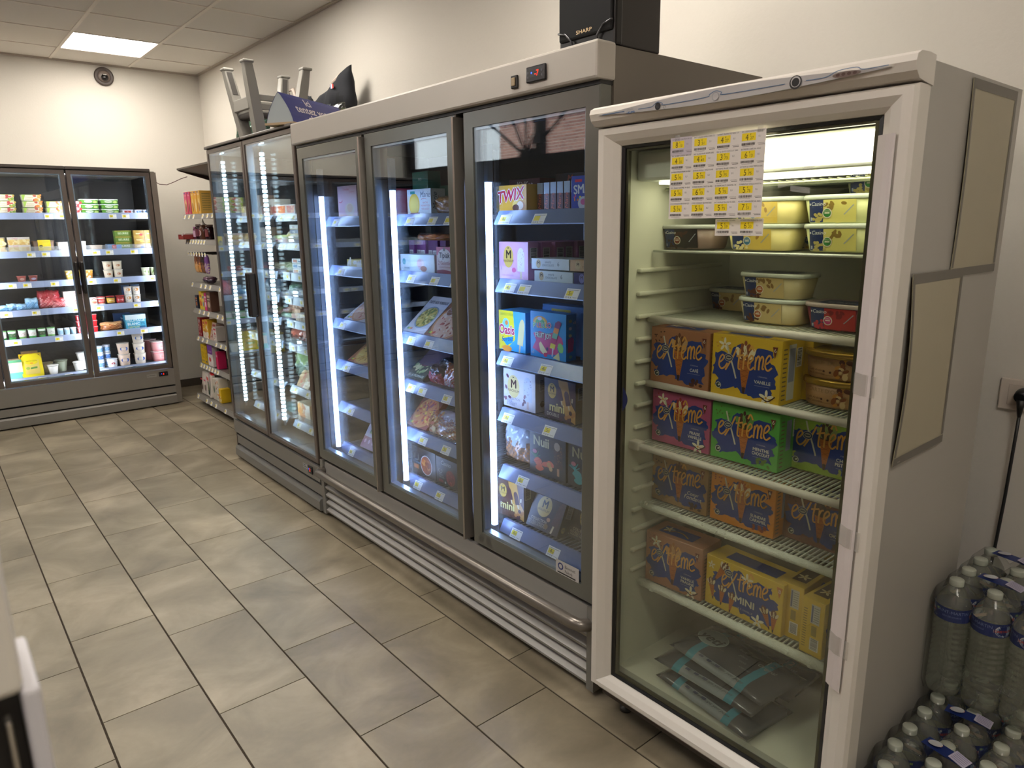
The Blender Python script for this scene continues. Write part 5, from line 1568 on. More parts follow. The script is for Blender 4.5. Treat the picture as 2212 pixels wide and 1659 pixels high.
crumple_bag('orange bag of breaded nuggets tucked at the back under the top shelf', 1.80, 2.88, 2.64, FS[1] + .118, .045, .10, ('c06a34', '8a4024', 'd88a48'), 8, split=.8)
fbox('dark frozen meal carton lying under the orange bag', 1.80, 2.90, 2.58, FS[1], .118, .10, '2b2a30')
for i in range(6):
    y = 2.865 - i * .048
    a = Art(.4); barcode(a, .006, .045, .030, .045, seed=i)
    fbox('purple frozen dessert carton, %s in the row at the back of the second shelf' % ['first', 'second', 'third', 'fourth', 'fifth', 'last'][i], 1.785 if i % 2 else 1.775, y, y - .044, FS[1] + .0, .133, .012 + .002 * i, '7a2a70' if i < 3 else '6a3060', a, name='dessert_carton')
w, h = .27, .074
a = Art(.4); a.rect(0, 0, w, h, 'd2dede'); a.ell(.03, .042, .014, .014, '3aa0a0', 16); a.text('LES', .022, .038, .006, 'dfe8e8'); a.ell(w * .62, h * .45, .030, .026, 'e0ccc8', 18); a.ell(w * .58, h * .5, .020, .018, 'dfb8b4', 16); a.ell(w * .70, h * .2, .026, .012, 'c08468', 14); a.text('POMMES', .03, .010, .008, '3a6a7a'); a.line([(w * .5, h * .7), (w * .5, h * .3)], .001, 'c8988a', False)
fbox('long white apple dessert box on the second shelf behind the middle door', 1.70, 2.820, 2.545, FS[1], h, .10, 'cad6d6', a)
w, h = .115, .110
a = Art(.4); a.rect(0, 0, w, h, 'd0b8b4'); a.rect(0, h * .70, w, h, 'b84860'); a.ell(w * .5, h * .68, .046, .028, 'd8d0cc', 22); a.bold('Tipiak', w * .5, h * .60, .022, '2a2024', al='c', shear=.1); a.ell(w * .5, h * .92, .008, .008, '6a5a4a'); a.text('2 Galettes', w * .5, h * .34, .016, '8a3a40', 'c'); a.text('Jambon Fromage', w * .5, h * .22, .008, 'a86a60', 'c'); a.poly([(0, 0), (w, 0), (w, h * .10), (w * .4, h * .16), (0, h * .12)], '8a2c3a'); a.ell(w * .95, h * .3, .012, .020, '9ab070')
fbox('pink galette box with a white oval at the near end of the second shelf', 1.70, 2.528, 2.413, FS[1], h, .09, 'b86474', a)
def pizza_art(w, h, base='c89464', title=None, tc='2a2024', bandc='dcd6d8', rim='c8905c', top_='d8a87c', spots=('c05a4a', 'e0d0a8', 'a84838'), cy_=.42, rr=.40, seed=3):
    a = Art(.4); a.rect(0, 0, w, h, base); a.rect(0, h * .68, w, h, bandc)
    a.ell(w * .52, h * cy_, w * rr * 1.12, w * rr * 1.12, rim, 30); a.ell(w * .52, h * cy_, w * rr, w * rr, top_, 28)
    r = random.Random(seed)
    for k in range(60):
        q, t = w * rr * r.random() ** .5 * .93, r.uniform(0, 6.28); a.ell(w * .52 + q * math.cos(t), h * cy_ + q * math.sin(t), r.uniform(.004, .012), r.uniform(.003, .008), spots[k % len(spots)], 8, rot=t)
    if title: a.bold(title, w * .5, h * .80, .017, tc, al='c', wmax=w * .9)
    for k, c in enumerate(('3a8a4a', '9ac04a', 'e8d84a', 'e89a3a', 'd8483a')): a.rect(w * .08 + k * .008, .012, w * .08 + k * .008 + .0075, .024, c)
    return a
LEAN = -.88
fbox('pale leek tart box leaning back on the third shelf behind the middle door', 1.695, 2.815, 2.645, FS[2], .225, .03, 'cfc8c8', pizza_art(.17, .225, 'cfc8c8', 'TARTE AUX POIREAUX', rim='8a9aa8', top_='c0a858', spots=('8a7a3a', 'd8c884', '6a7a3a'), rr=.36), rx=LEAN)
fbox('brown pizza box with a round seal leaning back beside the leek tart', 1.690, 2.635, 2.415, FS[2], .25, .032, '9a6440', None, rx=LEAN)
a = pizza_art(.22, .25, '8f5c3c', None, bandc='a87048', top_='d8b49c', spots=('b8584a', 'e0d0c0', '9a4838'), cy_=.38, rr=.46, seed=7)
a.ell(.055, .150, .030, .030, 'd8ccc8', 24); a.ell(.055, .150, .026, .026, '8f5c3c', 24); a.text('PIZZA', .055, .152, .010, 'd8ccc8', 'c'); a.text('FEU DE BOIS', .055, .140, .006, 'd8ccc8', 'c')
a.rect(.12, .165, .215, .195, '1f7a6a'); a.text('ROYALE', .128, .172, .018, 'dfe8e0'); a.text('Casino', .12, .215, .018, 'c83a44', shear=.2)
_t = [o for o in SC.objects if o.get('label', '').startswith('brown pizza box with a round')][0]
printed('front_print', a, [c for c in _t.children][0], lambda u, v, k: (u - .11, -k, v))
crumple_bag('black and red bag of frozen vegetables heaped on the fourth shelf', 1.73, 2.70, 2.42, FS[3] + .02, .115, .15, ('a82030', '25222c', 'c03a3a'), 11, split=.25, rx=-.5)
crumple_bag('dark berry bag with a glossy fold on the fourth shelf', 1.70, 2.675, 2.545, FS[3], .085, .09, ('9a3040', '3a2a38', 'b04858'), 12, split=.5, rx=-.3)
crumple_bag('white and red prawn bag at the near end of the fourth shelf', 1.695, 2.545, 2.405, FS[3], .11, .08, ('c8b8bc', 'b86a4a', 'b83a44'), 13, split=.6, rx=-.25)
fbox('green and dark garlic cheese box lying at the far end of the fourth shelf', 1.70, 2.83, 2.68, FS[3], .11, .04, '34403c', film_art(.15, .11, "AIL & FROMAGE", 'd0d8c8', y=.10, s=.12, blobs=(14, ('d8d0a0', '9ab07a'), .1, .35, .9, .8, .012), badge_=(.5, .8, .03, .012, '6a2a50')), rx=LEAN)
fbox('mauve frozen gratin box lying behind the garlic cheese box', 1.76, 2.80, 2.62, FS[3] + .06, .13, .03, '5a4a5c', film_art(.18, .13, 'MOGETTES', 'a898a8', y=.7, s=.12), rx=LEAN)
fbox('red pizza box leaning at the far end of the fifth shelf', 1.695, 2.825, 2.66, FS[4], .19, .03, 'a04038', pizza_art(.165, .19, '96403a', 'PIZZERIA', 'd8c0b8', bandc='6a3034', top_='d0885c', spots=('b83a34', 'e0c058', '8a4a6a'), rr=.44), rx=-.75)
crumple_bag('white and purple noodle stir-fry bag lying on the fifth shelf', 1.695, 2.76, 2.44, FS[4], .135, .075, ('c8a888', 'd0ccd4', 'b87a58'), 14, split=.55, rx=-.75,
            art=film_art(.32, .135, None, sub=[('NOUILLES', .70, .52, .14, '5a4a78'), ('CHINOISES', .70, .36, .14, '5a4a78'), ('POULET', .70, .20, .14, '5a4a78')], blobs=(40, ('c89058', '8a5a34', 'd8b878', 'a8583c'), .06, .15, .48, .85, .012)))
fbox('red bean stew box lying at the back of the lowest shelf', 1.77, 2.83, 2.62, FS[5] + .0, .165, .07, '7c2c30', film_art(.21, .165, 'BOURGUIGNON', 'd0b0a0', y=.80, s=.09))
w, h = .205, .130
a = Art(.4); a.rect(0, 0, w, h, '3a3434'); a.ell(w * .62, h * .42, .048, .048, 'c8c4c0', 24); a.ell(w * .62, h * .42, .044, .044, '9a4a2c', 22)
r = random.Random(6)
for k in range(14): a.ell(w * .62 + r.uniform(-.03, .03), h * .42 + r.uniform(-.03, .03), .011, .009, ['b8602c', '8a3a1c', 'c8803c'][k % 3], 9)
a.line([(.03, .095), (.03, .07), (.045, .065), (.06, .07), (.06, .095)], .002, 'b8b4b0'); a.text('8 PORTIONS', .02, .050, .007, '5aa8c8'); a.rect(.02, .022, .06, .042, 'c8743a')
tp = Art(.4); tp.ell(w * .5, .045, .05, .022, 'c8b4a0', 22); tp.ell(w * .5, .045, .045, .018, '9a5034', 20)
fbox('black beef stew box with a round dish picture on the lowest shelf', 1.695, 2.795, 2.590, FS[5], h, .10, '2f2b2b', a, None, tp)
w, h = .17, .125
a = Art(.4); a.rect(0, 0, w, h, '2f2a2c'); a.text('Casino', w * .22, h * .74, .020, 'd8d4d4', shear=.25); a.ell(w * .66, h * .34, .036, .036, '9a3a38', 24)
for k in range(20): a.ell(w * .66 + r.uniform(-.026, .026), h * .34 + r.uniform(-.026, .026), .005, .004, ['b8504a', '7a2a2a'][k % 2], 7)
a.line([(.025, .07), (.02, .058), (.035, .050), (.048, .058), (.045, .07)], .002, 'b8b4b0'); a.text('STEAKS', .02, .038, .008, 'b0acac'); a.text('HACHES', .02, .028, .008, 'b0acac'); a.rect(.02, .008, .055, .020, '8a2c34'); a.ell(w * .42, .012, .006, .006, 'c8c4c4')
fbox('black minced beef patties box at the near end of the lowest shelf', 1.695, 2.585, 2.415, FS[5] + .002, h, .11, '262223', a)

# --- first door
w, h = .20, .152
a = Art(.4); a.rect(0, 0, w, h, 'd8b4bc'); a.text('Comtoise', w * .28, h * .86, .012, 'c03a48'); a.line([(w * .05, h * .50), (w * .15, h * .48), (w * .25, h * .54)], .004, 'd0485a'); a.ell(w * .60, h * .25, .050, .032, 'd8c8b0', 18); a.ell(w * .62, h * .30, .030, .020, 'd0a878', 14); a.text('COQUILLES', w * .75, h * .78, .008, 'c86a70', 'c')
fbox('pink gratin box on the top shelf behind the far door', 1.70, 3.400, 3.203, FS[0], h, .09, 'cfaab4', a)
fbox('dark carton standing behind the pink gratin box', 1.80, 3.42, 3.24, FS[0], .14, .10, '4a3c40')
crumple_bag('brown bag of frozen bread rolls on the second shelf behind the far door', 1.79, 3.38, 3.15, FS[1], .12, .12, ('a88468', '6a5040', 'c09a78'), 21, split=.7)
fbox('yellow fish finger box lying at the near end of the second shelf', 1.695, 3.335, 3.15, FS[1], .036, .13, 'd0b84a', film_art(.185, .036, None, blobs=(5, ('e8e0c0',), .1, .2, .9, .8, .02)))
fbox('ham and cheese pizza box leaning on the third shelf behind the far door', 1.69, 3.40, 3.17, FS[2], .24, .03, 'b8b4b8', pizza_art(.23, .24, 'c8c4c8', None, top_='d0a890', seed=9), rx=-1.0)
fbox('brown three-cheese quiche box leaning on the fourth shelf behind the far door', 1.69, 3.39, 3.16, FS[3], .22, .03, '9a5c40', pizza_art(.23, .22, '96583c', None, bandc='8a4c34', top_='d8b464', spots=('8a6a3a', 'e0cc84', 'b07a3c'), seed=10), rx=-1.0)
w, h = .18, .15
a = Art(.4); a.rect(0, 0, w, h, 'ccc4ca'); a.rect(0, 0, w, h * .42, '8a2c4c')
for k in range(4): a.ell(w * (.15 + .22 * k), h * .26, .010, .012, 'd8a8b8', 10)
for k, c in enumerate(('3a8a4a', '9ac04a', 'e8d84a', 'e89a3a', 'd8483a')): a.rect(w * .2 + k * .010, h * .55, w * .2 + k * .010 + .009, h * .68, c)
fbox('white and plum frozen box leaning on the lowest shelf behind the far door', 1.69, 3.31, 3.13, FS[5], h, .04, 'b0a4ac', a, rx=-.55)

# ================================================================== WALL COOLER GOODS (facing the camera side, y about 6.96)
GC = 'chilled goods in the wall cooler'
def at_wall(name, label, cat, x0, x1, y, z, group=GC, rx=0, turn=0):
    return thing(name, label, cat, ((x0 + x1) / 2, y, z + .002), rz=R(turn), group=group, rx=rx)
def wbox(label, x0, x1, z, h, d, col, art=None, y=6.955, side=None, rx=0, turn=0, name='food_box', group=GC, cat='food box', top=None):
    t = at_wall(name, label, cat, x0, x1, y, z, group, rx, turn)
    carton(t, abs(x1 - x0), h, d, col, art, side, top)
    return t
def blobs(a, w, h, n, cols, x0=.1, x1=.9, y0=.1, y1=.9, r0=.008, seed=1):
    r = random.Random(seed)
    for k in range(n): a.ell(w * r.uniform(x0, x1), h * r.uniform(y0, y1), r0 * r.uniform(.6, 1.3), r0 * r.uniform(.4, 1), cols[k % len(cols)], 8, rot=r.uniform(0, 3))
    return a
def round_pot(t, r, h, body, lid, taper=.82, band=None, n=20, name='pot_body', text=None, tcol='2a3a7a', bandart=None, lidh=.006, loc=(0, 0, 0), two=False):
    bm = new_bm(); lathe(bm, [(r * taper, 0), (r * taper * 1.03, .003), (r * .97, h - lidh)], n)
    o = obj(name, bm, mat(body, .35), t); o.location = loc
    bm = new_bm(); lathe(bm, [(r * 1.0, h - lidh), (r * 1.04, h - lidh + .001), (r * 1.04, h - .001), (r * .98, h), (.001, h)], n); obj('pot_lid', bm, mat(lid, .3), o)
    if band or text or bandart:
        a = bandart or Art(.35)
        W_ = r * 3.6
        if band: a.grid(-W_ / 2, h * band[1], W_ / 2, h * band[2], band[0], 16)
        if text: a.ell(0, h * .48, r * .75, h * .20, tcol, 18); a.text(text, 0, h * .42, h * .14, 'f0f0f4', 'c', wmax=r * 1.3)
        def fn(u, v, k):
            rr = r * (taper + (.97 - taper) * v / h) + .0012 + k
            return (rr * math.sin(u / r), -rr * math.cos(u / r), v)
        printed('pot_label', a, o, fn)
    return o
def pot(label, x, y, z, r, h, body, lid, rz=0, group=GC, name='yogurt_pot', cat='pot', **k):
    t = thing(name, label, cat, (x, y + r, z + .002), rz=rz, group=group)
    round_pot(t, r, h, body, lid, **k)
    return t
def tray(label, x0, x1, y, z, h, d, body, film, art=None, name='food_tray', taper=.84, group=GC, turn=0, cat='food tray', lidh=.003):
    """tapered rectangular tray with a rim and film lid, label down its front."""
    w = abs(x1 - x0)
    t = at_wall(name, label, cat, x0, x1, y, z, group, turn=turn)
    bm = new_bm(); lathe(bm, [(taper, 0), (taper * 1.02, .003), (.95, h - lidh)], 28, cy_=d / 2, sq=(w / 2, d / 2, 5)); o = obj('tray_body', bm, mat(body, .35), t)
    bm = new_bm(); lathe(bm, [(.99, h - lidh), (1.0, h - lidh + .001), (1.0, h), (.95, h + .001), (.01, h + .001)], 28, cy_=d / 2, sq=(w / 2, d / 2, 5)); obj('tray_lid', bm, mat(film, .3), t)
    if art: printed('tray_label', art, o, lambda u, v, k: ((u - w / 2) * (taper + (.95 - taper) * v / h), d / 2 - d / 2 * (taper + (.95 - taper) * v / h) - .0016 - k, v))
    return t
B1, B2, B3, B4, B5, B6 = BSH
# top shelf: fruit compote trays, green spread tubs, flat tubs
def compote(lbl, x0, x1, z, y, cols, seed=1):
    w, h = abs(x1 - x0), .047
    a = Art(.4); a.rect(.004, .003, w - .004, h - .002, 'e8dcc4'); a.poly([(.004, h - .002), (.03, h - .002), (.012, .003), (.004, .003)], cols[0]); blobs(a, w, h, 9, cols[1:], .62, .98, .1, .95, .012, seed); a.text('Compote', w * .2, h * .5, .010, 'a8884a'); a.rect(w * .15, h * .25, w * .55, h * .3, 'a08a60')
    tray(lbl, x0, x1, y, z, h, .10, 'd8d4b8', 'b8c878', a, taper=.92)
WORD = ['bottom', 'middle', 'top', 'fourth']
for cx0, cx1, n, cols, who, s in ((.565, .697, 3, ('a8c84a', '8aa83a', 'c8484a', 'd8b04a'), 'apple compote pack by the dividing frame', 1), (.737, .875, 3, ('a8c84a', 'e08a3a', 'c84838', 'e8a858'), 'peach compote pack in the tall stack', 2),
                              (.895, 1.022, 2, ('a8c84a', 'e08a3a', 'd89040', 'c85838'), 'apricot compote pack in the short stack', 3), (1.026, 1.15, 2, ('a8c84a', 'd84848', 'e8a0a0', 'b83838'), 'red fruit compote pack behind the door handles', 4)):
    for k in range(n):
        compote('%s on the cooler top shelf, %s' % (who, WORD[k]), cx0 + .004 * (k % 2), cx1 + .004 * (k % 2), B1 + k * .0505, 6.955, cols, s)
for c_, (x0, x1) in enumerate(((1.140, 1.284), (1.290, 1.432))):
    for k in range(3):
        w, h = .143, .038
        a = Art(.35); a.rect(.004, .002, w - .004, h - .004, '6aa83a'); a.ell(w * .45, h * .5, .032, .010, 'e8f0d8', 18); a.text('St Hubert', w * .45, h * .42, .009, '2a6a2a', 'c', shear=.2); a.ell(w * .82, h * .4, .016, .010, 'c8e080'); a.rect(.004, .002, w - .004, h * .16, '2f7a2a')
        tray('green vegetable spread tub, %s of the %s stack on the cooler top shelf' % (WORD[k], ('first', 'second')[c_]), x0, x1, 6.955, B1 + k * .0405, h, .10, '4a8a34', 'e8eee8', a, name='spread_tub', cat='tub', taper=.90, lidh=.008)
for i, (x0, x1) in enumerate(((1.447, 1.541), (1.548, 1.612), (1.616, 1.69))):
    w, h = abs(x1 - x0), .034
    a = Art(.35); a.rect(w * .2, h * .2, w * .8, h * .8, 'c8483a' if i == 0 else '4a78b8'); a.text('fin', w * .5, h * .35, .010, 'f0f0f0', 'c')
    tray('flat white spread tub, %s from the green stacks on the cooler top shelf' % ('first', 'second', 'third')[i], x0, x1, 6.955, B1, h, .09, 'd8dce4', 'ccd4e8', a, name='spread_tub', cat='tub', lidh=.008, taper=.9)
# second shelf: cheese, butter packs
for k in range(2):
    w, h = .155, .058
    a = blobs(Art(.4), w, h, 30, ('e8c878', 'dcb060', 'f0dca0'), .05, .95, .05, .7, .014, 4 + k); a.rect(0, h * .72, w, h, 'd8ccc4'); a.text('Casino', w * .2, h * .78, .010, 'c83a44')
    tray('big pasta tray, %s of the pair on the second cooler shelf' % WORD[k], .600, .757, 6.955, B2 + k * .0595, h, .11, 'e0c890', 'd8d0c8', a, taper=.94)
for k in range(2):
    a = blobs(Art(.4), .12, .058, 20, ('e8c878', 'dcb060', 'f0dca0'), .05, .95, .05, .8, .014, 8 + k)
    tray('pasta tray at the dividing frame, %s of its pair' % WORD[k], .470, .592, 6.955, B2 + k * .0595, .058, .11, 'e0c890', 'd8d0c8', a, taper=.94)
w, h = .20, .092
a = Art(.4); a.rect(w * .28, 0, w * .72, h, 'ecd02a'); a.ell(w * .37, h * .45, .012, .010, '2a2a2a', 12); a.text('Beillevaire', w * .42, h * .8, .008, '6a5a2a'); a.rect(w * .46, h * .35, w * .68, h * .38, 'a08a30'); a.rect(w * .46, h * .2, w * .68, h * .23, 'a08a30')
tray('brown tray of crackers with a yellow paper band on the second cooler shelf', .762, .925, 6.955, B2, .085, .11, '7a5c48', '8a6c58', None)
wbox('yellow paper sleeve around the brown cracker tray', .802, .890, B2, .093, .003, 'ecd02a', (lambda a: (a.ell(.020, .045, .012, .010, '2a2a2a', 12), a.text('BEL', .013, .040, .008, 'ecd02a'), a.text('crackers', .035, .075, .009, '6a5a2a'), a.rect(.04, .03, .08, .034, 'a08a30'), a)[-1])(Art(.4)), y=6.9475, name='paper_sleeve', cat='paper sleeve')
tray('round-cornered white cheese block on the second cooler shelf by the handles', .935, 1.045, 6.955, B2, .072, .09, 'e8ddd0', 'efe6dc', None, name='cheese_block', cat='cheese')
tray('pale cheese block just past the door handles on the second cooler shelf', 1.075, 1.15, 6.955, B2, .075, .09, 'e4d6c8', 'efe6dc', None, name='cheese_block', cat='cheese')
tray('low pale pie in a dish on the second cooler shelf', 1.175, 1.27, 6.955, B2, .04, .09, 'd8b898', 'd0a880', None, name='pie_dish', cat='pie')
w, h = .105, .040
a = Art(.4); a.rect(0, 0, w, h, '6a9ad0'); a.rect(w * .3, h * .15, w * .62, h, 'c83048'); a.text('lait', w * .46, h * .45, .012, 'f0f0f0', 'c'); a.rect(0, 0, w, h * .2, 'e8f0f8')
wbox('blue and red cheese slice pack on the second cooler shelf', 1.305, 1.41, B2, h, .09, '6a9ad0', a)
wbox('second blue cheese slice pack behind the first one', 1.315, 1.42, B2, .045, .06, '5a8ac0', None, y=7.05)
for k in range(3):
    for c_, (x0, x1, col, yy) in enumerate(((1.375, 1.505, '6a8a3a', 6.985), (1.515, 1.60, '9a7a3a', 6.955), (1.603, 1.69, 'c8984a', 6.955))):
        if c_ == 0 or k < 3:
            w, h = abs(x1 - x0), .052
            a = Art(.3); a.rect(0, 0, w, h, col); a.rect(.002, .002, w - .002, .006, 'c8a84a'); a.rect(.002, h - .006, w - .002, h - .002, 'c8a84a')
            a.bold('BEURRE' if c_ == 0 else 'beurre', w * .5, h * .38, .017 if c_ == 0 else .012, 'd8e0c0' if c_ == 0 else 'f4e8c0', al='c', wmax=w * .8)
            if c_: a.ell(w * .7, h * .3, .014, .011, ['b83a3a', '4a6ab8', 'd8b04a'][(k + c_) % 3])
            wbox('%s butter pack, %s of the %s stack on the second cooler shelf' % (('olive-green', 'golden', 'gold and white')[c_], WORD[k], ('far', 'middle', 'end')[c_]), x0, x1, B2 + k * .0535, h, .07, col, a, y=yy, name='butter_pack')
# third shelf: cups and desserts
for i, (x0, x1) in enumerate(((.625, .690), (.705, .768))):
    a = Art(.35); a.ell(.033, .026, .020, .009, ['c8a898', 'c8c8e0'][i], 14); a.text('Danette', .033, .023, .007, '7a3040', 'c')
    tray('brown dessert cup pair, %s on the third cooler shelf' % ('first', 'second')[i], x0, x1, 6.955, B3, .050, .06, '8a3c34', 'a85a50', a, taper=.72, name='dessert_cup', cat='dessert cup')
for i, (x0, x1, l) in enumerate(((.962, 1.055, 'yellow lemon dessert cup before the door handles'), (1.075, 1.17, 'orange dessert cup just past the door handles'))):
    w = x1 - x0
    a = blobs(Art(.35), w, .075, 14, ('e8c03a', 'f4e4a0', 'd89a2a', 'f8f0d0'), .1, .9, .1, .9, .010, i)
    tray(l + ' on the third cooler shelf', x0, x1, 6.955, B3, .075, .07, 'd8b058' if i == 0 else 'b87a34', 'e8d898', a, taper=.8, name='dessert_cup', cat='dessert cup')
n_ = 0
for cx in (1.287, 1.363):
    for k in range(2):
        n_ += 1
        a = Art(.35); a.ell(0, .034, .018, .010, 'b87850', 14); a.rect(-.02, .012, .02, .016, 'c8a888')
        pot('cream yogurt pot, %s of the %s stack on the third cooler shelf' % (WORD[k], 'near' if cx > 1.3 else 'far'), cx, 6.955, B3 + k * .0725, .037, .070, 'e2d4bc', 'd8d0c0', bandart=a)
for k, cx in enumerate((1.583, 1.655)):
    pot('green and cream yogurt pot at the end of the third cooler shelf, %s' % ('inner one', 'outer one')[k], cx, 6.955, B3, .034, .076, 'cdd4b0', 'd8dcc8', bandart=blobs(Art(.35), .06, .06, 6, ('7a9a4a', 'e8ecd0'), -.4, .4, .2, .9, .008, k))
# fourth shelf: bags, sausage packs, pots
def cbag(label, x0, x1, z, h, d, mats, seed, y=6.955, split=.5, name='food_bag', rx=0, group=GC, turn=0, nx=14):
    t = at_wall(name, label, 'food bag', x0, x1, y, z, group, rx, turn)
    bag_mesh(t, abs(x1 - x0), h, d, mats, seed, split, nx=nx, ny=nx)
    return t
for i, (x0, x1, h) in enumerate(((.465, .545, .05), (.525, .595, .06), (.585, .665, .055), (.655, .745, .095))):
    cbag('pale blue cheese bag slumped on the fourth cooler shelf, %s' % ('at the dividing frame', 'second along', 'third along', 'highest, beside the red bag')[i], x0, x1, B4, h, .07, ('8ac0e8', 'a8d4f0', '5a9ad0'), 30 + i, split=.6)
cbag('big red crumpled ham bag on the fourth cooler shelf', .745, .905, B4, .150, .10, ('d85a60', 'b8343c', 'e88a8a'), 35, split=.5)
cbag('smaller red bag leaning against the big red one', .835, .945, B4, .085, .06, ('e06a70', 'c84048', 'f0a0a0'), 36, y=6.945, split=.6)
for k in range(2):
    for c_, (x0, x1) in enumerate(((.925, 1.058), (1.072, 1.165))):
        w, h = x1 - x0, .065
        a = Art(.4); a.rect(0, 0, w, h, 'dccfc8'); a.line([(w * .55, h * .7), (w * .75, h * .9), (w * .97, h * .75)], .006, 'c84838'); a.ell(w * .75, h * .45, .022, .012, 'c89a7a'); a.ell(w * .8, h * .35, .016, .006, 'b86048'); a.rect(w * .1, h * .4, w * .4, h * .45, 'a89488')
        if c_ == 0 or k == 0: wbox('white sausage pack with a red swirl, %s %s the door handles' % (('lower', 'upper')[k], ('before', 'past')[c_]), x0, x1, B4 + k * .067, h, .08, 'd4c8c0', a)
for i, (cx, body, band) in enumerate(((1.201, 'e8d8c8', 'c83c30'), (1.275, '4a2c20', 'd8b040'), (1.350, '7a1c24', 'b8282c'))):
    pot('dark red dessert jar, %s in the row of three on the fourth cooler shelf' % ('first', 'middle', 'last')[i], cx, 6.955, B4, .034, .070, body, 'b8282c', band=(band, .2, .75), text='mousse', tcol='f0e0c8' if i != 1 else '8a2c20', taper=.88)
for cx in (1.418, 1.484):
    for k in range(2):
        a = Art(.35); a.ell(0, .044, .018, .013, 'd8903c', 14); a.rect(-.018, .018, .018, .03, '5a88c0')
        pot('white and orange yogurt pot, %s of the %s stack beside the dessert jars' % (WORD[k], 'inner' if cx < 1.45 else 'outer'), cx, 6.955, B4 + k * .072, .032, .070, 'e8e0d4', 'e0dcd4', bandart=a, taper=.86)
for k, cx in enumerate((1.42, 1.50)):
    pot('blue yogurt pot standing behind the orange-printed stacks, %s' % ('first', 'second')[k], cx, 7.05, B4 + .0, .034, .15, '3a5a88', '7a98b8')
# fifth shelf: green cups, blue cups, red packs, fromage blanc
for i, x in enumerate((.468, .533, .603, .670, .738, .802)):
    a = Art(.35); g_ = ['3a9a44', '4aa84c', '8ac070'][i % 3]
    a.grid(-.05, .0, .05, .018, g_, 10); a.grid(-.05, .018, .05, .052, ['f0ece4', 'e8d8d0', '2f5a34'][(i * 2) % 3 if i < 4 else 2 - (i % 2) * 2], 10)
    a.ell(0, .034, .014, .010, ['c83a4a', 'd88a8a', '3a3a4a'][i % 3], 12)
    pot('green-lidded plant yogurt cup, %s in the row on the fifth cooler shelf' % ('first', 'second', 'third', 'fourth', 'fifth', 'sixth')[i], x, 6.955 + (.0 if i % 2 else .006), B5, .029, .074, 'e4ece0', '6aa85c', bandart=a, taper=.80)
for i, x in enumerate((.868, .915, .961)):
    a = Art(.35); a.grid(-.035, .010, .035, .045, 'a8cce0', 8); a.ell(0, .030, .012, .008, '5a94c0', 12)
    pot('small pale blue yogurt cup, %s of three on the fifth cooler shelf' % ('first', 'second', 'third')[i], x, 6.955, B5, .021, .058, 'dce8f0', 'e8f0f8', bandart=a, taper=.85)
for k in range(3):
    for c_, (x0, x1) in enumerate(((.988, 1.052), (1.076, 1.150))):
        tray('bright red dessert cup, %s of the %s red stack on the fifth cooler shelf' % (WORD[k], ('first', 'second')[c_]), x0, x1, 6.955, B5 + k * .052, .050, .06, 'd0101c', 'e8b8b8', (lambda a: (a.rect(.008, .01, .016, .04, 'f0a0a0'), a)[-1])(Art(.3)), taper=.76, name='dessert_cup', cat='dessert cup')
cbag('orange and brown bread bag lying on the fifth cooler shelf', 1.170, 1.345, B5, .075, .10, ('c8804a', 'e8b078', '8a4c28'), 41, split=.7)
w, h = .165, .125
def fromage(a, w, h):
    a.rect(0, 0, w, h, '4aa8c8'); a.rect(0, h * .66, w, h, 'd8e8ec'); a.text('FROMAGE', w * .5, h * .50, .024, 'e8f4f8', 'c', wmax=w * .9); a.bold('BLANC', w * .38, h * .27, .022, 'e8f4f8', al='c'); a.text('3%', w * .82, h * .27, .022, '1a5a80', 'c'); a.text('NATURE', w * .4, h * .06, .018, 'e8e070', 'c'); a.rect(w * .65, .004, w * .95, h * .18, '2a6a98'); return a
wbox('blue fromage blanc carton on the fifth cooler shelf', 1.362, 1.524, B5, h, .09, '3a98b8', fromage(Art(.35), w, h))
wbox('dark blue carton standing behind the fromage blanc carton', 1.30, 1.43, B5, .135, .06, '2a4a78', film_art(.13, .135, 'lait', 'c8d8e8', y=.6), y=7.07)
# bottom shelf: fridge pots
w, h = .10, .125
a = Art(.4); a.rect(0, 0, w, h, 'e8c8a0'); a.rect(0, 0, w, h * .18, '68b8a4'); a.rect(0, h * .82, w, h, '4a8a64')
wbox('tall see-through salad box with a green band at the foot of the cooler', .462, .552, B6 + .03, h, .09, 'dcc09a', a)
wbox('turquoise carton tray under the salad box', .455, .560, B6, .032, .10, '6ac0ac')
t = at_wall('butter_tub', 'big bright yellow tub of spread standing on edge at the foot of the cooler', 'tub', .556, .704, 6.95, B6, rx=R(-8))
bm = new_bm(); extrude_profile(bm, [(-.072, 0), (.072, 0), (.076, .02), (.072, .15), (.058, .178), (.04, .19), (-.04, .19), (-.058, .178), (-.072, .15), (-.076, .02)], 'z', 0, .05)
for v in bm.verts: v.co = Vector((v.co.x, v.co.z, v.co.y))
o = obj('tub_body', bm, mat('e8d008', .35), t)
a = Art(.35); a.rect(-.05, .025, .05, .14, 'e0c468'); a.ell(0, .125, .045, .022, 'e8d008'); a.text('tartinable', 0, .128, .014, '6a6a1a', 'c'); a.ell(0, .115, .012, .006, 'e0903a'); a.ell(-.03, .075, .014, .012, 'a0b84a'); a.poly([(-.012, .065), (.035, .07), (.035, .085), (-.012, .08)], '6aa04a')
printed('tub_label', a, o, lambda u, v, k: (u, -k, v))
bm = new_bm(); frame_sweep(bm, -.078, .078, -.001, .196, [(0, .046), (0, .052), (.012, .052), (.012, .046)]); obj('tub_rim', bm, mat('d8b008', .35), t)
wbox('brown carton standing behind the yellow tub', .575, .69, B6, .205, .04, '8a6a44', None, y=7.04)
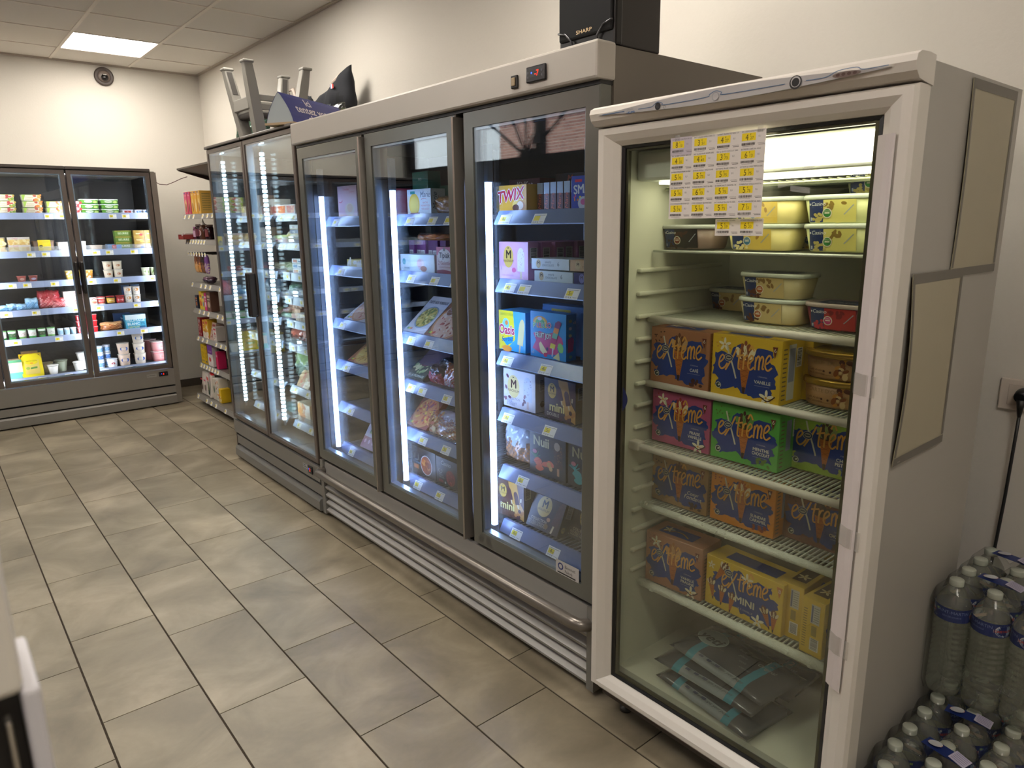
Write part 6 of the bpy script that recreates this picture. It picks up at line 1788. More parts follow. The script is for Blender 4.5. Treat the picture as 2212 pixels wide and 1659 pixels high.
for i, (x, y, z, r, h, col, lab) in enumerate(((.776, 6.955, B6, .041, .078, 'eceae4', 'white cream pot in front of the two dull ones'), (.745, 7.06, B6, .048, .085, '9a8c6c', 'brownish pot behind the yellow tub'), (.850, 7.04, B6, .048, .098, '98a08c', 'grey-green pot behind the white one'),
                       (.966, 6.955, B6, .042, .080, 'f0eee8', 'white cream pot in front of the white stack'), (1.015, 7.02, B6, .044, .070, 'e4e0d8', 'lower white pot stacked by the door frame'), (1.010, 7.02, B6 + .072, .045, .075, 'f0ede6', 'upper white pot stacked by the door frame'))):
    a = Art(.4)
    for k in range(4): a.rect(-r * .5, h * (.3 + k * .1), r * .5, h * (.33 + k * .1), 'a8a8a0')
    pot(lab + ', foot of the cooler', x, y, z, r, h, col, col, bandart=a, taper=.72, lidh=.010)
for ci, cx in enumerate((1.135, 1.200)):
    for k in range(3 if ci == 0 else 3):
        a = Art(.35); a.grid(-.04, .012, .04, .045, '3a70b8' if k % 2 else '68a0d8', 8); a.ell(0, .03, .014, .009, 'e8eef8', 12)
        pot('blue and white yogurt pot, %s of the %s stack, foot of the cooler' % (WORD[k], 'inner' if ci else 'outer'), cx, 6.965 + ci * .05, B6 + k * .065, .030, .063, 'dfe6f0', 'd0d8e8', bandart=a, taper=.85)
a = Art(.35); a.rect(-.03, .015, .03, .05, '3a78c0'); a.ell(.0, .032, .018, .010, 'c83a4a', 12)
pot('wide white pot with a blue and red label at the foot of the cooler', 1.222, 6.945, B6, .042, .072, 'e8eaf0', 'e8ecf4', bandart=a, taper=.8)
for ci, (cx, n, hh, body) in enumerate(((1.323, 2, .100, 'd8c0ac'), (1.452, 3, .093, 'e0d4c4'))):
    for k in range(n):
        pot('%s fresh cheese pot with an oval blue label, %s of its stack' % (('tan', 'cream')[ci], WORD[k]), cx, 6.955, B6 + k * (hh + .001), .050, hh, body, 'dcd4c8', text='Rians', tcol='2a5ab0', taper=.80)
for k in range(2):
    a = Art(.35); a.grid(-.09, .02, .09, .07, 'e0a0a0', 14); a.ell(.02, .045, .03, .016, 'f0dcd8', 14); a.text('fraise', .02, .040, .010, 'b83a4a', 'c')
    pot('big pink strawberry yogurt tub, %s of the front stack at the end' % ('lower', 'upper')[k], 1.618, 6.955, B6 + k * .092, .068, .090, 'd88c90', 'e8d4d0', bandart=a, taper=.82)
pot('pink strawberry yogurt tub standing behind the front stack', 1.575, 7.08, B6, .055, .19, 'c87880', 'e0c8c8', taper=.85)

# ================================================================== CHILLER GOODS
GH = 'chilled goods in the two-door chiller'
C1, C2, C3, C4, C5, C6, C7, C8 = CSH
XC = 1.705
for i in range(4):
    y = 4.46 - i * .13
    w, h = .125, .062
    a = Art(.4); a.rect(0, 0, w, h, 'd8ccc4'); a.poly([(w * .12, h * .25), (w * .88, h * .25), (w * .95, h * .9), (w * .05, h * .9)], ['d87a38', 'c84a30', 'd86a30', 'c03c34'][i]); blobs(a, w, h, 10, ('e89a58', 'b8502c'), .15, .85, .35, .85, .010, i)
    fbox('white tray of smoked fish, %s in the row on the chiller top shelf' % ('first', 'second', 'third', 'last')[i], XC, y, y - w, C1, h, .10, 'd4c8c0', a, group=GH, name='fish_tray')
fbox('pink and white boursin cheese box standing on the fish trays', 1.78, 4.03, 3.90, C1 + .07, .09, .08, 'd8a8c0', film_art(.13, .09, 'apéritif', '8a3a5a'), group=GH)
for i in range(5):
    y = 4.80 - i * .115
    fbox('flat tan cheese box, %s on the chiller top shelf behind the far door' % ('first', 'second', 'third', 'fourth', 'fifth')[i], XC + .02 * (i % 2), y, y - .105, C1, .07 + .03 * (i % 3), .10, ('c8a888', 'd8c0a0', 'b88c6c', 'd0b090', 'c8b8a8')[i], film_art(.105, .07, None, blobs=(8, ('e8d0a8', '8a5a38'), .1, .1, .9, .9, .010), seed=i), group=GH)
for k in range(4):
    w, h = .12, .026
    a = Art(.4); a.rect(0, 0, w, h, 'e0dcd4' if k % 2 else '3a4068'); a.text('MISS' if k else 'MISS', w * .3, h * .25, .012, 'b83a34' if k % 2 else 'e8e8e8'); a.rect(0, 0, w, .004, 'c8a860')
    fbox('round-edged brie box, %s of the stack beside the freezer' % ('bottom', 'second', 'third', 'top')[k], XC - .005, 4.03, 3.91, C2 + k * .0275, h, .10, 'd8cfc0', a, group=GH)
crumple_bag('maroon snack bag leaning behind the brie stack', 1.80, 4.14, 3.98, C2, .135, .08, ('a8987c', '6a2038', 'c8b088'), 51, group=GH, split=.55)
crumple_bag('cream and yellow cheese bag on the second chiller shelf', 1.74, 4.22, 4.08, C2, .07, .09, ('c8b888', 'e0d8c0', 'd8c45a'), 52, group=GH, split=.7)
crumple_bag('pink and green salad bag lying low on the second chiller shelf', XC, 4.36, 4.20, C2, .05, .10, ('c87a8a', 'b8c080', 'd8ccc8'), 53, group=GH)
fbox('tan bread pack on the second chiller shelf behind the far door', 1.74, 4.66, 4.48, C2, .095, .09, 'c89868', film_art(.18, .095, None, blobs=(14, ('e0b888', 'a87040'), .05, .1, .95, .9, .016)), group=GH)
fbox('tan bread pack at the far end of the second chiller shelf', 1.74, 4.80, 4.68, C2, .085, .09, 'c0a07c', None, group=GH)
for k in range(3):
    w, h = .14, .027
    a = Art(.4); a.rect(0, 0, w, h, 'e0e4ea'); a.rect(w * .1, h * .2, w * .5, h * .8, '5a8ac0' if k % 2 else 'c8684a'); a.rect(w * .6, h * .3, w * .9, h * .6, '4a7ab0')
    fbox('shallow white dip tub, %s of the stack on the third chiller shelf' % WORD[k], XC, 4.045, 3.905, C3 + k * .0295, h, .11, 'dfe2e4', a, group=GH, name='dip_tub')
crumple_bag('green salad tray with a clear lid on the third chiller shelf', 1.73, 4.25, 4.07, C3, .06, .11, ('7a8a5c', 'a8b088', 'c8c8a8'), 54, group=GH, split=.8)
crumple_bag('pale vegetable tray on the third chiller shelf', 1.73, 4.44, 4.27, C3, .055, .11, ('a8a890', '8a9070', 'd0c8a8'), 55, group=GH, split=.8)
crumple_bag('red berry pack on the third chiller shelf behind the far door', 1.73, 4.80, 4.62, C3, .045, .10, ('a83c40', '7a2c30', 'c86a6a'), 56, group=GH)
crumple_bag('pale green herb bag on the fourth chiller shelf', 1.72, 4.22, 4.02, C4, .075, .12, ('9ab0a8', '5a7a5c', 'c8d8d4'), 57, group=GH, split=.7)
crumple_bag('flat white cheese bag on the fourth chiller shelf', XC, 4.04, 3.88, C4, .05, .10, ('c8d4d8', 'a8b8b4', 'e0e8e8'), 58, group=GH)
crumple_bag('pink and red bag of ham on the fourth chiller shelf behind the far door', XC, 4.81, 4.63, C4, .085, .10, ('d07078', 'b84850', 'e8a8a8'), 59, group=GH)
crumple_bag('pale blue bag beside the pink ham on the fourth chiller shelf', 1.73, 4.62, 4.42, C4, .085, .09, ('a0c0dc', '88acd0', 'd0e0ec'), 60, group=GH)
for k in range(3):
    fbox('brown cured meat pack, %s of the pile on the fifth chiller shelf' % WORD[k], 1.74 + .01 * k, 4.30 - .01 * k, 4.09, C5 + k * .030, .028, .12, ('b88868', 'c89878', 'a87858')[k], film_art(.2, .028, None, blobs=(12, ('d8b098', 'a04c40', 'e0c8a8'), .05, .1, .95, .9, .010), seed=k), group=GH, name='meat_pack')
fbox('cream cheese box on the fifth chiller shelf beside the cured meat', XC, 4.06, 3.93, C5, .045, .11, 'd8c0a0', film_art(.13, .045, None, blobs=(6, ('c8a070',), .1, .2, .9, .8, .01)), group=GH)
crumple_bag('green herb pack at the front of the fifth chiller shelf', XC, 4.32, 4.20, C5, .03, .08, ('7a9a6c', '5a8058', 'b8c8a8'), 61, group=GH)
for i in range(4):
    crumple_bag('sliced meat pack, %s in its row on the fifth chiller shelf, far door' % ('first', 'second', 'third', 'last')[i], XC + .01 * i, 4.80 - .14 * i, 4.67 - .14 * i, C5, .05, .09, (('b8685c', '8a9a5c', 'd8b898'), ('c88c7c', 'a84c44', 'e0c8b0'))[i % 2], 62 + i, group=GH)
crumple_bag('red and brown sausage bag on the sixth chiller shelf', 1.73, 4.27, 4.06, C6, .085, .10, ('8a4030', 'b85c44', '4a4038'), 66, group=GH)
crumple_bag('orange-red chorizo bag at the near end of the sixth chiller shelf', 1.72, 4.06, 3.90, C6, .10, .08, ('b8553c', 'd88060', '7a3428'), 67, group=GH)
crumple_bag('dark green leaf bag at the back of the sixth chiller shelf', 1.82, 4.25, 4.02, C6, .135, .08, ('2f4a3c', '3f5a4c', '223a2e'), 68, group=GH)
crumple_bag('large grey-green lettuce bag filling the seventh chiller shelf', 1.74, 4.30, 3.95, C7, .215, .16, ('7f9484', '8fae70', '5f7468'), 69, group=GH, split=.62)
fbox('triangular bread sandwich pack leaning on the seventh chiller shelf', 1.69, 4.10, 3.93, C7, .135, .05, 'b89468', film_art(.17, .135, None, blobs=(16, ('d8b888', 'a87850', 'c0543c', 'e0d0b0'), .05, .1, .95, .9, .018)), rx=-.5, group=GH, name='sandwich_pack')
fbox('bright yellow sandwich loaf pack in the middle of the chiller behind the far door', 1.73, 4.90 - .12, 4.55, C7 + .14, .13, .09, 'e0c020', film_art(.23, .13, None, badge_=(.5, .6, .05, .02, '8ab03a'), sub=[('nature', .5, .3, .12, '4a7a2a')], blobs=(4, ('ecd85a',), .1, .1, .9, .9, .03)), group=GH)
fbox('grey crate holding up the yellow pack in the chiller', 1.72, 4.80, 4.50, C7, .138, .13, '5a6066', None, group=GH, name='riser', rough=.5)
t = [o for o in SC.objects if o.get('label') == 'grey crate holding up the yellow pack in the chiller'][0]; t['category'] = 'crate'
crumple_bag('yellow banana chip bag at the back of the lowest chiller shelf', 1.80, 4.22, 4.04, C8, .06, .08, ('c8b03a', 'a8983a', 'e0d06a'), 70, group=GH)
fbox('orange roast chicken box at the near end of the lowest chiller shelf', 1.70, 4.125, 3.95, C8, .115, .09, 'd8c8b0', film_art(.175, .115, None, blobs=(14, ('d8843c', 'e8a860', 'c86a2c'), .1, .15, .6, .9, .022), sub=[('POULET', .8, .5, .10, 'c8483a')]), group=GH)
crumple_bag('turquoise cheese bag at the near corner of the lowest shelf behind the far door', 1.70, 4.42, 4.30, C8, .07, .08, ('3a9aa0', '2a7a88', '8ac8c8'), 71, group=GH)

# ================================================================== DRY GOODS SHELF
GX = 1.80
t = thing('gondola_shelf', 'grey metal dry goods shelf between the wall cooler and the chiller', 'shelf unit', (GX, 6.625, 0), rz=R(-90))
GSH = [1.665, 1.458, 1.092, .862, .615, .372, .095]
SH = mat('77726a', .4, metal=.3)
bm = new_bm(); box(bm, 0, 1.70, .50, .54, .08, 2.05); obj('back_panel', bm, mat('8a857c', .5), t)
for x in (-.0, 1.68):
    bm = new_bm(); box(bm, x, x + .03, .47, .50, .08, 2.05); obj('upright', bm, SH, t)
bm = new_bm(); extrude_profile(bm, [(.04, 2.035), (.50, 1.955), (.50, 1.99), (.04, 2.048)], 'x', 0, 1.70); cn = obj('top_canopy', bm, mat('4e4943', .5, metal=.3), t)
bm = new_bm()
for x in (.0, 1.66): extrude_profile(bm, [(.045, 2.03), (.50, 1.90), (.50, 1.955), (.06, 2.035)], 'x', x, x + .012)
obj('canopy_bracket', bm, mat('3a3632', .5), t)
for i, z in enumerate(GSH):
    bm = new_bm(); box(bm, 0, 1.70, .055 if i < 6 else .0, .50, z - .03, z - .002)
    s = obj('shelf', bm, SH, t)
    f = .05 if i < 6 else -.005
    bm = new_bm(); extrude_profile(bm, [(f + .008, z + .004), (f - .006, z - .036), (f - .003, z - .038), (f + .012, z + .002)], 'x', 0, 1.70); obj('price_rail', bm, mat('88847c', .35), s)
    for k in range(7):
        if (k + i) % 4 == 3 and i not in (1, 5): continue
        a_ = obj('price_tag', tag_mesh('3', .042, .036), None, s); a_.location = (.06 + k * (.075 if i in (1, 5) else .12), f - .0085, z - .036); a_.rotation_euler = (-.33, 0, 0)
bm = new_bm()
for k in range(9): tube(bm, [(.03 + k * .075, .42, 1.345), (.03 + k * .075, .06, 1.345), (.03 + k * .075, .05, 1.352)], .003, 6)
tube(bm, [(0, .40, 1.342), (.7, .40, 1.342)], .006, 6)
hk = obj('peg_hook', bm, mat('4a4742', .35, metal=.6), t); hk['kind'] = 'stuff'
for k in range(7):
    a_ = obj('price_tag', tag_mesh('2', .036, .034), None, hk); a_.location = (.05 + k * .075, .046, 1.322)
bm = new_bm(); box(bm, .05, 1.68, .06, .48, .0, .064); obj('plinth', bm, mat('2c2925', .7), t)
GD = 'dry goods on the grey shelf'
def gx(xl): return 6.625 - xl      # local position along the shelf to world y
def gbox(label, xl, w, z, h, d, col, art=None, x=1.865, side=None, turn=0, name='food_box', rx=0):
    tt = facing(name, label, 'food box', x, gx(xl), gx(xl + w), z + .002, GD, turn=turn, rx=rx)
    carton(tt, w, h, d, col, art, side)
    return tt
def gbag(label, xl, w, z, h, d, mats, seed, x=1.865, split=.5, rx=0, name='food_bag'):
    return crumple_bag(label, x, gx(xl), gx(xl + w), z, h, d, mats, seed, group=GD, split=split, rx=rx, name=name)
G1, G2, G4, G5, G6, G7, G8 = GSH
for i, (x, col, c2, lab) in enumerate(((.03, 'd85a78', '8a5a3a', 'pink biscuit box at the end of the top shelf'), (.12, 'd04c70', '6a2c28', 'pink chocolate biscuit box beside the first pink one'), (.22, 'd8a838', '8a4a2a', 'yellow biscuit box next to the pink ones'), (.30, 'd89a30', 'e8d0a0', 'orange-yellow biscuit box on the top shelf'), (.385, 'd0a040', '8a4a2a', 'golden biscuit box nearest the chiller on the top shelf'))):
    a = Art(.4); w, h = .075, .185
    a.rect(0, 0, w, h, col); a.ell(w * .5, h * .38, w * .30, h * .30, 'e0c080' if i != 1 else 'c07858'); a.ell(w * .5, h * .30, w * .2, h * .2, c2); a.text('Biscuit', w * .5, h * .82, .012, 'f0e0e0', 'c', shear=.2); a.rect(w * .1, h * .92, w * .5, h * .97, '3a4a98')
    s = Art(.4); s.rect(.01, .02, .10, h - .02, ['a8b068', '9aa060', 'd8b860', 'c8a050', 'c8a050'][i]); 
    for k in range(8): s.rect(.015, .03 + k * .018, .08, .034 + k * .018, '6a6a3a')
    gbox(lab, x, w, G1, h, .12, col, a, side=s)
# jars, syrup bottle, red tray on the second shelf
tt = facing('sachet_tray', 'red open tray of small sachets at the end of the jam shelf', 'tray', 1.80, gx(-.03), gx(.12), G2 + .002, GD)
bm = new_bm(); box(bm, -.075, .075, 0, .14, 0, .003); box(bm, -.075, .075, 0, .003, 0, .03); box(bm, -.075, -.072, 0, .14, 0, .04); box(bm, .072, .075, 0, .14, 0, .04); obj('tray_body', bm, mat('8a2c28', .5), tt)
for k in range(4):
    bm = new_bm(); box(bm, -.05 + .028 * k, -.026 + .028 * k, .02, .09, .004, .045 + .006 * (k % 2), bev=.003); obj('sachet', bm, mat('b0a49c', .4), tt)
def jar(label, xl, r, h, glass, lid, lab, x=1.875, labh=(.2, .7)):
    tt = facing('jam_jar', label, 'jar', x, gx(xl), gx(xl + 2 * r), G2 + .002, GD)
    bm = new_bm(); lathe(bm, [(r * .92, 0), (r, .005), (r, h * .78), (r * .8, h * .86)], 20, cy_=r); o = obj('jar_body', bm, mat(glass, .12, coat=.5), tt)
    bm = new_bm(); lathe(bm, [(r * .86, h * .86), (r * .88, h * .87), (r * .88, h), (.001, h)], 20, cy_=r); obj('jar_lid', bm, mat(lid, .3), tt)
    a = Art(.4); a.grid(-r, h * labh[0], r, h * labh[1], lab, 8); a.rect(-r * .6, h * .42, r * .6, h * .46, 'd8c8b8')
    printed('jar_label', a, o, lambda u, v, k: ((r + .0008 + k) * math.sin(u / r), r - (r + .0008 + k) * math.cos(u / r), v))
jar('purple-lidded jam jar beside the red sachet tray', .125, .026, .105, '5a2038', '8a3a78', 'c8a0b8')
jar('dark cherry jam jar, first of the tall ones', .18, .036, .125, '2c0f16', '5a4034', '6a2a3a')
jar('dark plum jam jar behind the syrup bottle', .28, .034, .125, '260d18', '4a342c', '5a2848')
jar('dark jam jar nearest the chiller on the jam shelf', .44, .034, .12, '30121a', '5a4034', '7a3a3a')
tt = facing('syrup_bottle', 'brown syrup squeeze bottle with a white pointed cap on the jam shelf', 'bottle', 1.862, gx(.335), gx(.405), G2 + .002, GD)
bm = new_bm(); lathe(bm, [(.032, 0), (.035, .005), (.034, .09), (.026, .11), (.018, .118)], 20, cy_=.034); o = obj('bottle_body', bm, mat('5a3424', .2), tt)
bm = new_bm(); lathe(bm, [(.019, .116), (.019, .128), (.008, .135), (.003, .165)], 16, cy_=.034); obj('pointed_cap', bm, mat('d0c8c0', .4), tt)
a = Art(.4); a.ell(0, .055, .022, .024, 'd8ccc4', 18); a.ell(0, .055, .018, .020, '8a3434', 18); a.rect(-.02, .050, .02, .060, 'e0d8d0')
printed('bottle_label', a, o, lambda u, v, k: ((.0365 + k) * math.sin(u / .035), .034 - (.0365 + k) * math.cos(u / .035), v))
for i, (xl, mats, lab) in enumerate(((.10, ('c88a34', '7a4424', 'd8b080'), 'brown and yellow sachet hanging first from the hooks'), (.19, ('b8702c', '6a3820', 'c89850'), 'orange-brown sachet hanging second from the hooks'), (.27, ('6a4028', '3a2418', '8a5a34'), 'dark brown sachet hanging third from the hooks'), (.37, ('9a6aa8', '7a4a90', 'c8b8a0'), 'purple nut bag hanging from the hooks by the chiller'))):
    gbag(lab, xl, .08, 1.175, .155, .035, mats, 80 + i, x=1.865, name='hanging_sachet')
gbag('dark purple bag slumped on the fourth shelf below the hooks', .26, .15, G4, .06, .10, ('3a2838', '5a3a4c', '2a1c28'), 85)
fb = [('dark blue tea box at the end of the fifth shelf', .03, .06, .115, '2c3048', 'd88a4a'), ('yellow powder pack on the fifth shelf', .15, .07, .155, 'e0c030', 'b83a34'), ('yellow and white powder pack on the fifth shelf', .225, .05, .145, 'd8c450', '5a7ab0'), ('bright pink sugar pack on the fifth shelf', .285, .055, .150, 'd02870', 'e8d8e0'), ('brown coffee pack nearest the chiller on the fifth shelf', .35, .10, .165, '6a4a3c', 'c8b090')]
for lab, xl, w, h, col, c2 in fb:
    a = Art(.4); a.rect(0, 0, w, h, col); a.ell(w * .5, h * .35, w * .3, h * .16, c2); a.rect(w * .15, h * .7, w * .85, h * .82, c2); a.rect(w * .2, h * .58, w * .8, h * .62, 'e8e0d8')
    gbox(lab, xl, w, G5, h, .07, col, a)
fb = [('red and grey cocoa box at the end of the sixth shelf', .03, .075, .165, '9a2a30', 'b8b0b0'), ('yellow flour-mix bag on the sixth shelf, first', .155, .07, .155, 'd8a828', 'c04838'), ('yellow flour-mix bag on the sixth shelf, second', .23, .075, .165, 'e0b030', 'c84a38'), ('brown and red nut bag leaning on the sixth shelf', .32, .10, .15, 'b8a090', '8a2c34'), ('white and red sweets pack nearest the chiller on the sixth shelf', .43, .08, .12, 'c8c0b8', 'b02c3c')]
for lab, xl, w, h, col, c2 in fb:
    a = Art(.4); a.rect(0, 0, w, h, col); a.rect(0, 0, w, h * .35, 'd8d0c0' if 'yellow' in lab else col); blobs(a, w, h, 8, (c2, 'e8dcc8'), .15, .85, .1, .8, .012, len(lab)); a.rect(w * .15, h * .78, w * .85, h * .90, c2)
    gbox(lab, xl, w, G6, h, .08, col, a, rx=-.25 if 'leaning' in lab else 0)
fb = [('yellow cereal box at the end of the seventh shelf', .03, .10, .17, 'e0bc1c', '2a4a8a'), ('second yellow cereal box on the seventh shelf', .135, .06, .165, 'd8b020', '2a4a8a')]
for lab, xl, w, h, col, c2 in fb:
    a = Art(.4); a.rect(0, 0, w, h, col); a.text('mix', w * .5, h * .8, .018, c2, 'c'); a.ell(w * .3, h * .14, .010, .008, c2); a.ell(w * .65, h * .14, .010, .008, c2)
    for k in range(5): a.rect(w * .15, h * (.3 + k * .07), w * .85, h * (.32 + k * .07), '8a7a2a')
    gbox(lab, xl, w, G7, h, .07, col, a)
a = Art(.4); a.rect(0, .10, .13, .19, '7a3a98'); a.ell(.05, .06, .020, .020, 'd03a30'); a.ell(.065, .058, .016, .018, 'c83028'); a.text('compote', .065, .125, .016, 'e0d0ec', 'c', shear=.2)
for k in range(7): a.ell(.010 + k * .019, .10, .0095, .010, 'd8d0cc')
gbox('white and purple apple compote pouch box on the seventh shelf', .215, .13, G7, .175, .08, 'd8d0cc', a)
gbox('pink wafer box nearest the chiller on the seventh shelf', .43, .05, G7, .15, .07, 'c8285c', film_art(.05, .15, 'OK', 'e8d0d8', y=.7, s=.12))
gbox('dark green tin box behind the pouch box on the seventh shelf', .36, .06, G7, .16, .06, '2f3a34', x=1.90)
fb = [('white flour bag with a rolled top at the end of the bottom shelf', .035, 'd0c8bc', '6a5a50', 'c03444'), ('white flour bag with pink printing second on the bottom shelf', .125, 'd0c8c0', '8a7a70', 'd04878')]
for i, (lab, xl, col, c2, c3) in enumerate(fb):
    tt = facing('flour_bag', lab, 'flour bag', 1.83, gx(xl), gx(xl + .085), G8 + .002, GD)
    bm = new_bm(); box(bm, -.042, .042, 0, .07, 0, .19, bev=.012, seg=2)
    for v in bm.verts:
        if v.co.z > .17: v.co.y = .035 + (v.co.y - .035) * .4; v.co.z += .012
    o = obj('paper_bag', bm, mat(col, .7), tt)
    a = Art(.5); a.rect(-.03, .13, .02, .145, c3); blobs(a, .0, .0, 0, (c2,)); a.ell(0, .07, .022, .03, c2)
    printed('front_print', a, o, lambda u, v, k: (u, -k - .0005, v))
tt = facing('flour_bag', 'white bag with a red top and a green field picture on the bottom shelf', 'flour bag', 1.825, gx(.215), gx(.325), G8 + .002, GD, turn=-8)
bm = new_bm(); box(bm, -.055, .055, 0, .08, 0, .205, bev=.012, seg=2)
for v in bm.verts:
    if v.co.z > .17: v.co.y = .04 + (v.co.y - .04) * .35; v.co.z += .01; v.co.x *= .9
for f in bm.faces: f.material_index = 1 if f.calc_center_median().z > .185 else 0
o = obj('paper_bag', bm, [mat('d8d0c4', .6), mat('c82a28', .4)], tt)
a = Art(.5); a.rect(-.05, .155, .05, .185, 'c82a28'); a.rect(-.015, .03, .048, .15, '1f4a34'); a.rect(-.010, .09, .043, .12, '8a9a70'); a.ell(.015, .08, .018, .008, 'b8b070'); a.text('riz', .015, .128, .014, 'b8d0b0', 'c')
for k in range(5): a.text('riz', -.045, .03 + k * .024, .014, 'b87a3a')
printed('front_print', a, o, lambda u, v, k: (u, -k - .0005, v))
gbox('second bag pack with a dark green panel on the bottom shelf', .34, .08, G8, .185, .08, 'c8c0b0', film_art(.08, .185, None, blobs=(1, ('1f4a34',), .5, .5, .5, .5, .03)), x=1.84)
gbox('white and orange cereal pack near the chiller on the bottom shelf', .43, .07, G8, .20, .08, 'd8d4cc', film_art(.07, .20, None, blobs=(10, ('d88a3a', 'a85a3a', '8a8a8a'), .1, .1, .9, .9, .012)), x=1.84)
gbox('yellow and red pack nearest the chiller on the bottom shelf', .51, .06, G8, .12, .08, 'e0b820', film_art(.06, .12, None, blobs=(6, ('c83a28', 'e8d8a0'), .1, .1, .9, .6, .014)), x=1.835)
t = thing('power_lead', 'thin brown wire running from the wall cooler to the shelf canopy', 'cable', (1.70, 6.80, 1.93))
bm = new_bm(); tube(bm, [(0, 0, .02), (.03, -.02, -.005), (.08, -.06, -.01), (.12, -.12, .01), (.16, -.20, .035), (.20, -.24, .05)], .003, 6); obj('wire', bm, mat('4a2420', .5), t)

# ================================================================== THINGS ON TOP OF THE CABINETS
ZT = 2.052
# upturned grey plastic step stool
t = thing('step_stool', 'grey plastic step stool standing upside down on the chiller', 'stool', (1.775, 4.37, ZT), rz=R(2))
PL = mat('807d76', .32)
PLD = mat('45423f', .4)
bm = new_bm(); box(bm, -.13, .13, -.10, .10, 0, .03, bev=.010); obj('seat', bm, PL, t)
for sx_, sy_ in ((-1, 1), (-1, -1), (1, 1), (1, -1)):
    bm = new_bm()
    # closed leg splaying outwards towards its foot (which points up)
    def ring(z):
        k = z / .42
        xo, yo = sx_ * (.140 + .062 * k), sy_ * (.128 + .045 * k)
        return [(xo, yo), (xo - sx_ * (.064 - .014 * k), yo), (xo - sx_ * (.064 - .014 * k), yo - sy_ * (.062 - .014 * k)), (xo, yo - sy_ * (.062 - .014 * k))]
    rings = [[bm.verts.new((x, y, z)) for x, y in ring(z)] for z in (.0, .12, .22, .32, .405)]
    for a_, b_ in zip(rings, rings[1:]):
        for k in range(4): bm.faces.new((a_[k], a_[(k + 1) % 4], b_[(k + 1) % 4], b_[k]))
    for e in (rings[0], rings[-1]): bm.faces.new(e)
    bmesh.ops.bevel(bm, geom=[e for e in bm.edges if abs(e.verts[0].co.z - e.verts[1].co.z) > .05], offset=.008, segments=2, affect='EDGES', profile=.5)
    lg = obj('leg', bm, PL, t)
    bm = new_bm(); cx_, cy2 = sx_ * .176, sy_ * .148
    box(bm, cx_ - .030, cx_ + .034, cy2 - .030, cy2 + .030, .402, .420, bev=.007); obj('foot_pad', bm, PL, lg)
    bm = new_bm()
    P0, P1 = ring(.27), ring(.395)
    yi = P0[2][1] - sy_ * .0015
    q = [(P0[2][0] + sx_ * .012, yi, .27), (P0[3][0] - sx_ * .012, yi, .27), (P1[3][0] - sx_ * .010, P1[2][1] - sy_ * .0015, .395), (P1[2][0] + sx_ * .010, P1[2][1] - sy_ * .0015, .395)]
    vv_ = [bm.verts.new(p) for p in q] + [bm.verts.new((p[0], p[1] + sy_ * .006, p[2])) for p in q]
    for f_ in ((0, 1, 2, 3), (7, 6, 5, 4), (0, 4, 5, 1), (1, 5, 6, 2), (2, 6, 7, 3), (3, 7, 4, 0)): bm.faces.new([vv_[i] for i in f_])
    obj('inner_shade', bm, PLD, lg)  # dark panel painting the shade inside an open channel leg
for sx_ in (-1, 1):
    bm = new_bm(); box(bm, sx_ * .162 - .009, sx_ * .162 + .009, -.11, .11, .165, .235, bev=.006); obj('rail', bm, PL, t)
for sy_ in (-1, 1):
    for z in (.165, .215):
        bm = new_bm(); box(bm, -.16, .16, sy_ * .115 - .008, sy_ * .115 + .008, z, z + .034, bev=.004); obj('rail', bm, PL, t)
bm = new_bm(); box(bm, -.155, -.03, -.10, .10, .125, .160, bev=.015, seg=3); obj('tread', bm, PLD, t)
# lottery tent sign
t = thing('tent_sign', 'dark blue tent sign saying Ici tentez votre chance on top of the chiller', 'sign', (1.555, 3.535, ZT + .012), rz=R(31))
w, h, d = .54, .145, .16
bm = new_bm()
def arc(s, n=8): return [(d / 2 + s * (d / 2) * (1 - (k / n)) ** .8 * (1 + .12 * math.sin(math.pi * k / n)), h * k / n) for k in range(n + 1)]
f = arc(-1); b = arc(1)
prof = f + list(reversed(b))[1:]
for pr in (f, b):
    for i, (y0, z0) in enumerate(pr[:-1]):
        y1, z1 = pr[i + 1]
        q = bm.faces.new([bm.verts.new(p) for p in ((0, y0, z0), (w, y0, z0), (w, y1, z1), (0, y1, z1))]); q.material_index = 0
for x in (.002, w - .002):
    q = bm.faces.new([bm.verts.new((x, y, z)) for y, z in prof]); q.material_index = 1
bmesh.ops.remove_doubles(bm, verts=bm.verts, dist=.0001)
o = obj('card', bm, [mat('232a74', .45), mat('a7b0b4', .5)], t)
a = Art(.5)
a.bold('Ici', .205, .100, .034, 'd8cfd4', al='c', sx=1.25); a.bold('tentez votre', .235, .058, .036, 'd8cfd4', al='c', sx=1.3); a.bold('chance', .235, .014, .036, 'd8cfd4', al='c', sx=1.3); a.ell(.155, .115, .003, .003, '4a7ad0', 8)
def sf(u, v, k):
    q = v / h; return (u, d / 2 - (d / 2) * (1 - q) ** .8 * (1 + .12 * math.sin(math.pi * q)) - k - .001, v)
printed('sign_print', a, o, sf)
t = thing('wooden_tray', 'flat pale wooden board under the tent sign', 'board', (1.56, 3.54, ZT), rz=R(31))
bm = new_bm(); box(bm, -.02, .40, -.01, .16, 0, .011); obj('board_body', bm, mat('b09878', .6, vary=.05, scale=12), t)
bm = new_bm(); box(bm, .03, .10, -.0112, -.008, .002, .009); obj('black_mark', bm, BLACK, t)
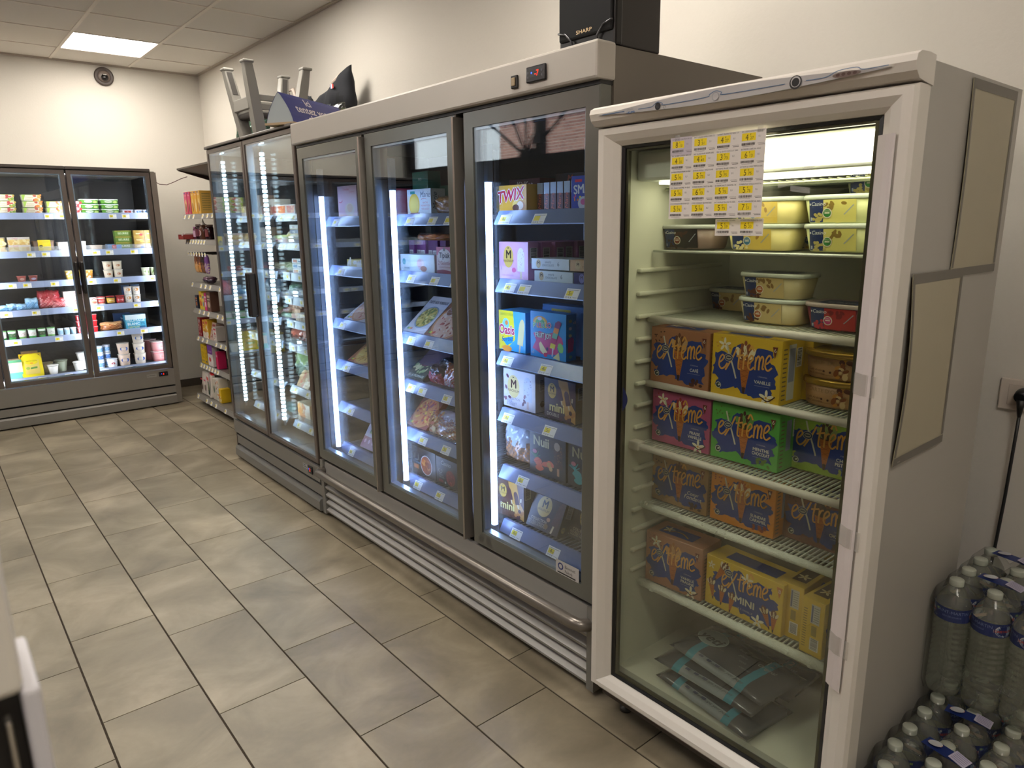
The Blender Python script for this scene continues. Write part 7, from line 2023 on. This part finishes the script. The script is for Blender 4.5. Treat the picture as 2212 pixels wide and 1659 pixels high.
# bags on the chiller
t = thing('shoulder_bag', 'black shoulder bag with a small tricolour tag on top of the cabinets', 'bag', (2.12, 4.36, ZT), rz=R(-78))
o = bag_mesh(t, .42, .36, .15, ('15161a', '1c1e24', '101114'), 5, .6, name='bag_body', cloth=True)
for v in o.data.vertices:
    if v.co.z > .15: v.co.z += .10 * (v.co.x / .2) * (v.co.z - .15) / .2
bm = new_bm(); tube(bm, [(.02, .06, .30), (.06, .04, .37), (.12, .05, .41), (.17, .07, .38)], .013, 8); obj('grab_handle', bm, mat('b0a094', .6), t)
a = Art(.5); a.rect(.085, .33, .098, .355, 'd8d4d8'); a.rect(.098, .33, .111, .355, 'c83a30'); a.rect(.079, .33, .085, .355, '2a3a8a'); a.poly([(.04, .24), (.07, .25), (.067, .22), (.052, .21), (.038, .225)], '9aa0a0')
printed('tag_print', a, o, lambda u, v, k: (u, .002 - k, v))
t = thing('shoulder_bag', 'dark bag with a pale handle slumped behind the upturned stool', 'bag', (2.06, 4.66, ZT), rz=R(-90))
bag_mesh(t, .26, .33, .13, ('16171b', '202228'), 9, .6, name='bag_body', cloth=True)
bm = new_bm(); tube(bm, [(-.10, .03, .28), (-.08, .0, .37), (-.04, .02, .38), (-.02, .04, .30)], .012, 8); obj('grab_handle', bm, mat('b8a89c', .6), t)
t = thing('foil_bag', 'crumpled green and silver foil bag beside the upturned stool', 'bag', (1.74, 4.61, ZT), rz=R(-40))
bag_mesh(t, .22, .21, .12, ('3c4e40', '8a8468', '4c6c5c'), 17, .99, nx=22, ny=20, name='bag_body')
t = thing('foil_bag', 'crumpled pale camouflage foil bag beside the green one', 'bag', (2.0, 4.12, ZT), rz=R(-70))
bag_mesh(t, .26, .21, .10, ('8a8468', '2a2c28', '5a6450'), 23, .8, nx=20, ny=20, name='bag_body')

# loudspeaker on the freezer
t = thing('loudspeaker', 'black loudspeaker standing on the near end of the three-door freezer', 'loudspeaker', (1.60, 1.565, 2.043), rz=R(-90))
bm = new_bm(); box(bm, -.110, .110, .03, .20, 0, .36, bev=.004); obj('cabinet', bm, mat('2a2624', .45), t)
bm = new_bm(); box(bm, -.113, .113, 0, .034, .0, .365, bev=.008); o = obj('front_baffle', bm, mat('0b0b0c', .35), t)
bm = new_bm(); box(bm, -.107, .107, -.008, .002, .04, .355, bev=.006); obj('speaker_cloth', bm, mat('08080a', .9), t)
for sx_ in (-1, 1):
    bm = new_bm(); tube(bm, [(sx_ * .045, -.004, .0), (sx_ * .052, -.008, .035), (sx_ * .075, -.010, .058), (sx_ * .108, -.008, .066)], .003, 6); obj('trim_curve', bm, mat('2c2c30', .25), t)
a = Art(.3); a.bold('SHARP', 0, .050, .010, 'd0b890', al='c', sx=1.5)
printed('maker_print', a, o, lambda u, v, k: (u, -.0092 - k, v))
